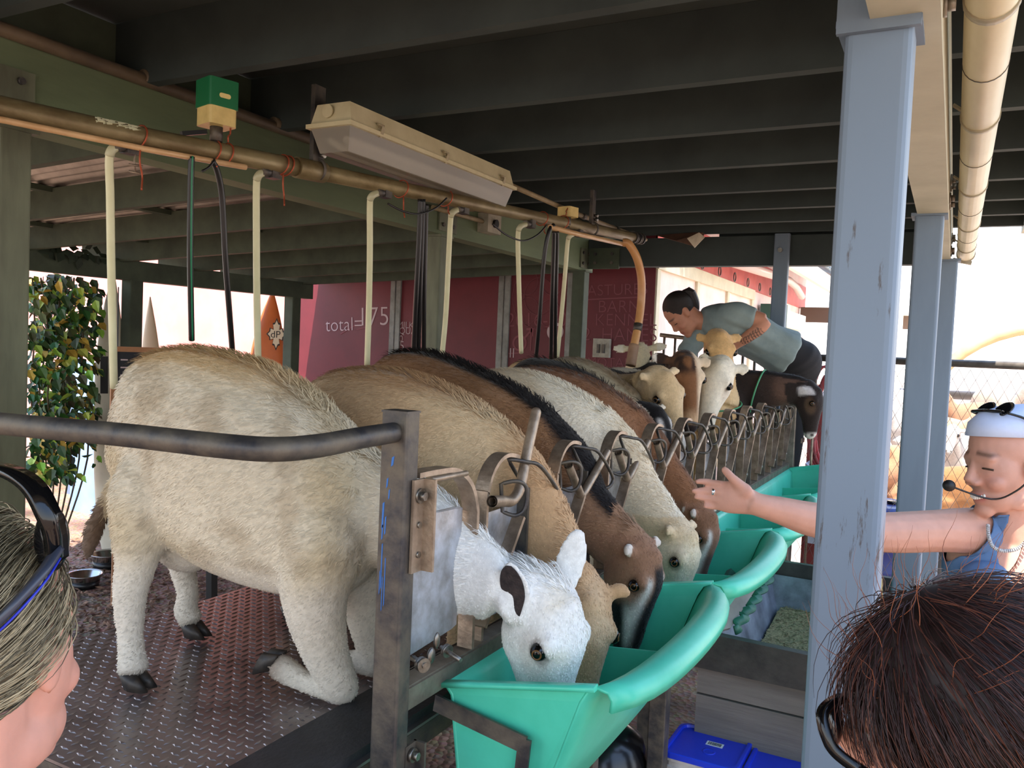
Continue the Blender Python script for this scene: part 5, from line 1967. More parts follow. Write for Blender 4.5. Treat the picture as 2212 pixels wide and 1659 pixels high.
rg = [cc + cr * 0.112 * math.cos(x) - cf * 0.115 * math.sin(x) + cu * (-0.03 * math.sin(x) + 0.012 * math.cos(x)) for x in np.linspace(0, 2 * math.pi, 30, endpoint=False)]
mb.tube(rg, 0.0045, 6, closed=True)
col_m = M('green_collar', (84, 168, 124), None, rough=0.6)
mb.build('collar', col_m, t11)

# dark brown goat reaching to the right
Y12 = 4.72


def dark_coat(g):
    p, no = g['p'], g['no']
    rgb = np.tile(L3((44, 36, 33)), (g['N'], 1))
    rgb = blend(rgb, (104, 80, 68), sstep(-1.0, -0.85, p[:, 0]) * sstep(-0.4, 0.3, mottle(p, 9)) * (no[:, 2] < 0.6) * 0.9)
    rgb = blend(rgb, (70, 54, 46), sstep(0.0, 0.6, mottle(p, 8)) * 0.6)
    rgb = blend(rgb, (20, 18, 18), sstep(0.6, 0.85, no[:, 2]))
    hd = g['head']
    rgb = blend(rgb, (32, 27, 26), hd * 0.9)
    rgb = blend(rgb, (214, 210, 210), hd * sstep(0.05, 0.035, g['t']) * sstep(-0.012, 0.0, g['t']) * sstep(0.04, 0.05, np.abs(g['ss'])) * sstep(-0.07, -0.05, g['n']))
    rgb = blend(rgb, (226, 218, 210), hd * sstep(0.25, 0.27, g['t']))
    return rgb


t12 = goat('goat', 'dark brown goat stretching its neck to the right over the gate end of the stand', (0, Y12, ZP), (1, 0, 0),
           [(-1.75, .54, .05, .05), (-1.70, .53, .13, .10), (-1.6, .54, .19, .14), (-1.42, .53, .205, .165), (-1.25, .52, .20, .165), (-1.10, .53, .18, .14), (-1.02, .55, .13, .1)],
           [(-1.12, Y12, 1.43, .11, .15), (-1.0, Y12, 1.455, .085, .125), (-0.88, Y12, 1.475, .07, .10), (-0.77, Y12, 1.48, .062, .085), (-0.71, Y12, 1.475, .056, .075)],
           V(-0.665, Y12 - 0.01, 1.50), unit(V(0.12, -0.05, -1)), unit(V(1, -0.2, 0.25)), dark_coat, hs=0.95, ears=((-0.02, 0.05, -0.11), (0.01, -0.05, -0.10)), legs=std_legs(-1.1, -1.62), voxel=0.010, fur=9000, mane=0.004)
mb = MB()
c = V(-0.955, Y12, 1.455)
rg = [c + V(0.035 * math.sin(x) * 0.9, 0.092 * math.cos(x), 0.125 * math.sin(x)) for x in np.linspace(0, 2 * math.pi, 30, endpoint=False)]
mb.tube(rg, 0.005, 6, closed=True)
mb.build('collar', col_m, t12)

# white goat in the back with ears held sideways
c13 = P(1383, 748, d=4.95)
goat('goat', 'white goat with sideways ears at the back, in front of the end hose', (c13[0] - 0.55, c13[1] + 0.42, ZP), (0.75, -0.6, 0),
     body_rows(0.0, 0.60, 0.68, 0.03, 0.19, 0.15), [(c13[0] - 0.12, c13[1] + 0.14, 1.40, .11, .13), (c13[0] - 0.04, c13[1] + 0.07, 1.50, .085, .10), (c13[0] - 0.01, c13[1] + 0.04, 1.60, .07, .085)],
     c13, view(0.0, -1.0, 0.45), view(0.0, 0.4, 1.0), coat((238, 230, 208), (216, 196, 150), 14, face=(226, 212, 176)), hs=0.9, ears=(view(-1, 0.0, 0.05) * 0.12, view(1, 0.15, 0.05) * 0.12),
     legs=std_legs(0.5, 0.08), voxel=0.010, fur=6000)


# ================================================================== PEOPLE
skin_mat = VCM('skin', rough=0.5, sss=0.12, bump=0.05, bscale=300, var=0.05, vscale=40, spec=0.4)
eye_white = M('eye_white', (226, 222, 214), None, rough=0.15)
iris_mat = M('brown_iris', (58, 40, 28), None, rough=0.1)
lens_mat = M('dark_glossy_lens', (10, 11, 16), None, rough=0.04, spec=0.8)


def frame_of(f_, u_):
    f_ = unit(f_)
    u_ = unit(np.asarray(u_, float) - f_ * np.dot(u_, f_))
    return f_, u_, np.cross(f_, u_)


def human_head(mb, C, f_, u_, s=1.0):
    """C = point midway between the ears; returns local -> world"""
    f_, u_, r_ = frame_of(f_, u_)
    C = np.asarray(C, float)

    def H(a, b_, c=0.0):
        return C + (f_ * a + u_ * b_ + r_ * c) * s

    A = (r_, f_, u_)
    B = lambda a, b_, c, rr: mb.ball(H(a, b_, c), np.array(rr) * s, 24, 16, axes=A)
    B(-0.012, 0.040, 0, (0.076, 0.098, 0.088))
    B(0.030, -0.012, 0, (0.066, 0.062, 0.088))
    B(0.040, -0.075, 0, (0.052, 0.050, 0.042))
    B(0.072, -0.104, 0, (0.026, 0.022, 0.020))
    B(0.066, 0.022, 0, (0.052, 0.026, 0.026))
    for q in (-1, 1):
        B(0.072, 0.020, q * 0.030, (0.024, 0.014, 0.010))
        B(0.058, -0.038, q * 0.036, (0.024, 0.026, 0.022))
        B(0.094, -0.036, q * 0.012, (0.010, 0.013, 0.009))
        B(0.012, -0.082, q * 0.040, (0.016, 0.036, 0.026))
        B(-0.006, -0.006, q * 0.074, (0.009, 0.018, 0.030))
        B(-0.012, 0.006, q * 0.080, (0.006, 0.016, 0.024))
    limb(mb, [(*H(0.084, 0.016), 0.009), (*H(0.094, -0.008), 0.010), (*H(0.106, -0.031), 0.0125)])
    for q in (-1, 1):
        B(0.0735, 0.0075, q * 0.031, (0.0165, 0.012, 0.0075))
        B(0.0725, -0.0135, q * 0.031, (0.0155, 0.011, 0.0065))
    B(0.083, -0.064, 0, (0.026, 0.014, 0.008))
    B(0.080, -0.080, 0, (0.024, 0.014, 0.009))
    return H, (f_, u_, r_)


def head_color(co, C, fr, s, base=(214, 164, 140), lips=(176, 96, 90), brow=(96, 66, 50)):
    f_, u_, r_ = fr
    l = (co - C) / s
    a, b_, c = l @ f_, l @ u_, l @ r_
    rgb = np.tile(L3(base), (len(co), 1))
    rgb = rgb * (1 + 0.05 * mottle(co, 40))[:, None]
    near = (np.abs(a) < 0.15) & (np.abs(b_) < 0.16) & (np.abs(c) < 0.1)
    rgb = blend(rgb, (206, 134, 118), near * np.exp(-((a - .07) / .03) ** 2 - ((b_ + .035) / .022) ** 2 - ((np.abs(c) - .038) / .02) ** 2) * 0.5)
    rgb = blend(rgb, lips, near * (a > 0.075) * np.exp(-((b_ + 0.072) / 0.010) ** 2) * sstep(0.030, 0.018, np.abs(c)))
    rgb = blend(rgb, brow, near * (a > 0.055) * np.exp(-((b_ - 0.026 - 0.006 * (1 - (np.abs(c) - .03) / .03)) / 0.005) ** 2) * sstep(0.010, 0.016, np.abs(c)) * sstep(0.056, 0.046, np.abs(c)) * 0.9)
    return rgb


def human_eyes(H, fr, s, root, squint=False):
    f_, u_, r_ = fr
    for q in (-1, 1):
        if squint:
            e = MB()
            e.tube(catmull([H(0.0735, -0.003, q * 0.0165), H(0.0845, -0.0015, q * 0.026), H(0.0835, -0.002, q * 0.036), H(0.072, -0.0055, q * 0.047)], 5), 0.0024 * s, 8)
            e.build('eye', iris_mat, root)
            continue
        c = H(0.0715, -0.003, q * 0.031)
        e = MB()
        e.ball(c, 0.0125 * s)
        eo = e.build('eye', eye_white, root)
        e = MB()
        e.ball(c + f_ * 0.0082 * s, (0.0062 * s,) * 3)
        e.build('iris', iris_mat, eo)


def garment(name, me, keep, off, mat, parent, thick=0.003, relax=3):
    """clothing lying over the body: the skin faces it covers, pushed outwards"""
    bm = bmesh.new()
    bm.from_mesh(me)
    bm.verts.ensure_lookup_table()
    o_ = np.array(ROOT.get(parent.name, (0, 0, 0)))
    cen = np.array([f.calc_center_median() for f in bm.faces]) + o_
    k = keep(cen)
    bmesh.ops.delete(bm, geom=[f for f, q in zip(bm.faces, k) if not q], context='FACES')
    bmesh.ops.delete(bm, geom=[v for v in bm.verts if not v.link_faces], context='VERTS')
    bm.normal_update()
    for v in bm.verts:
        v.co += v.normal * off
    edge = [v for v in bm.verts if v.is_boundary]
    for _ in range(6):
        upd = {}
        for v in edge:
            nb = [e.other_vert(v) for e in v.link_edges if e.is_boundary]
            if len(nb) == 2:
                upd[v] = v.co * 0.5 + (nb[0].co + nb[1].co) * 0.25
        for v, c in upd.items():
            v.co = c
    bmesh.ops.smooth_vert(bm, verts=bm.verts, factor=0.4, use_axis_x=True, use_axis_y=True, use_axis_z=True)
    m2 = bpy.data.meshes.new(name)
    bm.to_mesh(m2)
    bm.free()
    m2.polygons.foreach_set('use_smooth', np.ones(len(m2.polygons), bool))
    m2.materials.clear()
    m2.materials.append(mat)
    o = link(name, m2, parent)
    sol = o.modifiers.new('t', 'SOLIDIFY')
    sol.thickness = thick
    sol.offset = 1
    return o


def strands(name, parent, starts, normals, flow, length, n=9, r=0.0005, mat=None, rgb=None, lift=0.0, wob=0.25, center=None, radius=None):
    """loose hair as tapered strands, one part"""
    vs, fs, cs = [], [], []
    o_ = np.array(ROOT.get(parent.name, (0, 0, 0)))
    for i in range(len(starts)):
        p = np.array(starts[i], float)
        nn = normals[i]
        L = length * random.uniform(0.6, 1.2)
        ph = RNG.uniform(0, 6.28, 3)
        pts = [p.copy()]
        d = None
        for k in range(n - 1):
            f_ = flow(p)
            nrm = unit((p - center) / (radius ** 2)) if center is not None else nn
            t_ = f_ - nrm * np.dot(f_, nrm) * (1 - lift)
            t_ = unit(t_) + V(*(wob * np.sin(ph + k * 0.9)))
            t_ = unit(t_)
            d = t_ if d is None else unit(d * 0.5 + t_ * 0.5)
            p = p + d * L / (n - 1)
            pts.append(p.copy())
        up = unit(nn + 0.01)
        b0 = len(vs)
        for k, q in enumerate(pts):
            t_ = unit(pts[min(k + 1, n - 1)] - pts[max(k - 1, 0)])
            sd = unit(np.cross(t_, up))
            rr = r * (1 - 0.8 * k / (n - 1))
            bb = np.cross(sd, t_)
            vs += [q + sd * rr - o_, q - sd * rr * 0.5 + bb * rr * 0.8 - o_, q - sd * rr * 0.5 - bb * rr * 0.8 - o_]
        for k in range(n - 1):
            for q in range(3):
                fs.append((b0 + k * 3 + q, b0 + k * 3 + (q + 1) % 3, b0 + k * 3 + 3 + (q + 1) % 3, b0 + k * 3 + 3 + q))
        c = rgb(i) if callable(rgb) else rgb
        cs += [c] * (3 * n)
    me = bpy.data.meshes.new(name)
    me.from_pydata([tuple(v) for v in vs], [], fs)
    me.polygons.foreach_set('use_smooth', np.ones(len(me.polygons), bool))
    set_colors(me, np.array(cs))
    me.materials.append(mat)
    return link(name, me, parent, kind='stuff')


hair_mat = VCM('human_hair', rough=0.42, var=0.05, spec=0.5)


def ellipsoid_points(C, fr, R, n, keep):
    f_, u_, r_ = fr
    out, nr = [], []
    while len(out) < n:
        v = unit(RNG.normal(0, 1, 3))
        p = V(v[0] * R[0], v[1] * R[1], v[2] * R[2])
        if keep(p):
            out.append(C + f_ * p[0] + u_ * p[1] + r_ * p[2])
            nr.append(unit(f_ * v[0] / R[0] + u_ * v[1] / R[1] + r_ * v[2] / R[2]))
    return np.array(out), np.array(nr)


def legs_to(mb, hip, rr, z0, across, stance=0.10):
    for q in (-1, 1):
        h_ = hip + across * q * stance * 0.9
        kn = V(h_[0], h_[1], z0 + (hip[2] - z0) * 0.52) + across * q * 0.01
        an = V(h_[0], h_[1], z0 + 0.085)
        limb(mb, [(*h_, 0.085), (*(h_ * 0.6 + kn * 0.4), 0.075), (*kn, 0.056), (*(kn * 0.55 + an * 0.45), 0.052), (*an, 0.036)])


def shoe(p, fwd, parent, mat, L=0.24):
    mb = MB()
    f_ = unit(fwd)
    loft_mesh(mb, [(*(p - f_ * 0.06 + V(0, 0, 0.045)), 0.034, 0.044), (*(p + V(0, 0, 0.048)), 0.038, 0.047), (*(p + f_ * 0.08 + V(0, 0, 0.034)), 0.044, 0.033), (*(p + f_ * 0.15 + V(0, 0, 0.026)), 0.038, 0.025), (*(p + f_ * 0.175 + V(0, 0, 0.022)), 0.02, 0.018)], (0, 0, 1), 4, 18)
    mb.build('shoe', mat, parent)


# ---- guide with the headset, arm stretched out over the troughs
D1 = 1.95
Ch = P(2178, 1000, d=D1)
fh = unit(-cr * 0.985 - cf * 0.10 - cu * 0.10)
uh = unit(cu * 0.97 - cr * 0.16)
mb = MB()
H1, fr1 = human_head(mb, Ch, fh, uh, 0.98)
nk = P(2172, 1128, d=D1 + 0.03)
limb(mb, [(*H1(-0.02, -0.02), 0.060), (*(H1(-0.02, -0.05) * 0.4 + nk * 0.6), 0.054), (*nk, 0.058), (*P(2178, 1175, d=D1 + 0.05), 0.07)])
tx = cr                       # her shoulders lie across the view
tq = lambda x, y, dd=0.06: P(x, y, d=D1 + dd)
ty = unit(-cf + cu * 0.05)
rows = [(*tq(2190, 1130), 0.085, 0.06), (*tq(2192, 1160), 0.145, 0.08), (*tq(2195, 1215), 0.165, 0.10), (*tq(2200, 1290), 0.158, 0.112), (*tq(2200, 1390), 0.138, 0.10), (*tq(2195, 1480), 0.128, 0.095), (*tq(2190, 1590), 0.150, 0.105), (*tq(2188, 1680), 0.165, 0.11), (*tq(2186, 1740), 0.14, 0.10)]
loft_mesh(mb, rows, ty, 5, 28)
for dx in (-1, 1):
    bc = tq(2196 + dx * 68, 1275, -0.02)
    mb.ball(bc, (0.06, 0.055, 0.06))
sh = P(2082, 1146, d=D1 + 0.03)
limb(mb, [(*tq(2150, 1150, 0.05), 0.058), (*sh, 0.055), (*P(2020, 1147, d=D1), 0.050), (*P(1940, 1150, d=D1 - 0.03), 0.048), (*P(1868, 1148, d=D1 - 0.05), 0.044), (*P(1810, 1133, d=D1 - 0.06), 0.043), (*P(1745, 1120, d=D1 - 0.08), 0.039), (*P(1690, 1104, d=D1 - 0.09), 0.032), (*P(1640, 1091, d=D1 - 0.10), 0.0265), (*P(1618, 1083, d=D1 - 0.10), 0.026)], n=5)
# other arm, hanging
limb(mb, [(*tq(2270, 1150, 0.05), 0.056), (*tq(2320, 1170, 0.07), 0.052), (*tq(2350, 1300, 0.1), 0.044), (*tq(2355, 1390, 0.1), 0.04), (*tq(2335, 1480, -0.02), 0.034), (*tq(2310, 1550, -0.08), 0.026), (*tq(2300, 1590, -0.1), 0.03), (*tq(2297, 1625, -0.1), 0.02)])
# hand, palm to the viewer
DH = D1 - 0.10
hp = lambda x, y, dd=0.0: P(x, y, d=DH + dd)
loft_mesh(mb, [(*hp(1634, 1089), 0.026, 0.020), (*hp(1612, 1082), 0.031, 0.019), (*hp(1588, 1076), 0.036, 0.016), (*hp(1565, 1072, 0.006), 0.036, 0.013), (*hp(1552, 1070, 0.01), 0.033, 0.011)], -cf, 4, 20)
mb.ball(hp(1601, 1060, -0.006), (0.026, 0.016, 0.020))
for (b0, k1, k2, tp, r_) in (((1557, 1046), (1540, 1043), (1522, 1040), (1503, 1040), 0.0082), ((1554, 1063), (1535, 1062), (1515, 1060), (1495, 1060), 0.0084),
                             ((1555, 1079), (1538, 1078), (1520, 1076), (1501, 1074), 0.0080), ((1560, 1094), (1547, 1095), (1534, 1095), (1520, 1094), 0.0070)):
    limb(mb, [(*hp(*b0, 0.006), r_ * 1.15), (*hp(*k1, 0.012), r_), (*hp(*k2, 0.012), r_ * 0.92), (*hp(*tp, 0.006), r_ * 0.74)], n=4, seg=12)
limb(mb, [(*hp(1612, 1062, -0.006), 0.016), (*hp(1594, 1045, -0.012), 0.0125), (*hp(1580, 1031, -0.014), 0.0100), (*hp(1570, 1020, -0.012), 0.0092), (*hp(1562, 1011, -0.008), 0.0070)], n=4, seg=12)
legs_to(mb, tq(2188, 1700), 0.1, 0.0, cr, 0.095)
me = fuse(mb, 0.0040, 4)
guide = thing('person', 'guide in a blue tank top and white headband, smiling, arm stretched over the troughs', 'person', (Ch[0] + 0.02, Ch[1] + 0.03, 0))
co, no = mesh_arrays(me)
rgb = head_color(co, Ch, fr1, 0.98, (198, 148, 128))
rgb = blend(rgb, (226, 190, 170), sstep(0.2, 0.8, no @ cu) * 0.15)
body = finish(me, 'body', skin_mat, guide, rgb)
human_eyes(H1, fr1, 0.98, guide, True)
mb = MB()
for q in np.linspace(-0.024, 0.024, 11):
    mb.ball(H1(0.0955 - 16 * q * q, -0.0725 + 9 * q * q, q), (0.0026, 0.0030, 0.0048), 10, 8, axes=(fr1[2], fr1[0], fr1[1]))
mb.build('teeth', M('teeth', (240, 236, 226), None, rough=0.2), guide)


def in_top(c):
    l = c - tq(2195, 1215)
    x, z = l @ cr, l @ cu
    fr_ = l @ ty
    ax_ = np.abs(x)
    nw = 0.066 + 0.024 * np.clip((0.12 - z) / 0.08, 0, 1)
    top = np.where(ax_ < nw, np.where(fr_ > -0.03, -0.050 - 0.022 * (1 - (ax_ / 0.09) ** 2), 0.06), 0.135)
    hole = ax_ > 0.100 + 0.62 * np.clip(0.105 - z, 0, 0.12)
    inarm = (x < -0.185) | (x > 0.172) | ((x > 0.135) & (z < -0.20) & (fr_ < -0.09))
    return (z < top) & (z > -0.42) & ~hole & ~inarm


tank_mat = M('blue_tank_top', (92, 122, 160), (76, 106, 146), scale=12, rough=0.85, bump=0.3, bscale=40)
garment('tank_top', body.data, in_top, 0.006, tank_mat, guide)
garment('trousers', body.data, lambda c: (c[:, 2] < tq(2190, 1570)[2]) & (c[:, 2] > 0.07) & (c @ cr - tq(2190, 1570) @ cr < 0.2), 0.008, M('dark_trousers', (52, 56, 66), None, rough=0.9), guide)
for q in (-1, 1):
    pf = tq(2188, 1700) + cr * q * 0.09
    shoe(V(pf[0], pf[1], 0.0), -cf, guide, rubber)
# headband, sunglasses on top, headset, necklace, ring
mb = MB()
rowsb = []
f_, u_, r_ = fr1
for x in np.linspace(0, 2 * math.pi, 40, endpoint=False):
    rowsb.append((x, math.cos(x), math.sin(x)))
ring_lo = [H1(-0.014 + 0.100 * c_, 0.062 + 0.012 * c_, 0.078 * s_) for _, c_, s_ in rowsb]
ring_md = [H1(-0.018 + 0.094 * c_, 0.092 + 0.012 * c_, 0.073 * s_) for _, c_, s_ in rowsb]
ring_hi = [H1(-0.024 + 0.072 * c_, 0.118 + 0.006 * c_, 0.056 * s_) for _, c_, s_ in rowsb]
ring_tp = [H1(-0.026 + 0.036 * c_, 0.1325, 0.028 * s_) for _, c_, s_ in rowsb]
n = 40
vs = ring_lo + ring_md + ring_hi + ring_tp
mb.add(vs, [(k * n + i, k * n + (i + 1) % n, (k + 1) * n + (i + 1) % n, (k + 1) * n + i) for k in range(3) for i in range(n)] + [tuple(range(3 * n, 4 * n))], True)
band = mb.build('headband', M('pale_blue_white_cloth', (206, 216, 238), (188, 200, 228), scale=10, rough=0.85), guide)
sg = band.modifiers.new('t', 'SOLIDIFY')
sg.thickness = 0.004
sg.offset = 1
# hair behind the ears under the band
mb = MB()
mb.ball(H1(-0.045, 0.012, 0), (0.079, 0.075, 0.085), 24, 16, axes=(r_, f_, u_))
limb(mb, [(*H1(-0.10, 0.04), 0.03), (*H1(-0.145, 0.02), 0.034), (*H1(-0.165, -0.05), 0.03), (*H1(-0.16, -0.13), 0.015)])
mb.build('hair', M('blond_brown_hair', (150, 118, 84), (118, 90, 62), scale=60, rough=0.5, stretch=(1, 1, 6), bump=0.3), guide)
sgl = MB()
for q in (-1, 1):
    sgl.ball(H1(0.020, 0.132, q * 0.032), (0.029, 0.024, 0.006), 20, 12, axes=(r_, unit(f_ * 0.75 - u_ * 0.6), unit(u_ * 0.75 + f_ * 0.6)))
sgm = sgl.build('sunglasses', lens_mat, guide)
sgl = MB()
sgl.tube(catmull([H1(0.040, 0.128, -0.055), H1(0.046, 0.131, 0), H1(0.040, 0.128, 0.055)], 6), 0.004, 8)
sgl.build('frame', gloss_black, sgm)
for q in (-1, 1):
    sgl = MB()
    sgl.tube(catmull([H1(0.035, 0.126, q * 0.060), H1(-0.01, 0.10, q * 0.078), H1(-0.05, 0.04, q * 0.084)], 5), 0.003, 8)
    sgl.build('temple', gloss_black, sgm)
hs_ = MB()
mic = P(2050, 1049, d=D1 - 0.03)
hs_.tube(catmull([H1(0.0, -0.02, -0.084), H1(0.04, -0.055, -0.072), H1(0.085, -0.072, -0.045), mic], 6), 0.0022, 8)
hso = hs_.build('headset_boom', gloss_black, guide)
hs_ = MB()
hs_.ball(mic, (0.014, 0.014, 0.0135), 16, 12)
hs_.build('foam_mic', black_mat, hso)
mb = MB()
nb = catmull([P(2134, 1135, d=D1 - 0.025), P(2136, 1160, d=D1 - 0.045), P(2146, 1182, d=D1 - 0.06), P(2170, 1190, d=D1 - 0.065), P(2200, 1184, d=D1 - 0.06), P(2222, 1160, d=D1 - 0.04), P(2226, 1130, d=D1 - 0.01)], 7)
for i, p in enumerate(nb):
    t_ = unit(nb[min(i + 1, len(nb) - 1)] - nb[max(i - 1, 0)])
    mb.cyl(p - t_ * 0.0016, p + t_ * 0.0016, 0.0042, 10)
mb.build('necklace', M('pale_shell_beads', (214, 214, 212), (150, 150, 150), scale=300, rough=0.3), guide)
mb = MB()
rc = (hp(1541, 1062, 0.012))
ra = unit(hp(1532, 1061, 0.012) - hp(1550, 1063, 0.010))
mb.cyl(rc - ra * 0.0045, rc + ra * 0.0045, 0.0103, 18)
mb.build('ring', M('silver', (210, 214, 220), None, rough=0.2, metal=1.0), guide)

# ---- worker bending over the far goats
D2 = 4.95
q2 = lambda x, y, dd=0.0: P(x, y, d=D2 + dd)
Cw = q2(1474, 679)
fw = unit(-cr * 0.63 - cu * 0.77 - cf * 0.05)
uw = unit(-cr * 0.77 + cu * 0.63)
mb = MB()
H2, fr2 = human_head(mb, Cw, fw, uw, 1.0)
limb(mb, [(*H2(-0.03, -0.02), 0.058), (*q2(1502, 690), 0.056), (*q2(1522, 696), 0.062), (*q2(1540, 700), 0.075)])
rows = [(*q2(1527, 694), 0.13, 0.07), (*q2(1548, 696), 0.185, 0.095), (*q2(1580, 704), 0.19, 0.118), (*q2(1622, 722), 0.165, 0.112), (*q2(1655, 738), 0.150, 0.105), (*q2(1690, 757), 0.165, 0.115), (*q2(1706, 772), 0.165, 0.115), (*q2(1714, 792, 0.12), 0.15, 0.11), (*q2(1714, 812, 0.25), 0.12, 0.10)]
loft_mesh(mb, rows, cu, 5, 26)
# near arm
limb(mb, [(*q2(1568, 682, -0.12), 0.062), (*q2(1592, 678, -0.17), 0.060), (*q2(1622, 685, -0.20), 0.050), (*q2(1650, 693, -0.22), 0.043)])
limb(mb, [(*q2(1652, 693, -0.22), 0.043), (*q2(1640, 708, -0.22), 0.042), (*q2(1615, 728, -0.20), 0.034), (*q2(1592, 744, -0.17), 0.026), (*q2(1578, 754, -0.15), 0.028), (*q2(1566, 762, -0.13), 0.018)])
# far arm hanging down
limb(mb, [(*q2(1530, 700, 0.05), 0.062), (*q2(1508, 722, 0.06), 0.055), (*q2(1490, 748, 0.04), 0.046), (*q2(1474, 772, 0.0), 0.036), (*q2(1462, 790, -0.05), 0.028), (*q2(1452, 806, -0.08), 0.028), (*q2(1446, 818, -0.1), 0.016)])
hipw = q2(1706, 785)
legw = q2(1712, 795, 0.28)
legs_to(mb, legw, 0.1, 0.865, cf, 0.075)
me = fuse(mb, 0.007, 4)
worker = thing('person', 'worker with a dark hair bun and grey-green shirt bending over the far goats', 'person', (hipw[0], hipw[1], 0.86))
co, no = mesh_arrays(me)
rgb = head_color(co, Cw, fr2, 1.0, (190, 134, 108), (160, 88, 80), (60, 42, 34))
# leafy tattoo along the forearm
ta, tb = q2(1640, 712, -0.25), q2(1604, 742, -0.2)
td = unit(tb - ta)
lt_ = (co - ta) @ td
pr_ = (co - ta) @ cu - ((co - ta) @ td) * (td @ cu)
tm = (lt_ > -0.01) & (lt_ < np.linalg.norm(tb - ta)) & (np.abs(pr_ + 0.008) < 0.02) & (np.linalg.norm(co - ta - lt_[:, None] * td, axis=1) < 0.06)
rgb = blend(rgb, (44, 48, 46), tm * (np.sin(lt_ * 380 + pr_ * 160) > 0.1) * 0.85)
bodyw = finish(me, 'body', skin_mat, worker, rgb)
human_eyes(H2, fr2, 1.0, worker, True)
shirt_mat = M('grey_green_shirt', (146, 162, 160), (126, 144, 146), scale=7, rough=0.9, bump=0.5, bscale=14)
mb = MB()
rows = [(*q2(1519, 697), 0.10, 0.078), (*q2(1530, 696), 0.16, 0.098), (*q2(1550, 696), 0.20, 0.112), (*q2(1582, 705), 0.205, 0.135), (*q2(1622, 723), 0.185, 0.135), (*q2(1655, 742), 0.175, 0.128), (*q2(1685, 757), 0.190, 0.138), (*q2(1699, 764), 0.196, 0.144)]
loft_mesh(mb, rows, cu, 5, 26)
loft_mesh(mb, [(*q2(1564, 684, -0.12), 0.075, 0.075), (*q2(1590, 680, -0.17), 0.078, 0.078), (*q2(1612, 686, -0.19), 0.070, 0.070), (*q2(1626, 690, -0.20), 0.066, 0.066)], cu, 4, 20)
loft_mesh(mb, [(*q2(1530, 702, 0.04), 0.08, 0.08), (*q2(1510, 722, 0.05), 0.072, 0.072), (*q2(1496, 742, 0.04), 0.066, 0.066), (*q2(1481, 766, 0.02), 0.056, 0.056)], cu, 4, 20)
ms = fuse(mb, 0.008, 4)
for p in ms.vertices:
    c = p.co
    w_ = 0.0045 * math.sin(c.x * 38 + c.z * 60) * math.sin(c.y * 22 + 1)
    p.co = c + p.normal * w_
finish(ms, 't_shirt', shirt_mat, worker, np.tile(L3((120, 138, 134)), (len(ms.vertices), 1)))
garment('trousers', bodyw.data, lambda c: ((c - q2(1688, 757)) @ unit(q2(1706, 775) - q2(1660, 740)) > -0.03) & (c[:, 2] > 0.93) & (c[:, 2] < 1.85), 0.010, M('black_trousers', (26, 27, 32), None, rough=0.9), worker)
for q in (-1, 1):
    pf = legw + cf * q * 0.07
    shoe(V(pf[0], pf[1], 0.865), -cr, worker, rubber)
mb = MB()
f_, u_, r_ = fr2
mb.ball(H2(-0.022, 0.048, 0), (0.083, 0.098, 0.094), 24, 18, axes=(r_, f_, u_))
hw_ = mb.build('hair', M('dark_brown_hair', (44, 34, 30), (30, 24, 22), scale=50, rough=0.4, stretch=(1, 1, 5), bump=0.4), worker)
mb = MB()
limb(mb, [(*q2(1481, 644), 0.035), (*q2(1487, 634), 0.040), (*q2(1493, 646), 0.042), (*q2(1499, 660), 0.036), (*q2(1504, 672), 0.02)])
mb.build('hair_bun', MATS['dark_brown_hair'], worker)

# ---- foreground onlooker at the lower left: ash-blond hair, sunglasses pushed up
D3 = 0.74
q3 = lambda x, y, dd=0.0: P(x, y, d=D3 + dd)
C3 = q3(-62, 1418)
f3 = unit(cr * 0.06 + cf * 0.99 - cu * 0.05)
u3 = unit(cu * 0.98 - cr * 0.08)
mb = MB()
H3, fr3 = human_head(mb, C3, f3, u3, 1.0)
base3 = C3 + V(0, 0, -0.24) - unit(V(f3[0], f3[1], 0)) * 0.03
limb(mb, [(*H3(-0.02, -0.03), 0.058), (*(H3(-0.02, -0.09) * 0.5 + base3 * 0.5), 0.056), (*base3, 0.066)])
ac3 = unit(np.cross(V(0, 0, 1), f3))
loft_mesh(mb, [(*(base3 + V(0, 0, -0.01)), 0.09, 0.07), (*(base3 + V(0, 0, -0.06)), 0.17, 0.09), (*(base3 + V(0, 0, -0.2)), 0.18, 0.11), (*(base3 + V(0, 0, -0.4)), 0.16, 0.10), (*(base3 + V(0, 0, -0.55)), 0.17, 0.11), (*(base3 + V(0, 0, -0.66)), 0.14, 0.10)], f3, 4, 22)
for q in (-1, 1):
    limb(mb, [(*(base3 + ac3 * q * 0.16 + V(0, 0, -0.08)), 0.055), (*(base3 + ac3 * q * 0.22 + V(0, 0, -0.25)), 0.045), (*(base3 + ac3 * q * 0.23 + V(0, 0, -0.40)), 0.038), (*(base3 + ac3 * q * 0.2 + f3 * 0.08 + V(0, 0, -0.6)), 0.028), (*(base3 + ac3 * q * 0.2 + f3 * 0.1 + V(0, 0, -0.7)), 0.03)])
legs_to(mb, base3 + V(0, 0, -0.62), 0.1, 0.0, ac3, 0.09)
me = fuse(mb, 0.0045, 4)
look3 = thing('person', 'onlooker at the lower left corner with ash-blond hair and sunglasses pushed up', 'person', (base3[0], base3[1], 0))
co, no = mesh_arrays(me)
rgb = head_color(co, C3, fr3, 1.0, (208, 152, 134), (180, 100, 96), (150, 120, 90))
body3 = finish(me, 'body', skin_mat, look3, rgb)
human_eyes(H3, fr3, 1.0, look3)
garment('shirt', body3.data, lambda c: (c[:, 2] < base3[2] - 0.05) & (c[:, 2] > base3[2] - 0.58), 0.008, M('pale_shirt', (170, 168, 170), None, rough=0.9), look3)
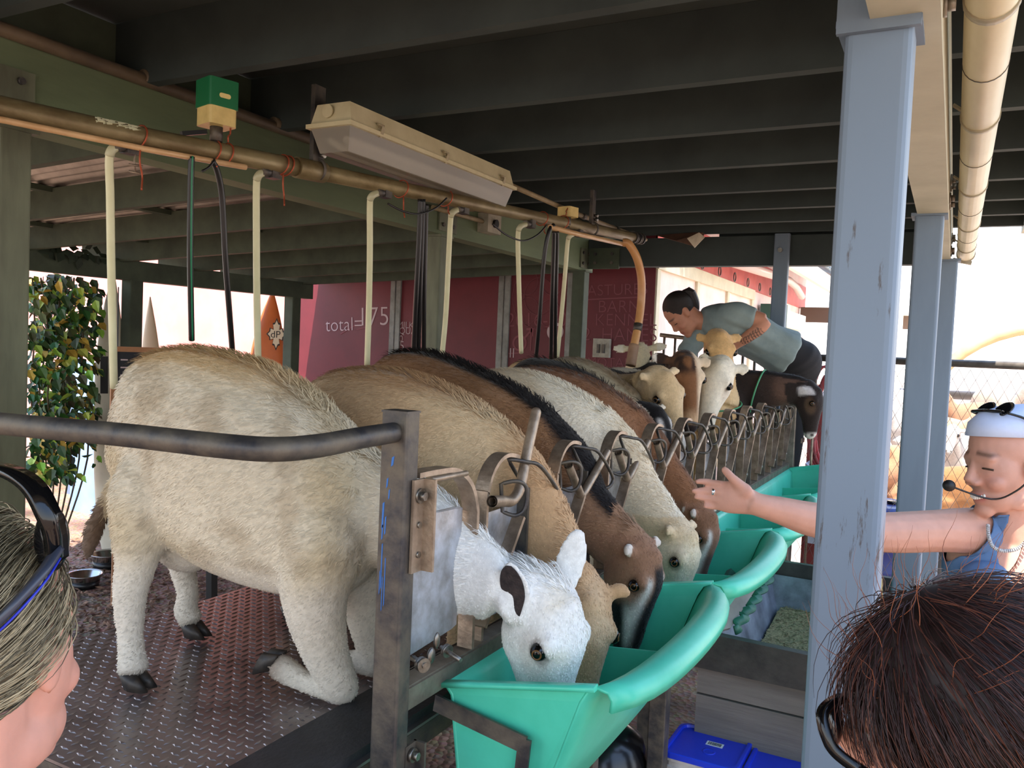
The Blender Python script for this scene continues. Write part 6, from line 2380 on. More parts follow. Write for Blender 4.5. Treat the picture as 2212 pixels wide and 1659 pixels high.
garment('trousers', body3.data, lambda c: (c[:, 2] < base3[2] - 0.55) & (c[:, 2] > 0.07), 0.008, MATS['dark_trousers'], look3)
for q in (-1, 1):
    shoe(V(base3[0], base3[1], 0) + ac3 * q * 0.085, f3, look3, rubber)
R3 = V(0.100, 0.098, 0.082)
Ce3 = H3(-0.018, 0.038)
mb = MB()
capv = []
hl = lambda p: p[0] < 0.050 - 0.50 * max(0, -p[1] - 0.01) and p[1] > -0.10
mb.ball(Ce3 - fr3[0] * 0.020, (0.0835, 0.094, 0.097), 26, 18, axes=(fr3[2], fr3[0], fr3[1]))
mb.build('hair', M('ash_blond_hair_base', (124, 112, 90), (96, 86, 70), scale=40, rough=0.6), look3)
st_, nr_ = ellipsoid_points(Ce3, fr3, V(0.100, 0.100, 0.086), 3600, hl)
strands('hair_strands', look3, st_, nr_, lambda p: -fr3[0] * 0.9 - fr3[1] * 0.5, 0.10, n=8, r=0.0009, mat=hair_mat,
        rgb=lambda i: L3((200, 186, 152)) * random.choice((0.16, 0.35, 0.6, 0.8, 1.0)), center=Ce3, radius=R3, wob=0.16)
sg3 = MB()
sg3.ball(q3(112, 1165, -0.035), (0.012, 0.028, 0.014), 20, 14, axes=(unit(-cf), cu, cr))
lens3 = sg3.build('sunglasses', lens_mat, look3)
sg3 = MB()
pf3 = catmull([q3(-60, 1000, -0.01), q3(20, 1018, -0.045), q3(72, 1052, -0.062), q3(104, 1110, -0.066), q3(118, 1150, -0.06), q3(124, 1210, -0.05)], 6)
sg3.sweep(pf3, flat_sec(0.007, 0.018), up=-cf)
sg3.build('front_frame', gloss_black, lens3)
sg3 = MB()
tp3 = catmull([q3(122, 1190, -0.055), q3(92, 1236, -0.085), q3(45, 1290, -0.10), q3(0, 1336, -0.105), q3(-60, 1390, -0.10)], 6)
sg3.sweep(tp3, flat_sec(0.012, 0.005), up=-cf)
tp_o = sg3.build('temple', M('slate_temple', (58, 64, 80), None, rough=0.3), lens3)
sg3 = MB()
sg3.tube([p - cu * 0.0062 + cr * 0.003 for p in tp3], 0.0011, 6)
sg3.build('blue_trim', M('blue_trim', (36, 52, 190), None, rough=0.3), tp_o)

# ---- foreground onlooker at the lower right: dark red hair, sunglasses on
D4 = 0.86
q4 = lambda x, y, dd=0.0: P(x, y, d=D4 + dd)
C4 = q4(2055, 1560)
f4 = unit(-cr * 0.86 + cf * 0.42 - cu * 0.12)
u4 = unit(cu * 0.98 - cr * 0.1)
mb = MB()
H4, fr4 = human_head(mb, C4, f4, u4, 1.0)
base4 = C4 + V(0, 0, -0.24) - unit(V(f4[0], f4[1], 0)) * 0.03
ac4 = unit(np.cross(V(0, 0, 1), f4))
limb(mb, [(*H4(-0.02, -0.03), 0.056), (*(H4(-0.02, -0.09) * 0.5 + base4 * 0.5), 0.052), (*base4, 0.062)])
loft_mesh(mb, [(*(base4 + V(0, 0, -0.01)), 0.085, 0.07), (*(base4 + V(0, 0, -0.06)), 0.155, 0.085), (*(base4 + V(0, 0, -0.2)), 0.165, 0.105), (*(base4 + V(0, 0, -0.36)), 0.145, 0.095), (*(base4 + V(0, 0, -0.5)), 0.165, 0.11), (*(base4 + V(0, 0, -0.6)), 0.14, 0.10)], f4, 4, 22)
for q in (-1, 1):
    limb(mb, [(*(base4 + ac4 * q * 0.15 + V(0, 0, -0.08)), 0.05), (*(base4 + ac4 * q * 0.20 + V(0, 0, -0.25)), 0.042), (*(base4 + ac4 * q * 0.2 + V(0, 0, -0.40)), 0.036), (*(base4 + ac4 * q * 0.18 + f4 * 0.08 + V(0, 0, -0.58)), 0.026), (*(base4 + ac4 * q * 0.18 + f4 * 0.1 + V(0, 0, -0.66)), 0.028)])
legs_to(mb, base4 + V(0, 0, -0.56), 0.1, 0.0, ac4, 0.085)
me = fuse(mb, 0.0045, 4)
look4 = thing('person', 'onlooker at the lower right corner with tousled dark red hair, seen from behind', 'person', (base4[0], base4[1], 0))
co, no = mesh_arrays(me)
body4 = finish(me, 'body', skin_mat, look4, head_color(co, C4, fr4, 1.0, (206, 150, 126)))
human_eyes(H4, fr4, 1.0, look4)
garment('shirt', body4.data, lambda c: (c[:, 2] < base4[2] - 0.05) & (c[:, 2] > base4[2] - 0.54), 0.008, M('dark_shirt', (70, 66, 74), None, rough=0.9), look4)
garment('trousers', body4.data, lambda c: (c[:, 2] < base4[2] - 0.5) & (c[:, 2] > 0.07), 0.008, MATS['dark_trousers'], look4)
for q in (-1, 1):
    shoe(V(base4[0], base4[1], 0) + ac4 * q * 0.08, f4, look4, rubber)
Ce4 = H4(-0.022, 0.030)
R4 = V(0.118, 0.120, 0.106)
mb = MB()
mb.ball(Ce4, (0.100, 0.108, 0.114), 28, 20, axes=(fr4[2], fr4[0], fr4[1]))
limb(mb, [(*H4(-0.06, 0.0), 0.09), (*H4(-0.10, -0.08), 0.075), (*H4(-0.11, -0.16), 0.06), (*H4(-0.10, -0.24), 0.03)])
mb.build('hair', M('dark_red_hair_base', (44, 28, 25), (30, 20, 19), scale=40, rough=0.5), look4)
st_, nr_ = ellipsoid_points(Ce4, fr4, V(0.112, 0.117, 0.103), 2600, lambda p: p[1] > -0.07)


def red_rgb(i):
    v = random.random()
    return L3((40 + 46 * v * v, 24 + 20 * v * v, 20 + 16 * v)) if v < 0.85 else L3((104, 58, 42))


crown4 = Ce4 + fr4[1] * 0.11 + fr4[0] * 0.02
strands('hair_strands', look4, st_, nr_, lambda p: unit(p - crown4) * 0.55 + cr * 0.55 - cu * 0.85 - fr4[0] * 0.2, 0.15, n=9, r=0.0008, mat=hair_mat, rgb=red_rgb, center=Ce4, radius=R4, wob=0.22)
st_, nr_ = ellipsoid_points(Ce4, fr4, V(0.115, 0.120, 0.106), 90, lambda p: p[1] > 0.02)
strands('flyaway_hair', look4, st_, nr_, lambda p: unit(p - Ce4) * 0.8 + cr * 0.5 + cu * 0.2, 0.085, n=9, r=0.0006, mat=hair_mat, rgb=lambda i: L3((150, 88, 60)), wob=0.5, lift=1.0)
sg4 = MB()
sg4.ball(q4(1800, 1560, 0.03), (0.010, 0.024, 0.024), 20, 14, axes=(unit(cr * 0.9 - cf * 0.3), cu, unit(cf + cr * 0.3)))
l4 = sg4.build('sunglasses', lens_mat, look4)
sg4 = MB()
pf4 = catmull([q4(1822, 1506, 0.02), q4(1794, 1520, 0.0), q4(1776, 1545, -0.015), q4(1786, 1590, -0.025), q4(1806, 1625, -0.03), q4(1860, 1665, -0.04), q4(1920, 1700, -0.06)], 6)
sg4.sweep(pf4, flat_sec(0.006, 0.011), up=-cf)
sg4.build('frame', gloss_black, l4)


# ================================================================== LEFT BACKGROUND
# climbing plant at the left edge
pl = thing('climbing_plant', 'leafy climbing plant with green and yellow leaves beside the left post', 'plant', (-5.35, 3.1, 0))
leaf_m = VCM('leaf', rough=0.5, var=0.2, vscale=20, spec=0.4)
mb = MB()
cols = []
faces_c = []
for i in range(1500):
    px = random.uniform(62, 214)
    py = random.uniform(592, 1035)
    if px > 150 and py > 960 and random.random() < 0.8:
        continue
    if px > 175 + 25 * math.sin(py * 0.03) and random.random() < 0.6:
        continue
    dd = random.uniform(5.15, 5.75)
    c = P(px, py, d=dd)
    if c[2] < 0.25:
        continue
    nrm = unit(V(random.uniform(-0.4, 1), random.uniform(-1, 0.2), random.uniform(-0.2, 1)))
    ax = unit(np.cross(nrm, V(random.uniform(-1, 1), random.uniform(-1, 1), -1.0)))
    ax = unit(ax * 0.5 - V(0, 0, 1) + nrm * np.dot(nrm, V(0, 0, 1)))
    ay = np.cross(nrm, ax)
    L = random.uniform(0.05, 0.095)
    w_ = L * random.uniform(0.62, 0.85)
    pts = [c, c + ax * L * .28 + ay * w_ * .45 + nrm * 0.006, c + ax * L * .62 + ay * w_ * .36 + nrm * 0.004, c + ax * L - nrm * 0.008, c + ax * L * .62 - ay * w_ * .36 + nrm * 0.004, c + ax * L * .28 - ay * w_ * .45 + nrm * 0.006, c + ax * L * .5 - nrm * 0.004]
    mb.add(pts, [(0, 1, 6), (1, 2, 6), (2, 3, 6), (3, 4, 6), (4, 5, 6), (5, 0, 6)])
    v = random.random()
    k = (random.uniform(30, 60), random.uniform(52, 84), random.uniform(26, 40)) if v < 0.72 else ((random.uniform(110, 150), random.uniform(140, 170), 60) if v < 0.9 else (172, 142, 60))
    cols += [L3(k) * 1.35] * 7
fo = mb.build('foliage', leaf_m, pl, kind='stuff')
set_colors(fo.data, np.array(cols))
mb = MB()
stm = M('vine_stem', (86, 74, 54), None, rough=0.8)
for k in range(7):
    x0 = 75 + k * 18
    mb.tube(catmull([P(x0 - 5, 600, d=5.4), P(x0 + 12 * math.sin(k), 720, d=5.45), P(x0 - 8, 850, d=5.4), P(x0 + 6, 990, d=5.5)] + [P(95 + k * 6, 1175, d=5.6)], 5), 0.006, 6)
mb.build('stem', stm, pl)
# hanging sprigs under the low beam
for (px, py, lab) in ((172, 548, 'sprig of dry leaves hanging from the low green beam at the far left'),):
    c = P(px, py, X=XL + 0.08)
    mb = MB()
    for i in range(22):
        d_ = unit(V(random.uniform(-.3, .6), random.uniform(-1, 1), random.uniform(-1, 0.2)))
        b0 = c + V(0, random.uniform(-0.22, 0.16), random.uniform(-0.02, 0.04))
        ay = unit(np.cross(d_, V(1, 0, 0.3)))
        L = random.uniform(0.05, 0.10)
        mb.add([b0, b0 + d_ * L * 0.5 + ay * L * 0.3, b0 + d_ * L, b0 + d_ * L * 0.5 - ay * L * 0.3], [(0, 1, 2, 3)])
    tag(mb.build('leaf_sprig', M('dark_leaf', (44, 58, 40), (30, 42, 28), scale=20)), lab, 'leaves', kind='stuff')

# surfboards
def surfboard(name, label, base, top, wid, thick, mat, across, nose=0.35, tail_w=0.55):
    base, top = np.asarray(base, float), np.asarray(top, float)
    o = thing(name, label, 'surfboard', base)
    ax = unit(top - base)
    L = np.linalg.norm(top - base)
    across = unit(np.asarray(across, float) - ax * np.dot(across, ax))
    nn = np.cross(ax, across)
    rows = []
    for u_ in np.linspace(0, 1, 15):
        w_ = wid * max(0.05, math.sin(math.pi * min(1, 0.12 + 0.88 * (u_ ** 0.8))) ** 0.55) if u_ < 0.5 else wid * max(0.04, (1 - ((u_ - 0.5) / 0.5) ** 2.6))
        t_ = thick * max(0.25, 1 - (2 * u_ - 1) ** 4)
        rows.append((*(base + ax * L * u_ + nn * 0.05 * (2 * u_ - 1) ** 2), w_, t_))
    m_ = MB()
    loft_mesh(m_, rows, nn, 3, 24)
    m_.sm = [True] * len(m_.sm)
    m_.build('board', mat, o)
    return o, ax, across, nn, L


cream_board = M('cream_surfboard', (226, 220, 200), (210, 202, 180), scale=3, rough=0.3)
sb, *_ = surfboard('surfboard', 'tall cream white surfboard standing upright beside the climbing plant', P(232, 1200, Z=0.02), P(238, 585, d=5.62), 0.105, 0.03, cream_board, cr)
m_ = MB()
pa, pb_ = P(226, 770, d=5.58), P(224, 850, d=5.58)
m_.frame_box(pa * .5 + pb_ * .5 - cf * 0.0, cr, -cf, cu, (0.05, 0.012, 0.25), 0.004)
m_.build('tail_pad', black_mat, sb)
m_ = MB()
m_.tube([P(256, 620, d=5.55), P(252, 900, d=5.55), P(256, 1190, d=5.6)], 0.004, 6)
m_.build('stringer', M('slate_line', (90, 96, 110), None), sb)
surfboard('surfboard', 'cream surfboard partly hidden behind the rump of the white goat', np.append(P(345, 1080, d=6.1)[:2], 0.02), P(318, 640, d=6.1), 0.085, 0.025, M('tan_surfboard', (226, 200, 164), None, rough=0.35), cr)
ob, oax, oac, onn, oL = surfboard('surfboard', 'orange surfboard with a black and white emblem between the green posts', V(-5.47, 5.50, 0.02), V(-5.44, 5.56, 2.06), 0.17, 0.028, M('orange_surfboard', (206, 104, 40), (184, 88, 34), scale=2, rough=0.35), V(0.8, 0.55, 0))
# emblem: leaf shaped badge
ec = P(597, 722, Y=5.44)
ex, ez = unit(V(0.83, 0.55, 0)), V(0, 0, 1)
def star(sc_, off):
    out = []
    for k in range(24):
        a = 2 * math.pi * k / 24
        r_ = sc_ * (1.0 if k % 2 == 0 else 0.78) * (0.55 + 0.45 * abs(math.cos(2 * a)))
        out.append(ec + ex * r_ * 0.75 * math.sin(a) + ez * r_ * 1.25 * math.cos(a) + np.cross(ex, ez) * off)
    return out
m_ = MB()
m_.prism(star(0.115, 0.0), np.cross(ex, ez) * 0.002)
m_.build('emblem', M('emblem_black', (40, 30, 24), None), ob)
m_ = MB()
m_.prism(star(0.098, 0.0022), np.cross(ex, ez) * 0.001)
m_.build('emblem', M('emblem_cream', (226, 204, 170), None), ob)
text_mesh('emblem_letters', 'dP', ec + ex * -0.05 + ez * -0.03 + np.cross(ex, ez) * 0.0034, ex, ez, 0.085, MATS['emblem_black'], ob)

# chalk menu board
cbp = P(258, 858, d=4.85)
cbt = P(258, 764, d=4.95)
cbr = P(352, 766, d=5.10)
cb = thing('chalkboard', 'wood framed blackboard with small chalk writing behind the white goat', 'board', cbp)
axr = unit(cbr - cbt)
axr = unit(V(axr[0], axr[1], 0))
up_ = unit(V(0.0, 0.0, 1.0))
c0 = cbp + axr * 0.2 + up_ * 0.02
m_ = MB()
nrm = np.cross(axr, up_)
m_.frame_box(c0, axr, nrm, up_, (0.46, 0.02, 0.52))
m_.build('slate', M('blackboard', (34, 36, 42), (46, 48, 54), scale=8, rough=0.8), cb)
for (dx, dz, sx_, sz) in ((0, 0.262, 0.49, 0.03), (0, -0.262, 0.49, 0.03), (-0.235, 0, 0.03, 0.5), (0.235, 0, 0.03, 0.5)):
    m_ = MB()
    m_.frame_box(c0 + axr * dx + up_ * dz + nrm * 0.004, axr, nrm, up_, (sx_, 0.03, sz))
    m_.build('frame', M('tan_frame_wood', (176, 124, 84), (150, 104, 70), scale=10), cb)
for dx in (-0.2, 0.2):
    m_ = MB()
    m_.bar(c0 + axr * dx - nrm * 0.03 + up_ * 0.2, c0 + axr * dx - nrm * 0.03 - up_ * c0[2], 0.03, 0.02, up=nrm)
    m_.build('easel_leg', MATS['tan_frame_wood'], cb)
for k in range(9):
    for j in range(5):
        m_ = MB()
        L = random.uniform(0.02, 0.05)
        p = c0 + axr * (-0.2 + j * 0.08) + up_ * (0.20 - k * 0.045) + nrm * 0.0106
        m_.frame_box(p + axr * L / 2, axr, nrm, up_, (L, 0.0006, 0.008))
        m_.build('chalk_word', chalk, cb)

# steel bowls on the gravel
def bowl(c, r_, h_, label):
    o = thing('bowl', label, 'bowl', c, 'steel bowls on the gravel')
    m_ = MB()
    m_.lathe(c, [(0.001, 0.004), (r_ * 0.72, 0.004), (r_ * 0.95, h_ * 0.9), (r_ * 1.04, h_), (r_ * 1.04, h_ + 0.004), (r_ * 0.92, h_ * 0.96), (r_ * 0.68, 0.012), (0.001, 0.012)], 30)
    m_.build('bowl_body', M('stainless', (190, 188, 186), None, rough=0.22, metal=1.0), o)
    m_ = MB()
    m_.lathe(c, [(r_ * 0.74, 0.001), (r_ * 0.80, 0.001), (r_ * 0.86, h_ * 0.5), (r_ * 0.83, h_ * 0.5), (r_ * 0.74, 0.02)], 30)
    m_.build('rubber_foot', hose_black, o)


bowl(P(182, 1268, Z=0.0), 0.105, 0.085, 'steel bowl on the gravel behind the left onlooker, the nearer of the two')
bowl(P(232, 1226, Z=0.0), 0.11, 0.10, 'steel bowl on the gravel at the foot of the cream surfboard')
# black table leg behind the stand
tl = MB()
b0 = P(457, 1330, Z=0.0)
tl.bar(b0, b0 + V(-0.02, 0, 0.62), 0.045, 0.045)
tag(tl.build('table_leg', black_mat), 'black square leg standing on the gravel behind the stand deck', 'leg')
# bark chips
mb = MB()
for i in range(5200):
    x, y = random.uniform(-6.0, -2.0), random.uniform(1.4, 5.2)
    a = random.uniform(0, 6.28)
    L, w_ = random.uniform(0.012, 0.035), random.uniform(0.006, 0.016)
    t_ = V(math.cos(a), math.sin(a), random.uniform(-0.4, 0.4))
    s_ = V(-math.sin(a), math.cos(a), random.uniform(-0.5, 0.5))
    c = V(x, y, random.uniform(0.006, 0.016))
    mb.add([c - t_ * L - s_ * w_, c + t_ * L - s_ * w_ * .6, c + t_ * L * .8 + s_ * w_, c - t_ * L * .7 + s_ * w_, c + V(0, 0, 0.008)], [(0, 1, 4), (1, 2, 4), (2, 3, 4), (3, 0, 4)])
tag(mb.build('bark_chips', M('bark_chip', (148, 112, 88), (84, 62, 50), scale=30, rough=0.9)), 'scattered brown bark chips over the ground left of the stand', 'bark chips', kind='stuff')
# blue panel and slim posts out in the sun at the far left
pb0 = P(176, 1100, d=7.4)
mb = MB()
mb.box((pb0[0] - 0.18, pb0[1], 0.0), (pb0[0] + 0.18, pb0[1] + 0.06, 1.35), 0.02)
tag(mb.build('blue_board', M('faded_blue', (150, 180, 226), (128, 160, 214), scale=3, rough=0.6)), 'faded blue upright panel out in the sun behind the climbing plant', 'panel')
pb1 = P(148, 1100, d=8.2)
mb = MB()
mb.box((pb1[0] - 0.04, pb1[1], 0.0), (pb1[0] + 0.04, pb1[1] + 0.08, 1.5))
tag(mb.build('slim_post', M('slate_post', (110, 124, 150), None, rough=0.7)), 'slim blue grey post out in the sun behind the climbing plant', 'post')

# ================================================================== RIGHT FOREGROUND: feed box, lids, buckets
fbx = thing('feed_box', 'old wooden feed box with a metal liner, below the green troughs', 'box', (-0.4, 3.0, 0))
x0, x1, y0, y1 = -0.665, 0.02, 2.62, 3.62
siding = M('grey_board_siding', (118, 112, 106), (96, 91, 86), scale=4, rough=0.8, bump=0.3, bscale=24, stretch=(0.5, 1, 5))
for k, (za, zb2) in enumerate(((0.02, 0.20), (0.205, 0.385), (0.39, 0.565), (0.57, 0.69))):
    m_ = MB()
    m_.box((x0, y0 - 0.02 + 0.004 * (k % 2), za), (x1, y0, zb2))
    m_.build('front_board', siding, fbx)
m_ = MB()
m_.hexa([(x0 - 0.01, y0 - 0.045, 0.66), (x1 + 0.01, y0 - 0.045, 0.66), (x1 + 0.01, y0 - 0.012, 0.66), (x0 - 0.01, y0 - 0.012, 0.66), (x0 - 0.01, y0 - 0.045, 0.775), (x1 + 0.01, y0 - 0.045, 0.765), (x1 + 0.01, y0 - 0.012, 0.765), (x0 - 0.01, y0 - 0.012, 0.775)])
m_.build('top_rail', wood_dark, fbx)
m_ = MB()
m_.box((x0, y1, 0.02), (x1, y1 + 0.03, 0.79))
m_.build('back_board', wood_dark, fbx)
for x in (x0, x1 - 0.02):
    m_ = MB()
    m_.box((x, y0, 0.02), (x + 0.02, y1, 0.74))
    m_.build('side_board', wood_dark, fbx)
m_ = MB()
lin_ = M('worn_zinc_liner', (150, 156, 168), (96, 100, 110), scale=7, rough=0.45, metal=0.5, bump=0.1)
a_ = [(x0 + 0.03, y0 + 0.01), (x1 - 0.03, y0 + 0.01), (x1 - 0.03, y1 - 0.02), (x0 + 0.03, y1 - 0.02)]
b_ = [(x0 + 0.12, y0 + 0.10), (x1 - 0.10, y0 + 0.10), (x1 - 0.10, y1 - 0.12), (x0 + 0.12, y1 - 0.12)]
vs = [(x, y, 0.735) for x, y in a_] + [(x, y, 0.45) for x, y in b_]
m_.add(vs, [(0, 1, 5, 4), (1, 2, 6, 5), (2, 3, 7, 6), (3, 0, 4, 7), (4, 5, 6, 7)], False)
l_ = m_.build('liner', lin_, fbx)
sol = l_.modifiers.new('t', 'SOLIDIFY')
sol.thickness = 0.004
m_ = MB()
grid = 26
xs = np.linspace(x0 + 0.09, x1 - 0.07, grid)
ys = np.linspace(y0 + 0.06, y1 - 0.08, grid)
vs = [(x, y, 0.60 + 0.02 * math.sin(x * 9) * math.cos(y * 7) + random.uniform(0, 0.008)) for y in ys for x in xs]
m_.add(vs, [(j * grid + i, j * grid + i + 1, (j + 1) * grid + i + 1, (j + 1) * grid + i) for j in range(grid - 1) for i in range(grid - 1)])
for i in range(2600):
    x, y = random.uniform(xs[0], xs[-1]), random.uniform(ys[0], ys[-1])
    a = random.uniform(0, 6.28)
    c = V(x, y, 0.606 + 0.02 * math.sin(x * 9) * math.cos(y * 7) + random.uniform(0, 0.006))
    t_ = V(math.cos(a), math.sin(a), random.uniform(-.5, .5)) * random.uniform(0.004, 0.008)
    s_ = V(-math.sin(a), math.cos(a), random.uniform(-.5, .5)) * 0.003
    m_.add([c - t_, c + s_, c + t_, c - s_], [(0, 1, 2, 3)])
fd = m_.build('feed_mash', M('feed_mash', (156, 142, 104), (98, 88, 58), scale=120, rough=0.9))
tag(fd, 'coarse yellow-brown feed lying in the metal liner of the wooden feed box', 'feed', kind='stuff')
# corrugated lid leaning against the box
ld = thing('leaning_sheet', 'grey and green corrugated lid leaning upright between the troughs and the feed box', 'lid', P(1600, 1300, d=2.75))
e0, e1 = P(1530, 1372, d=2.60), P(1575, 1360, d=2.64)
f0, f1 = P(1595, 1238, d=2.82), P(1655, 1236, d=2.86)
m_ = MB()
m_.prism([e0, e1, f1, f0], unit(np.cross(e1 - e0, f0 - e0)) * 0.012)
m_.build('sheet', M('weathered_sheet', (150, 140, 134), (122, 114, 110), scale=6, rough=0.7), ld)
gre = M('green_lid_edge', (44, 104, 84), (34, 84, 68), scale=10, rough=0.5)
m_ = MB()
m_.bar(e0 - cr * 0.02, f0 - cr * 0.02, 0.036, 0.022, up=-cf)
m_.build('green_edge', gre, ld)
m_ = MB()
wv = []
for q in range(60):
    u_ = q / 59
    p = e1 + (f1 - e1) * u_ + cr * (0.014 + 0.010 * math.sin(u_ * 2 * math.pi * 6)) - cf * 0.012
    wv.append(p)
m_.sweep(wv, flat_sec(0.028, 0.006), up=-cf)
m_.build('wavy_edge', gre, ld)

# buckets with blue lids
def bucket(cx, cy, sx_, sy, ztop, label, sticker):
    o = thing('bucket', label, 'bucket', (cx, cy, 0), 'square buckets with blue lids')
    def rr(sx2, sy2, z, r_=0.03):
        out = []
        for px_, py_, a0 in ((sx2 - r_, sy2 - r_, 0), (-sx2 + r_, sy2 - r_, 90), (-sx2 + r_, -sy2 + r_, 180), (sx2 - r_, -sy2 + r_, 270)):
            for q in range(5):
                a = math.radians(a0 + q * 22.5)
                out.append((cx + px_ + r_ * math.cos(a), cy + py_ + r_ * math.sin(a), z))
        return out
    def stack(rings, mat, name, par, capb=True, capt=True):
        m2 = MB()
        n = len(rings[0])
        vs = [p for r_ in rings for p in r_]
        fs = [(k * n + i, k * n + (i + 1) % n, (k + 1) * n + (i + 1) % n, (k + 1) * n + i) for k in range(len(rings) - 1) for i in range(n)]
        if capb:
            fs.append(tuple(range(n - 1, -1, -1)))
        if capt:
            fs.append(tuple(range((len(rings) - 1) * n, len(rings) * n)))
        m2.add(vs, fs)
        return m2.build(name, mat, par)
    hx, hy = sx_ / 2, sy / 2
    body_m = M('dusty_white_bucket', (206, 200, 196), (170, 162, 158), scale=12, rough=0.5)
    stack([rr(hx * .86, hy * .86, 0.0), rr(hx * .96, hy * .96, ztop - 0.06), rr(hx, hy, ztop - 0.058), rr(hx, hy, ztop - 0.045), rr(hx * .97, hy * .97, ztop - 0.043), rr(hx * .97, hy * .97, ztop - 0.03), rr(hx, hy, ztop - 0.028), rr(hx, hy, ztop - 0.016)], body_m, 'body', o)
    blue = M('blue_lid_plastic', (30, 56, 206), (34, 64, 214), scale=4, rough=0.4)
    lid = stack([rr(hx * 1.03, hy * 1.03, ztop - 0.018), rr(hx * 1.03, hy * 1.03, ztop - 0.002), rr(hx * 1.0, hy * 1.0, ztop), rr(hx * .93, hy * .93, ztop), rr(hx * .91, hy * .91, ztop - 0.008)], blue, 'lid', o)
    m2 = MB()
    m2.lathe((cx + 0.01, cy - 0.03, ztop - 0.008), [(0.02, 0.0), (0.02, 0.002), (0.015, 0.002), (0.012, -0.001), (0.001, -0.001)], 20)
    m2.build('moulded_dimple', blue, lid)
    if sticker:
        m2 = MB()
        m2.box((cx - 0.012, cy + 0.012, ztop - 0.0075), (cx + 0.040, cy + 0.040, ztop - 0.0068))
        stk = m2.build('sticker', M('white_sticker', (226, 226, 232), None), lid)
        xx = cx - 0.006
        while xx < cx + 0.033:
            w_ = random.choice((0.0008, 0.0014, 0.002))
            m2 = MB()
            m2.box((xx, cy + 0.017, ztop - 0.0068), (xx + w_, cy + 0.036, ztop - 0.0064))
            m2.build('bar_mark', gloss_black, stk)
            xx += w_ + random.choice((0.001, 0.0016))
    return o


l0 = P(1530, 1608, Z=0.45)
bucket(l0[0], l0[1], 0.225, 0.225, 0.45, 'bucket with a blue lid and a white barcode sticker, left of the other one', True)
l1 = P(1700, 1655, Z=0.44)
bucket(l1[0] + 0.005, l1[1] + 0.01, 0.225, 0.225, 0.44, 'bucket with a plain blue lid, close to the big grey post', False)
# dark shop vacuum-like machine in the shade below the troughs
vc = P(1350, 1600, d=2.35)
vo_ = thing('canister', 'dark round canister machine in the shadow under the nearest trough', 'machine', (vc[0] - 0.12, vc[1] + 0.15, 0))
c = V(vc[0] - 0.12, vc[1] + 0.15, 0.0)
m_ = MB()
m_.lathe(c, [(0.001, 0.05), (0.13, 0.05), (0.14, 0.30), (0.135, 0.36)], 28)
m_.build('tank', M('dark_tank', (26, 26, 28), None, rough=0.3), vo_)
m_ = MB()
m_.lathe(c, [(0.145, 0.36), (0.145, 0.40), (0.12, 0.47), (0.06, 0.51), (0.001, 0.515)], 28)
m_.build('motor_head', M('dark_head', (20, 20, 22), None, rough=0.2), vo_)
m_ = MB()
m_.box(c + V(0.02, -0.16, 0.24), c + V(0.13, -0.12, 0.31))
m_.build('red_badge', M('dark_red_badge', (96, 24, 26), None, rough=0.4), vo_)
for k in range(4):
    a = k * math.pi / 2 + 0.5
    m_ = MB()
    m_.ball(c + V(0.12 * math.cos(a), 0.12 * math.sin(a), 0.025), 0.025)
    m_.build('caster', hose_black, vo_)

# ================================================================== FENCES, GATE, YARD
YF = 5.42
fr_m = M('fence_pipe', (120, 112, 104), (94, 86, 80), scale=14, rough=0.5, metal=0.4)
fen = thing('chain_link_fence', 'chain link fence with a rusty top pipe across the right background', 'fence', (-0.8, YF, 0))
m_ = MB()
m_.tube([(-0.86, YF, 1.662), (3.2, YF, 1.672)], 0.022, 12)
m_.build('top_rail', fr_m, fen)
for x, r_ in ((-0.62, 0.024), (1.6, 0.022)):
    m_ = MB()
    m_.cyl((x, YF, 0), (x, YF, 1.66), r_, 12)
    m_.build('fence_post', fr_m, fen)
    for z in (0.35, 0.75, 1.3):
        m2 = MB()
        m2.cyl((x, YF, z), (x, YF, z + 0.022), r_ + 0.006, 12)
        m2.build('clamp', bolt_mat, fen)
m_ = MB()
cell = 0.058
zlo, zhi, xa, xb = 0.18, 1.64, -0.80, 3.2
nz_ = int((zhi - zlo) / cell)
xk = xa
ii = 0
while xk < xb:
    for sgn in (0, 1):
        pts = []
        for k in range(nz_ + 1):
            off = 0.5 if (k + sgn) % 2 else -0.5
            pts.append((xk + cell * 0.5 * off * 1.0 + cell * 0.25 * (1 if sgn == 0 else -1) * 0, YF + 0.003 * (1 if off > 0 else -1), zlo + k * cell))
        if sgn == 0:
            m_.tube([np.array(p) for p in pts], 0.0013, 4, cap=False)
    xk += cell * 0.5
    ii += 1
    # neighbouring wires zigzag in opposite phase so that they hook into diamonds
    pts = []
    for k in range(nz_ + 1):
        off = -0.5 if k % 2 else 0.5
        pts.append(np.array((xk + cell * 0.5 * off, YF - 0.003 * (1 if off > 0 else -1), zlo + k * cell)))
    m_.tube(pts, 0.0013, 4, cap=False)
    xk += cell * 0.5
m_.build('wire_mesh', M('galvanised_wire', (116, 104, 98), None, rough=0.45, metal=0.5), fen)
m_ = MB()
ys_ = YF + 0.01
pts = catmull([(-0.24 + 0.012 * math.sin(k * 1.7), YF - 0.03, 1.22 - 0.028 * k) for k in range(12)], 3)
m_.tube(pts, 0.002, 6)
m_.build('red_string', M('red_string', (214, 96, 84), None), fen)
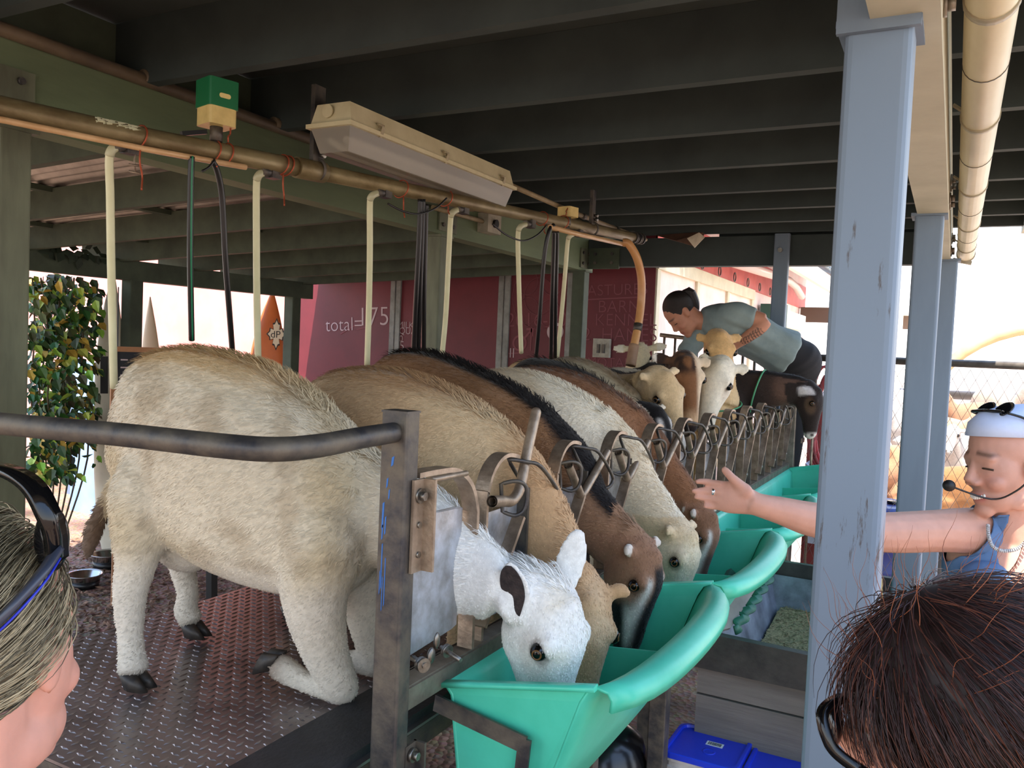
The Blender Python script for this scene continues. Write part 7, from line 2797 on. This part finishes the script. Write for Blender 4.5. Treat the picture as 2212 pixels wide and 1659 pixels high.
# bar gate by the worker
gt_ = thing('bar_gate', 'brown steel bar gate beside the bending worker at the end of the stand', 'gate', (-0.75, 5.3, 0.2))
m_ = MB()
m_.cyl((-0.865, 5.40, 0.0), (-0.865, 5.40, 1.70), 0.034, 16)
m_.build('hinge_post', M('brown_pipe', (104, 94, 84), (84, 74, 66), scale=14, rough=0.5, metal=0.4), gt_)
for k in range(4):
    m_ = MB()
    x = -0.745 + k * 0.065
    m_.cyl((x, 5.385, 0.3), (x, 5.385, 1.66), 0.008, 8)
    m_.build('gate_bar', steel_rust, gt_)
for z in (1.27, 1.13):
    m_ = MB()
    m_.box((-0.93, 5.35, z), (-0.80, 5.45, z + 0.03))
    m_.build('hinge', steel_rust, gt_)
rg_ = thing('rail_panel', 'low steel bar panel behind the tall tan goat, in front of the worker', 'gate', (-1.2, 5.38, 0.86))
m_ = MB()
m_.tube([(-1.75, 5.38, 1.77), (-0.93, 5.38, 1.70)], 0.014, 10)
m_.build('top_bar', steel_rust, rg_)
for k in range(11):
    m_ = MB()
    x = -1.72 + k * 0.075
    m_.cyl((x, 5.38, 0.86), (x, 5.38, 1.76 - 0.085 * (x + 1.75)), 0.009, 8)
    m_.build('upright', steel_rust, rg_)
# red hose hung on the fence, red board behind
m_ = MB()
pts = []
for q in range(150):
    a = q * 0.21
    pts.append(V(-0.70 + 0.07 * math.cos(a) + 0.02 * math.sin(q * .11), YF + 0.08 + 0.025 * math.sin(a * 0.37), 1.25 + 0.30 * math.sin(a) * (1 - 0.2 * math.sin(q * 0.05))))
m_.tube(pts, 0.010, 8)
tag(m_.build('red_hose', M('faded_red_hose', (196, 84, 92), None, rough=0.5)), 'faded red hose coiled on the chain link fence right of the gate post', 'hose')
m_ = MB()
m_.box((-0.85, YF + 0.5, 0.25), (-0.45, YF + 0.53, 1.32))
tag(m_.build('red_board', M('old_red_panel', (150, 62, 58), (126, 52, 50), scale=5, rough=0.7)), 'red board standing behind the hose and the chain link fence', 'panel')
m_ = MB()
c0 = V(-0.62, YF + 0.35, 0.45)
m_.hexa([c0 + V(-.16, -.1, 0), c0 + V(.2, -.1, 0), c0 + V(.2, .1, 0), c0 + V(-.16, .1, 0), c0 + V(-.2, -.1, .52), c0 + V(-.02, -.1, .42), c0 + V(-.02, .1, .42), c0 + V(-.2, .1, .52)])
tag(m_.build('tarp_bundle', M('grey_tarp', (178, 186, 200), (140, 148, 162), scale=5, rough=0.6)), 'grey tarpaulin bundle at the foot of the fence behind the far trough', 'tarpaulin')
bd = thing('blue_barrel', 'dark blue plastic drum behind the chain link fence, below the forearm', 'barrel', (-0.40, YF + 0.42, 0.16))
m_ = MB()
m_.lathe((-0.40, YF + 0.42, 0.16), [(0.001, 0.0), (0.24, 0.0), (0.26, 0.02), (0.26, 0.16), (0.268, 0.175), (0.26, 0.19), (0.26, 0.38), (0.268, 0.395), (0.26, 0.41), (0.26, 0.56), (0.24, 0.585), (0.22, 0.585), (0.001, 0.58)], 30)
m_.build('drum', M('dark_blue_plastic', (22, 40, 110), None, rough=0.4), bd)
m_ = MB()
m_.cyl((-0.30, YF + 0.42, 0.745), (-0.30, YF + 0.42, 0.765), 0.03, 14)
m_.build('bung', gloss_black, bd)
# pale board at the foot of the front post, and yard bench
m_ = MB()
c0 = P(1905, 1300, d=2.6)
m_.prism([P(1893, 1370, d=2.6), P(1912, 1385, d=2.6), P(1906, 1250, d=2.62), P(1898, 1246, d=2.62)], cf * 0.02)
m_.prism([P(1893, 1370, d=2.6), P(1912, 1385, d=2.6), P(1912, 1385, d=2.6) + V(0, 0, -0.7), P(1893, 1370, d=2.6) + V(0, 0, -0.7)], cf * 0.02)
tag(m_.build('pale_plank', M('pale_pine', (226, 204, 140), (206, 182, 118), scale=8)), 'pale pine plank standing right behind the big grey post', 'plank')
bn = thing('low_bench', 'low weathered bench on the bright yard behind the fence', 'bench', (0.16, 6.3, yard_z(6.3)))
m_ = MB()
m_.box((-0.08, 6.2, 0.50), (0.62, 6.42, 0.54))
m_.build('seat_plank', wood_old, bn)
for x in (-0.02, 0.54):
    m_ = MB()
    m_.box((x, 6.24, yard_z(6.3)), (x + 0.06, 6.38, 0.50))
    m_.build('leg', wood_dark, bn)
m_ = MB()
m_.box((0.06, 6.26, 0.541), (0.17, 6.38, 0.58), 0.01)
tag(m_.build('grey_block', M('grey_block', (122, 116, 112), None)), 'small grey block lying on the low bench', 'block')

# goats out in the yard
yard = [(1950, 1000, 6.9, 0.9, (150, 104, 74), (170, 130, 100), 'tan goat in the yard seen in the narrow gap beside the big post', (0.4, 1, 0), 'none', 1.0),
        (1938, 905, 8.6, 0.9, (176, 170, 164), (160, 150, 140), 'white goat with a black-patched head at the back of the gap beside the big post', (-0.3, -1, 0), 'stub', 0.9),
        (2032, 930, 8.3, 0.9, (166, 132, 104), (180, 160, 140), 'pale tan goat at the back of the yard, left of the white ones', (1, -0.3, 0), 'air', 0.9),
        (2062, 1010, 7.6, 0.95, (184, 178, 170), (166, 152, 140), 'white goat facing the fence in the middle of the yard', (-0.1, -1, 0), 'air', 0.95),
        (2100, 925, 9.0, 0.85, (150, 110, 84), (170, 140, 118), 'light brown goat at the back of the yard near the headband', (-0.8, -0.6, 0), 'stub', 0.9),
        (2085, 1075, 6.55, 0.9, (140, 98, 62), (166, 128, 90), 'tan goat looking left behind the headset microphone', (-1, -0.15, 0), 'stub', 0.95),
        (2160, 900, 9.6, 0.85, (170, 158, 146), (150, 130, 114), 'white goat farthest back, above the guide', (0.6, -0.6, 0), 'stub', 0.85)]
for k, (px, py, dd, s_, base, alt, lab, hd, er, hs2) in enumerate(yard):
    c = P(px, py, d=dd)
    hd = unit(V(*hd))
    zg = yard_z(c[1])
    zt = max(0.62, min(0.80, c[2] - zg + 0.16))
    O_ = V(c[0], c[1], zg) - hd * 0.3
    pole = V(c[0], c[1], zg + zt + 0.06) + hd * 0.40
    nk0 = V(c[0], c[1], zg + zt - 0.16) + hd * 0.22
    if er == 'air':
        ers = (cr * -0.13 + V(0, 0, -0.01), cr * 0.13 + V(0, 0, 0.0)) if hd[1] < -0.5 else (V(0, 0.1, 0.04), V(0, -0.1, 0.04))
    else:
        ers = er
    def yc(base=base, alt=alt, k=k):
        f0 = coat(base, alt, 7)
        def fn(g):
            rgb = f0(g)
            if k == 1:
                rgb = blend(rgb, (40, 38, 42), g['head'] * (g['t'] < 0.13) * (mottle(g['p'], 16) > -0.2))
            return rgb
        return fn
    goat('goat', lab, O_, hd, body_rows(-0.08, 0.58, zt, 0.02, 0.18, 0.145), [(*nk0, .10, .12), (*(nk0 * 0.5 + pole * 0.5 + V(0, 0, -0.02)), .075, .09), (*(pole - hd * 0.05 + V(0, 0, -0.03)), .06, .075)],
         pole, unit(hd * 0.75 + V(0, 0, -0.7)), unit(hd * 0.6 + V(0, 0, 0.8)), yc(), hs=hs2, ears=ers, legs=std_legs(0.46, 0.0, 0.33, 0.37), voxel=0.014, group='goats in the yard', udder=(0.12, 0, 0.27, 0.075) if k == 0 else None)

# hoop house and far shelter out in the sun
hh = thing('hoop_house', 'pale tan hoop tunnel roof far out in the bright yard', 'tunnel', (1.2, 15, yard_z(15)))
hm = M('pale_tan_tarp', (204, 176, 128), (188, 158, 112), scale=4, rough=0.8)
m_ = MB()
R_ = 1.75
cx_, cz_ = 1.3, 0.85
vs = []
nseg = 20
for y in (14.0, 14.35):
    for k in range(nseg + 1):
        a = math.pi * k / nseg
        vs.append((cx_ - R_ * math.cos(a), y, cz_ + R_ * 0.86 * math.sin(a)))
m_.add(vs, [(k, k + 1, nseg + 2 + k, nseg + 1 + k) for k in range(nseg)], True)
arch_o = m_.build('front_band', hm, hh)
sol = arch_o.modifiers.new('t', 'SOLIDIFY')
sol.thickness = 0.16
for y in (14.1, 16.0, 18.0):
    m_ = MB()
    m_.tube([(cx_ - R_ * math.cos(math.pi * k / 20), y, cz_ + R_ * 0.86 * math.sin(math.pi * k / 20)) for k in range(21)], 0.03, 8)
    m_.build('hoop', M('pale_hoop', (222, 204, 168), None), hh)
m_ = MB()
vs = []
for y in (14.3, 19.0):
    for k in range(nseg + 1):
        a = math.pi * k / nseg
        vs.append((cx_ - R_ * math.cos(a), y, cz_ + R_ * 0.86 * math.sin(a) + 0.01))
m_.add(vs, [(k, k + 1, nseg + 2 + k, nseg + 1 + k) for k in range(nseg)], True)
m_.build('cover', M('white_poly_cover', (246, 244, 238), None, rough=0.6), hh)
sh_ = thing('far_shelter', 'small pale shelter with posts far away between the big post and the second', 'shelter', P(1945, 745, d=16))
c = P(1945, 745, d=16)
zg = yard_z(c[1])
m_ = MB()
m_.box((c[0] - 0.7, c[1] - 0.5, c[2] + 0.55), (c[0] + 0.35, c[1] + 0.5, c[2] + 0.72))
m_.build('roof', M('pale_shed', (232, 222, 204), None, rough=0.7), sh_)
for x in (-0.35, 0.0, 0.28):
    m_ = MB()
    m_.box((c[0] + x - 0.04, c[1] - 0.45, zg), (c[0] + x + 0.04, c[1] - 0.37, c[2] + 0.55))
    m_.build('post', MATS['pale_shed'], sh_)
m_ = MB()
m_.box((c[0] - 0.7, c[1] - 0.2, c[2] + 0.3), (c[0] + 0.3, c[1] - 0.1, c[2] + 0.55))
m_.build('dark_window', M('brown_shade', (120, 96, 80), None), sh_)
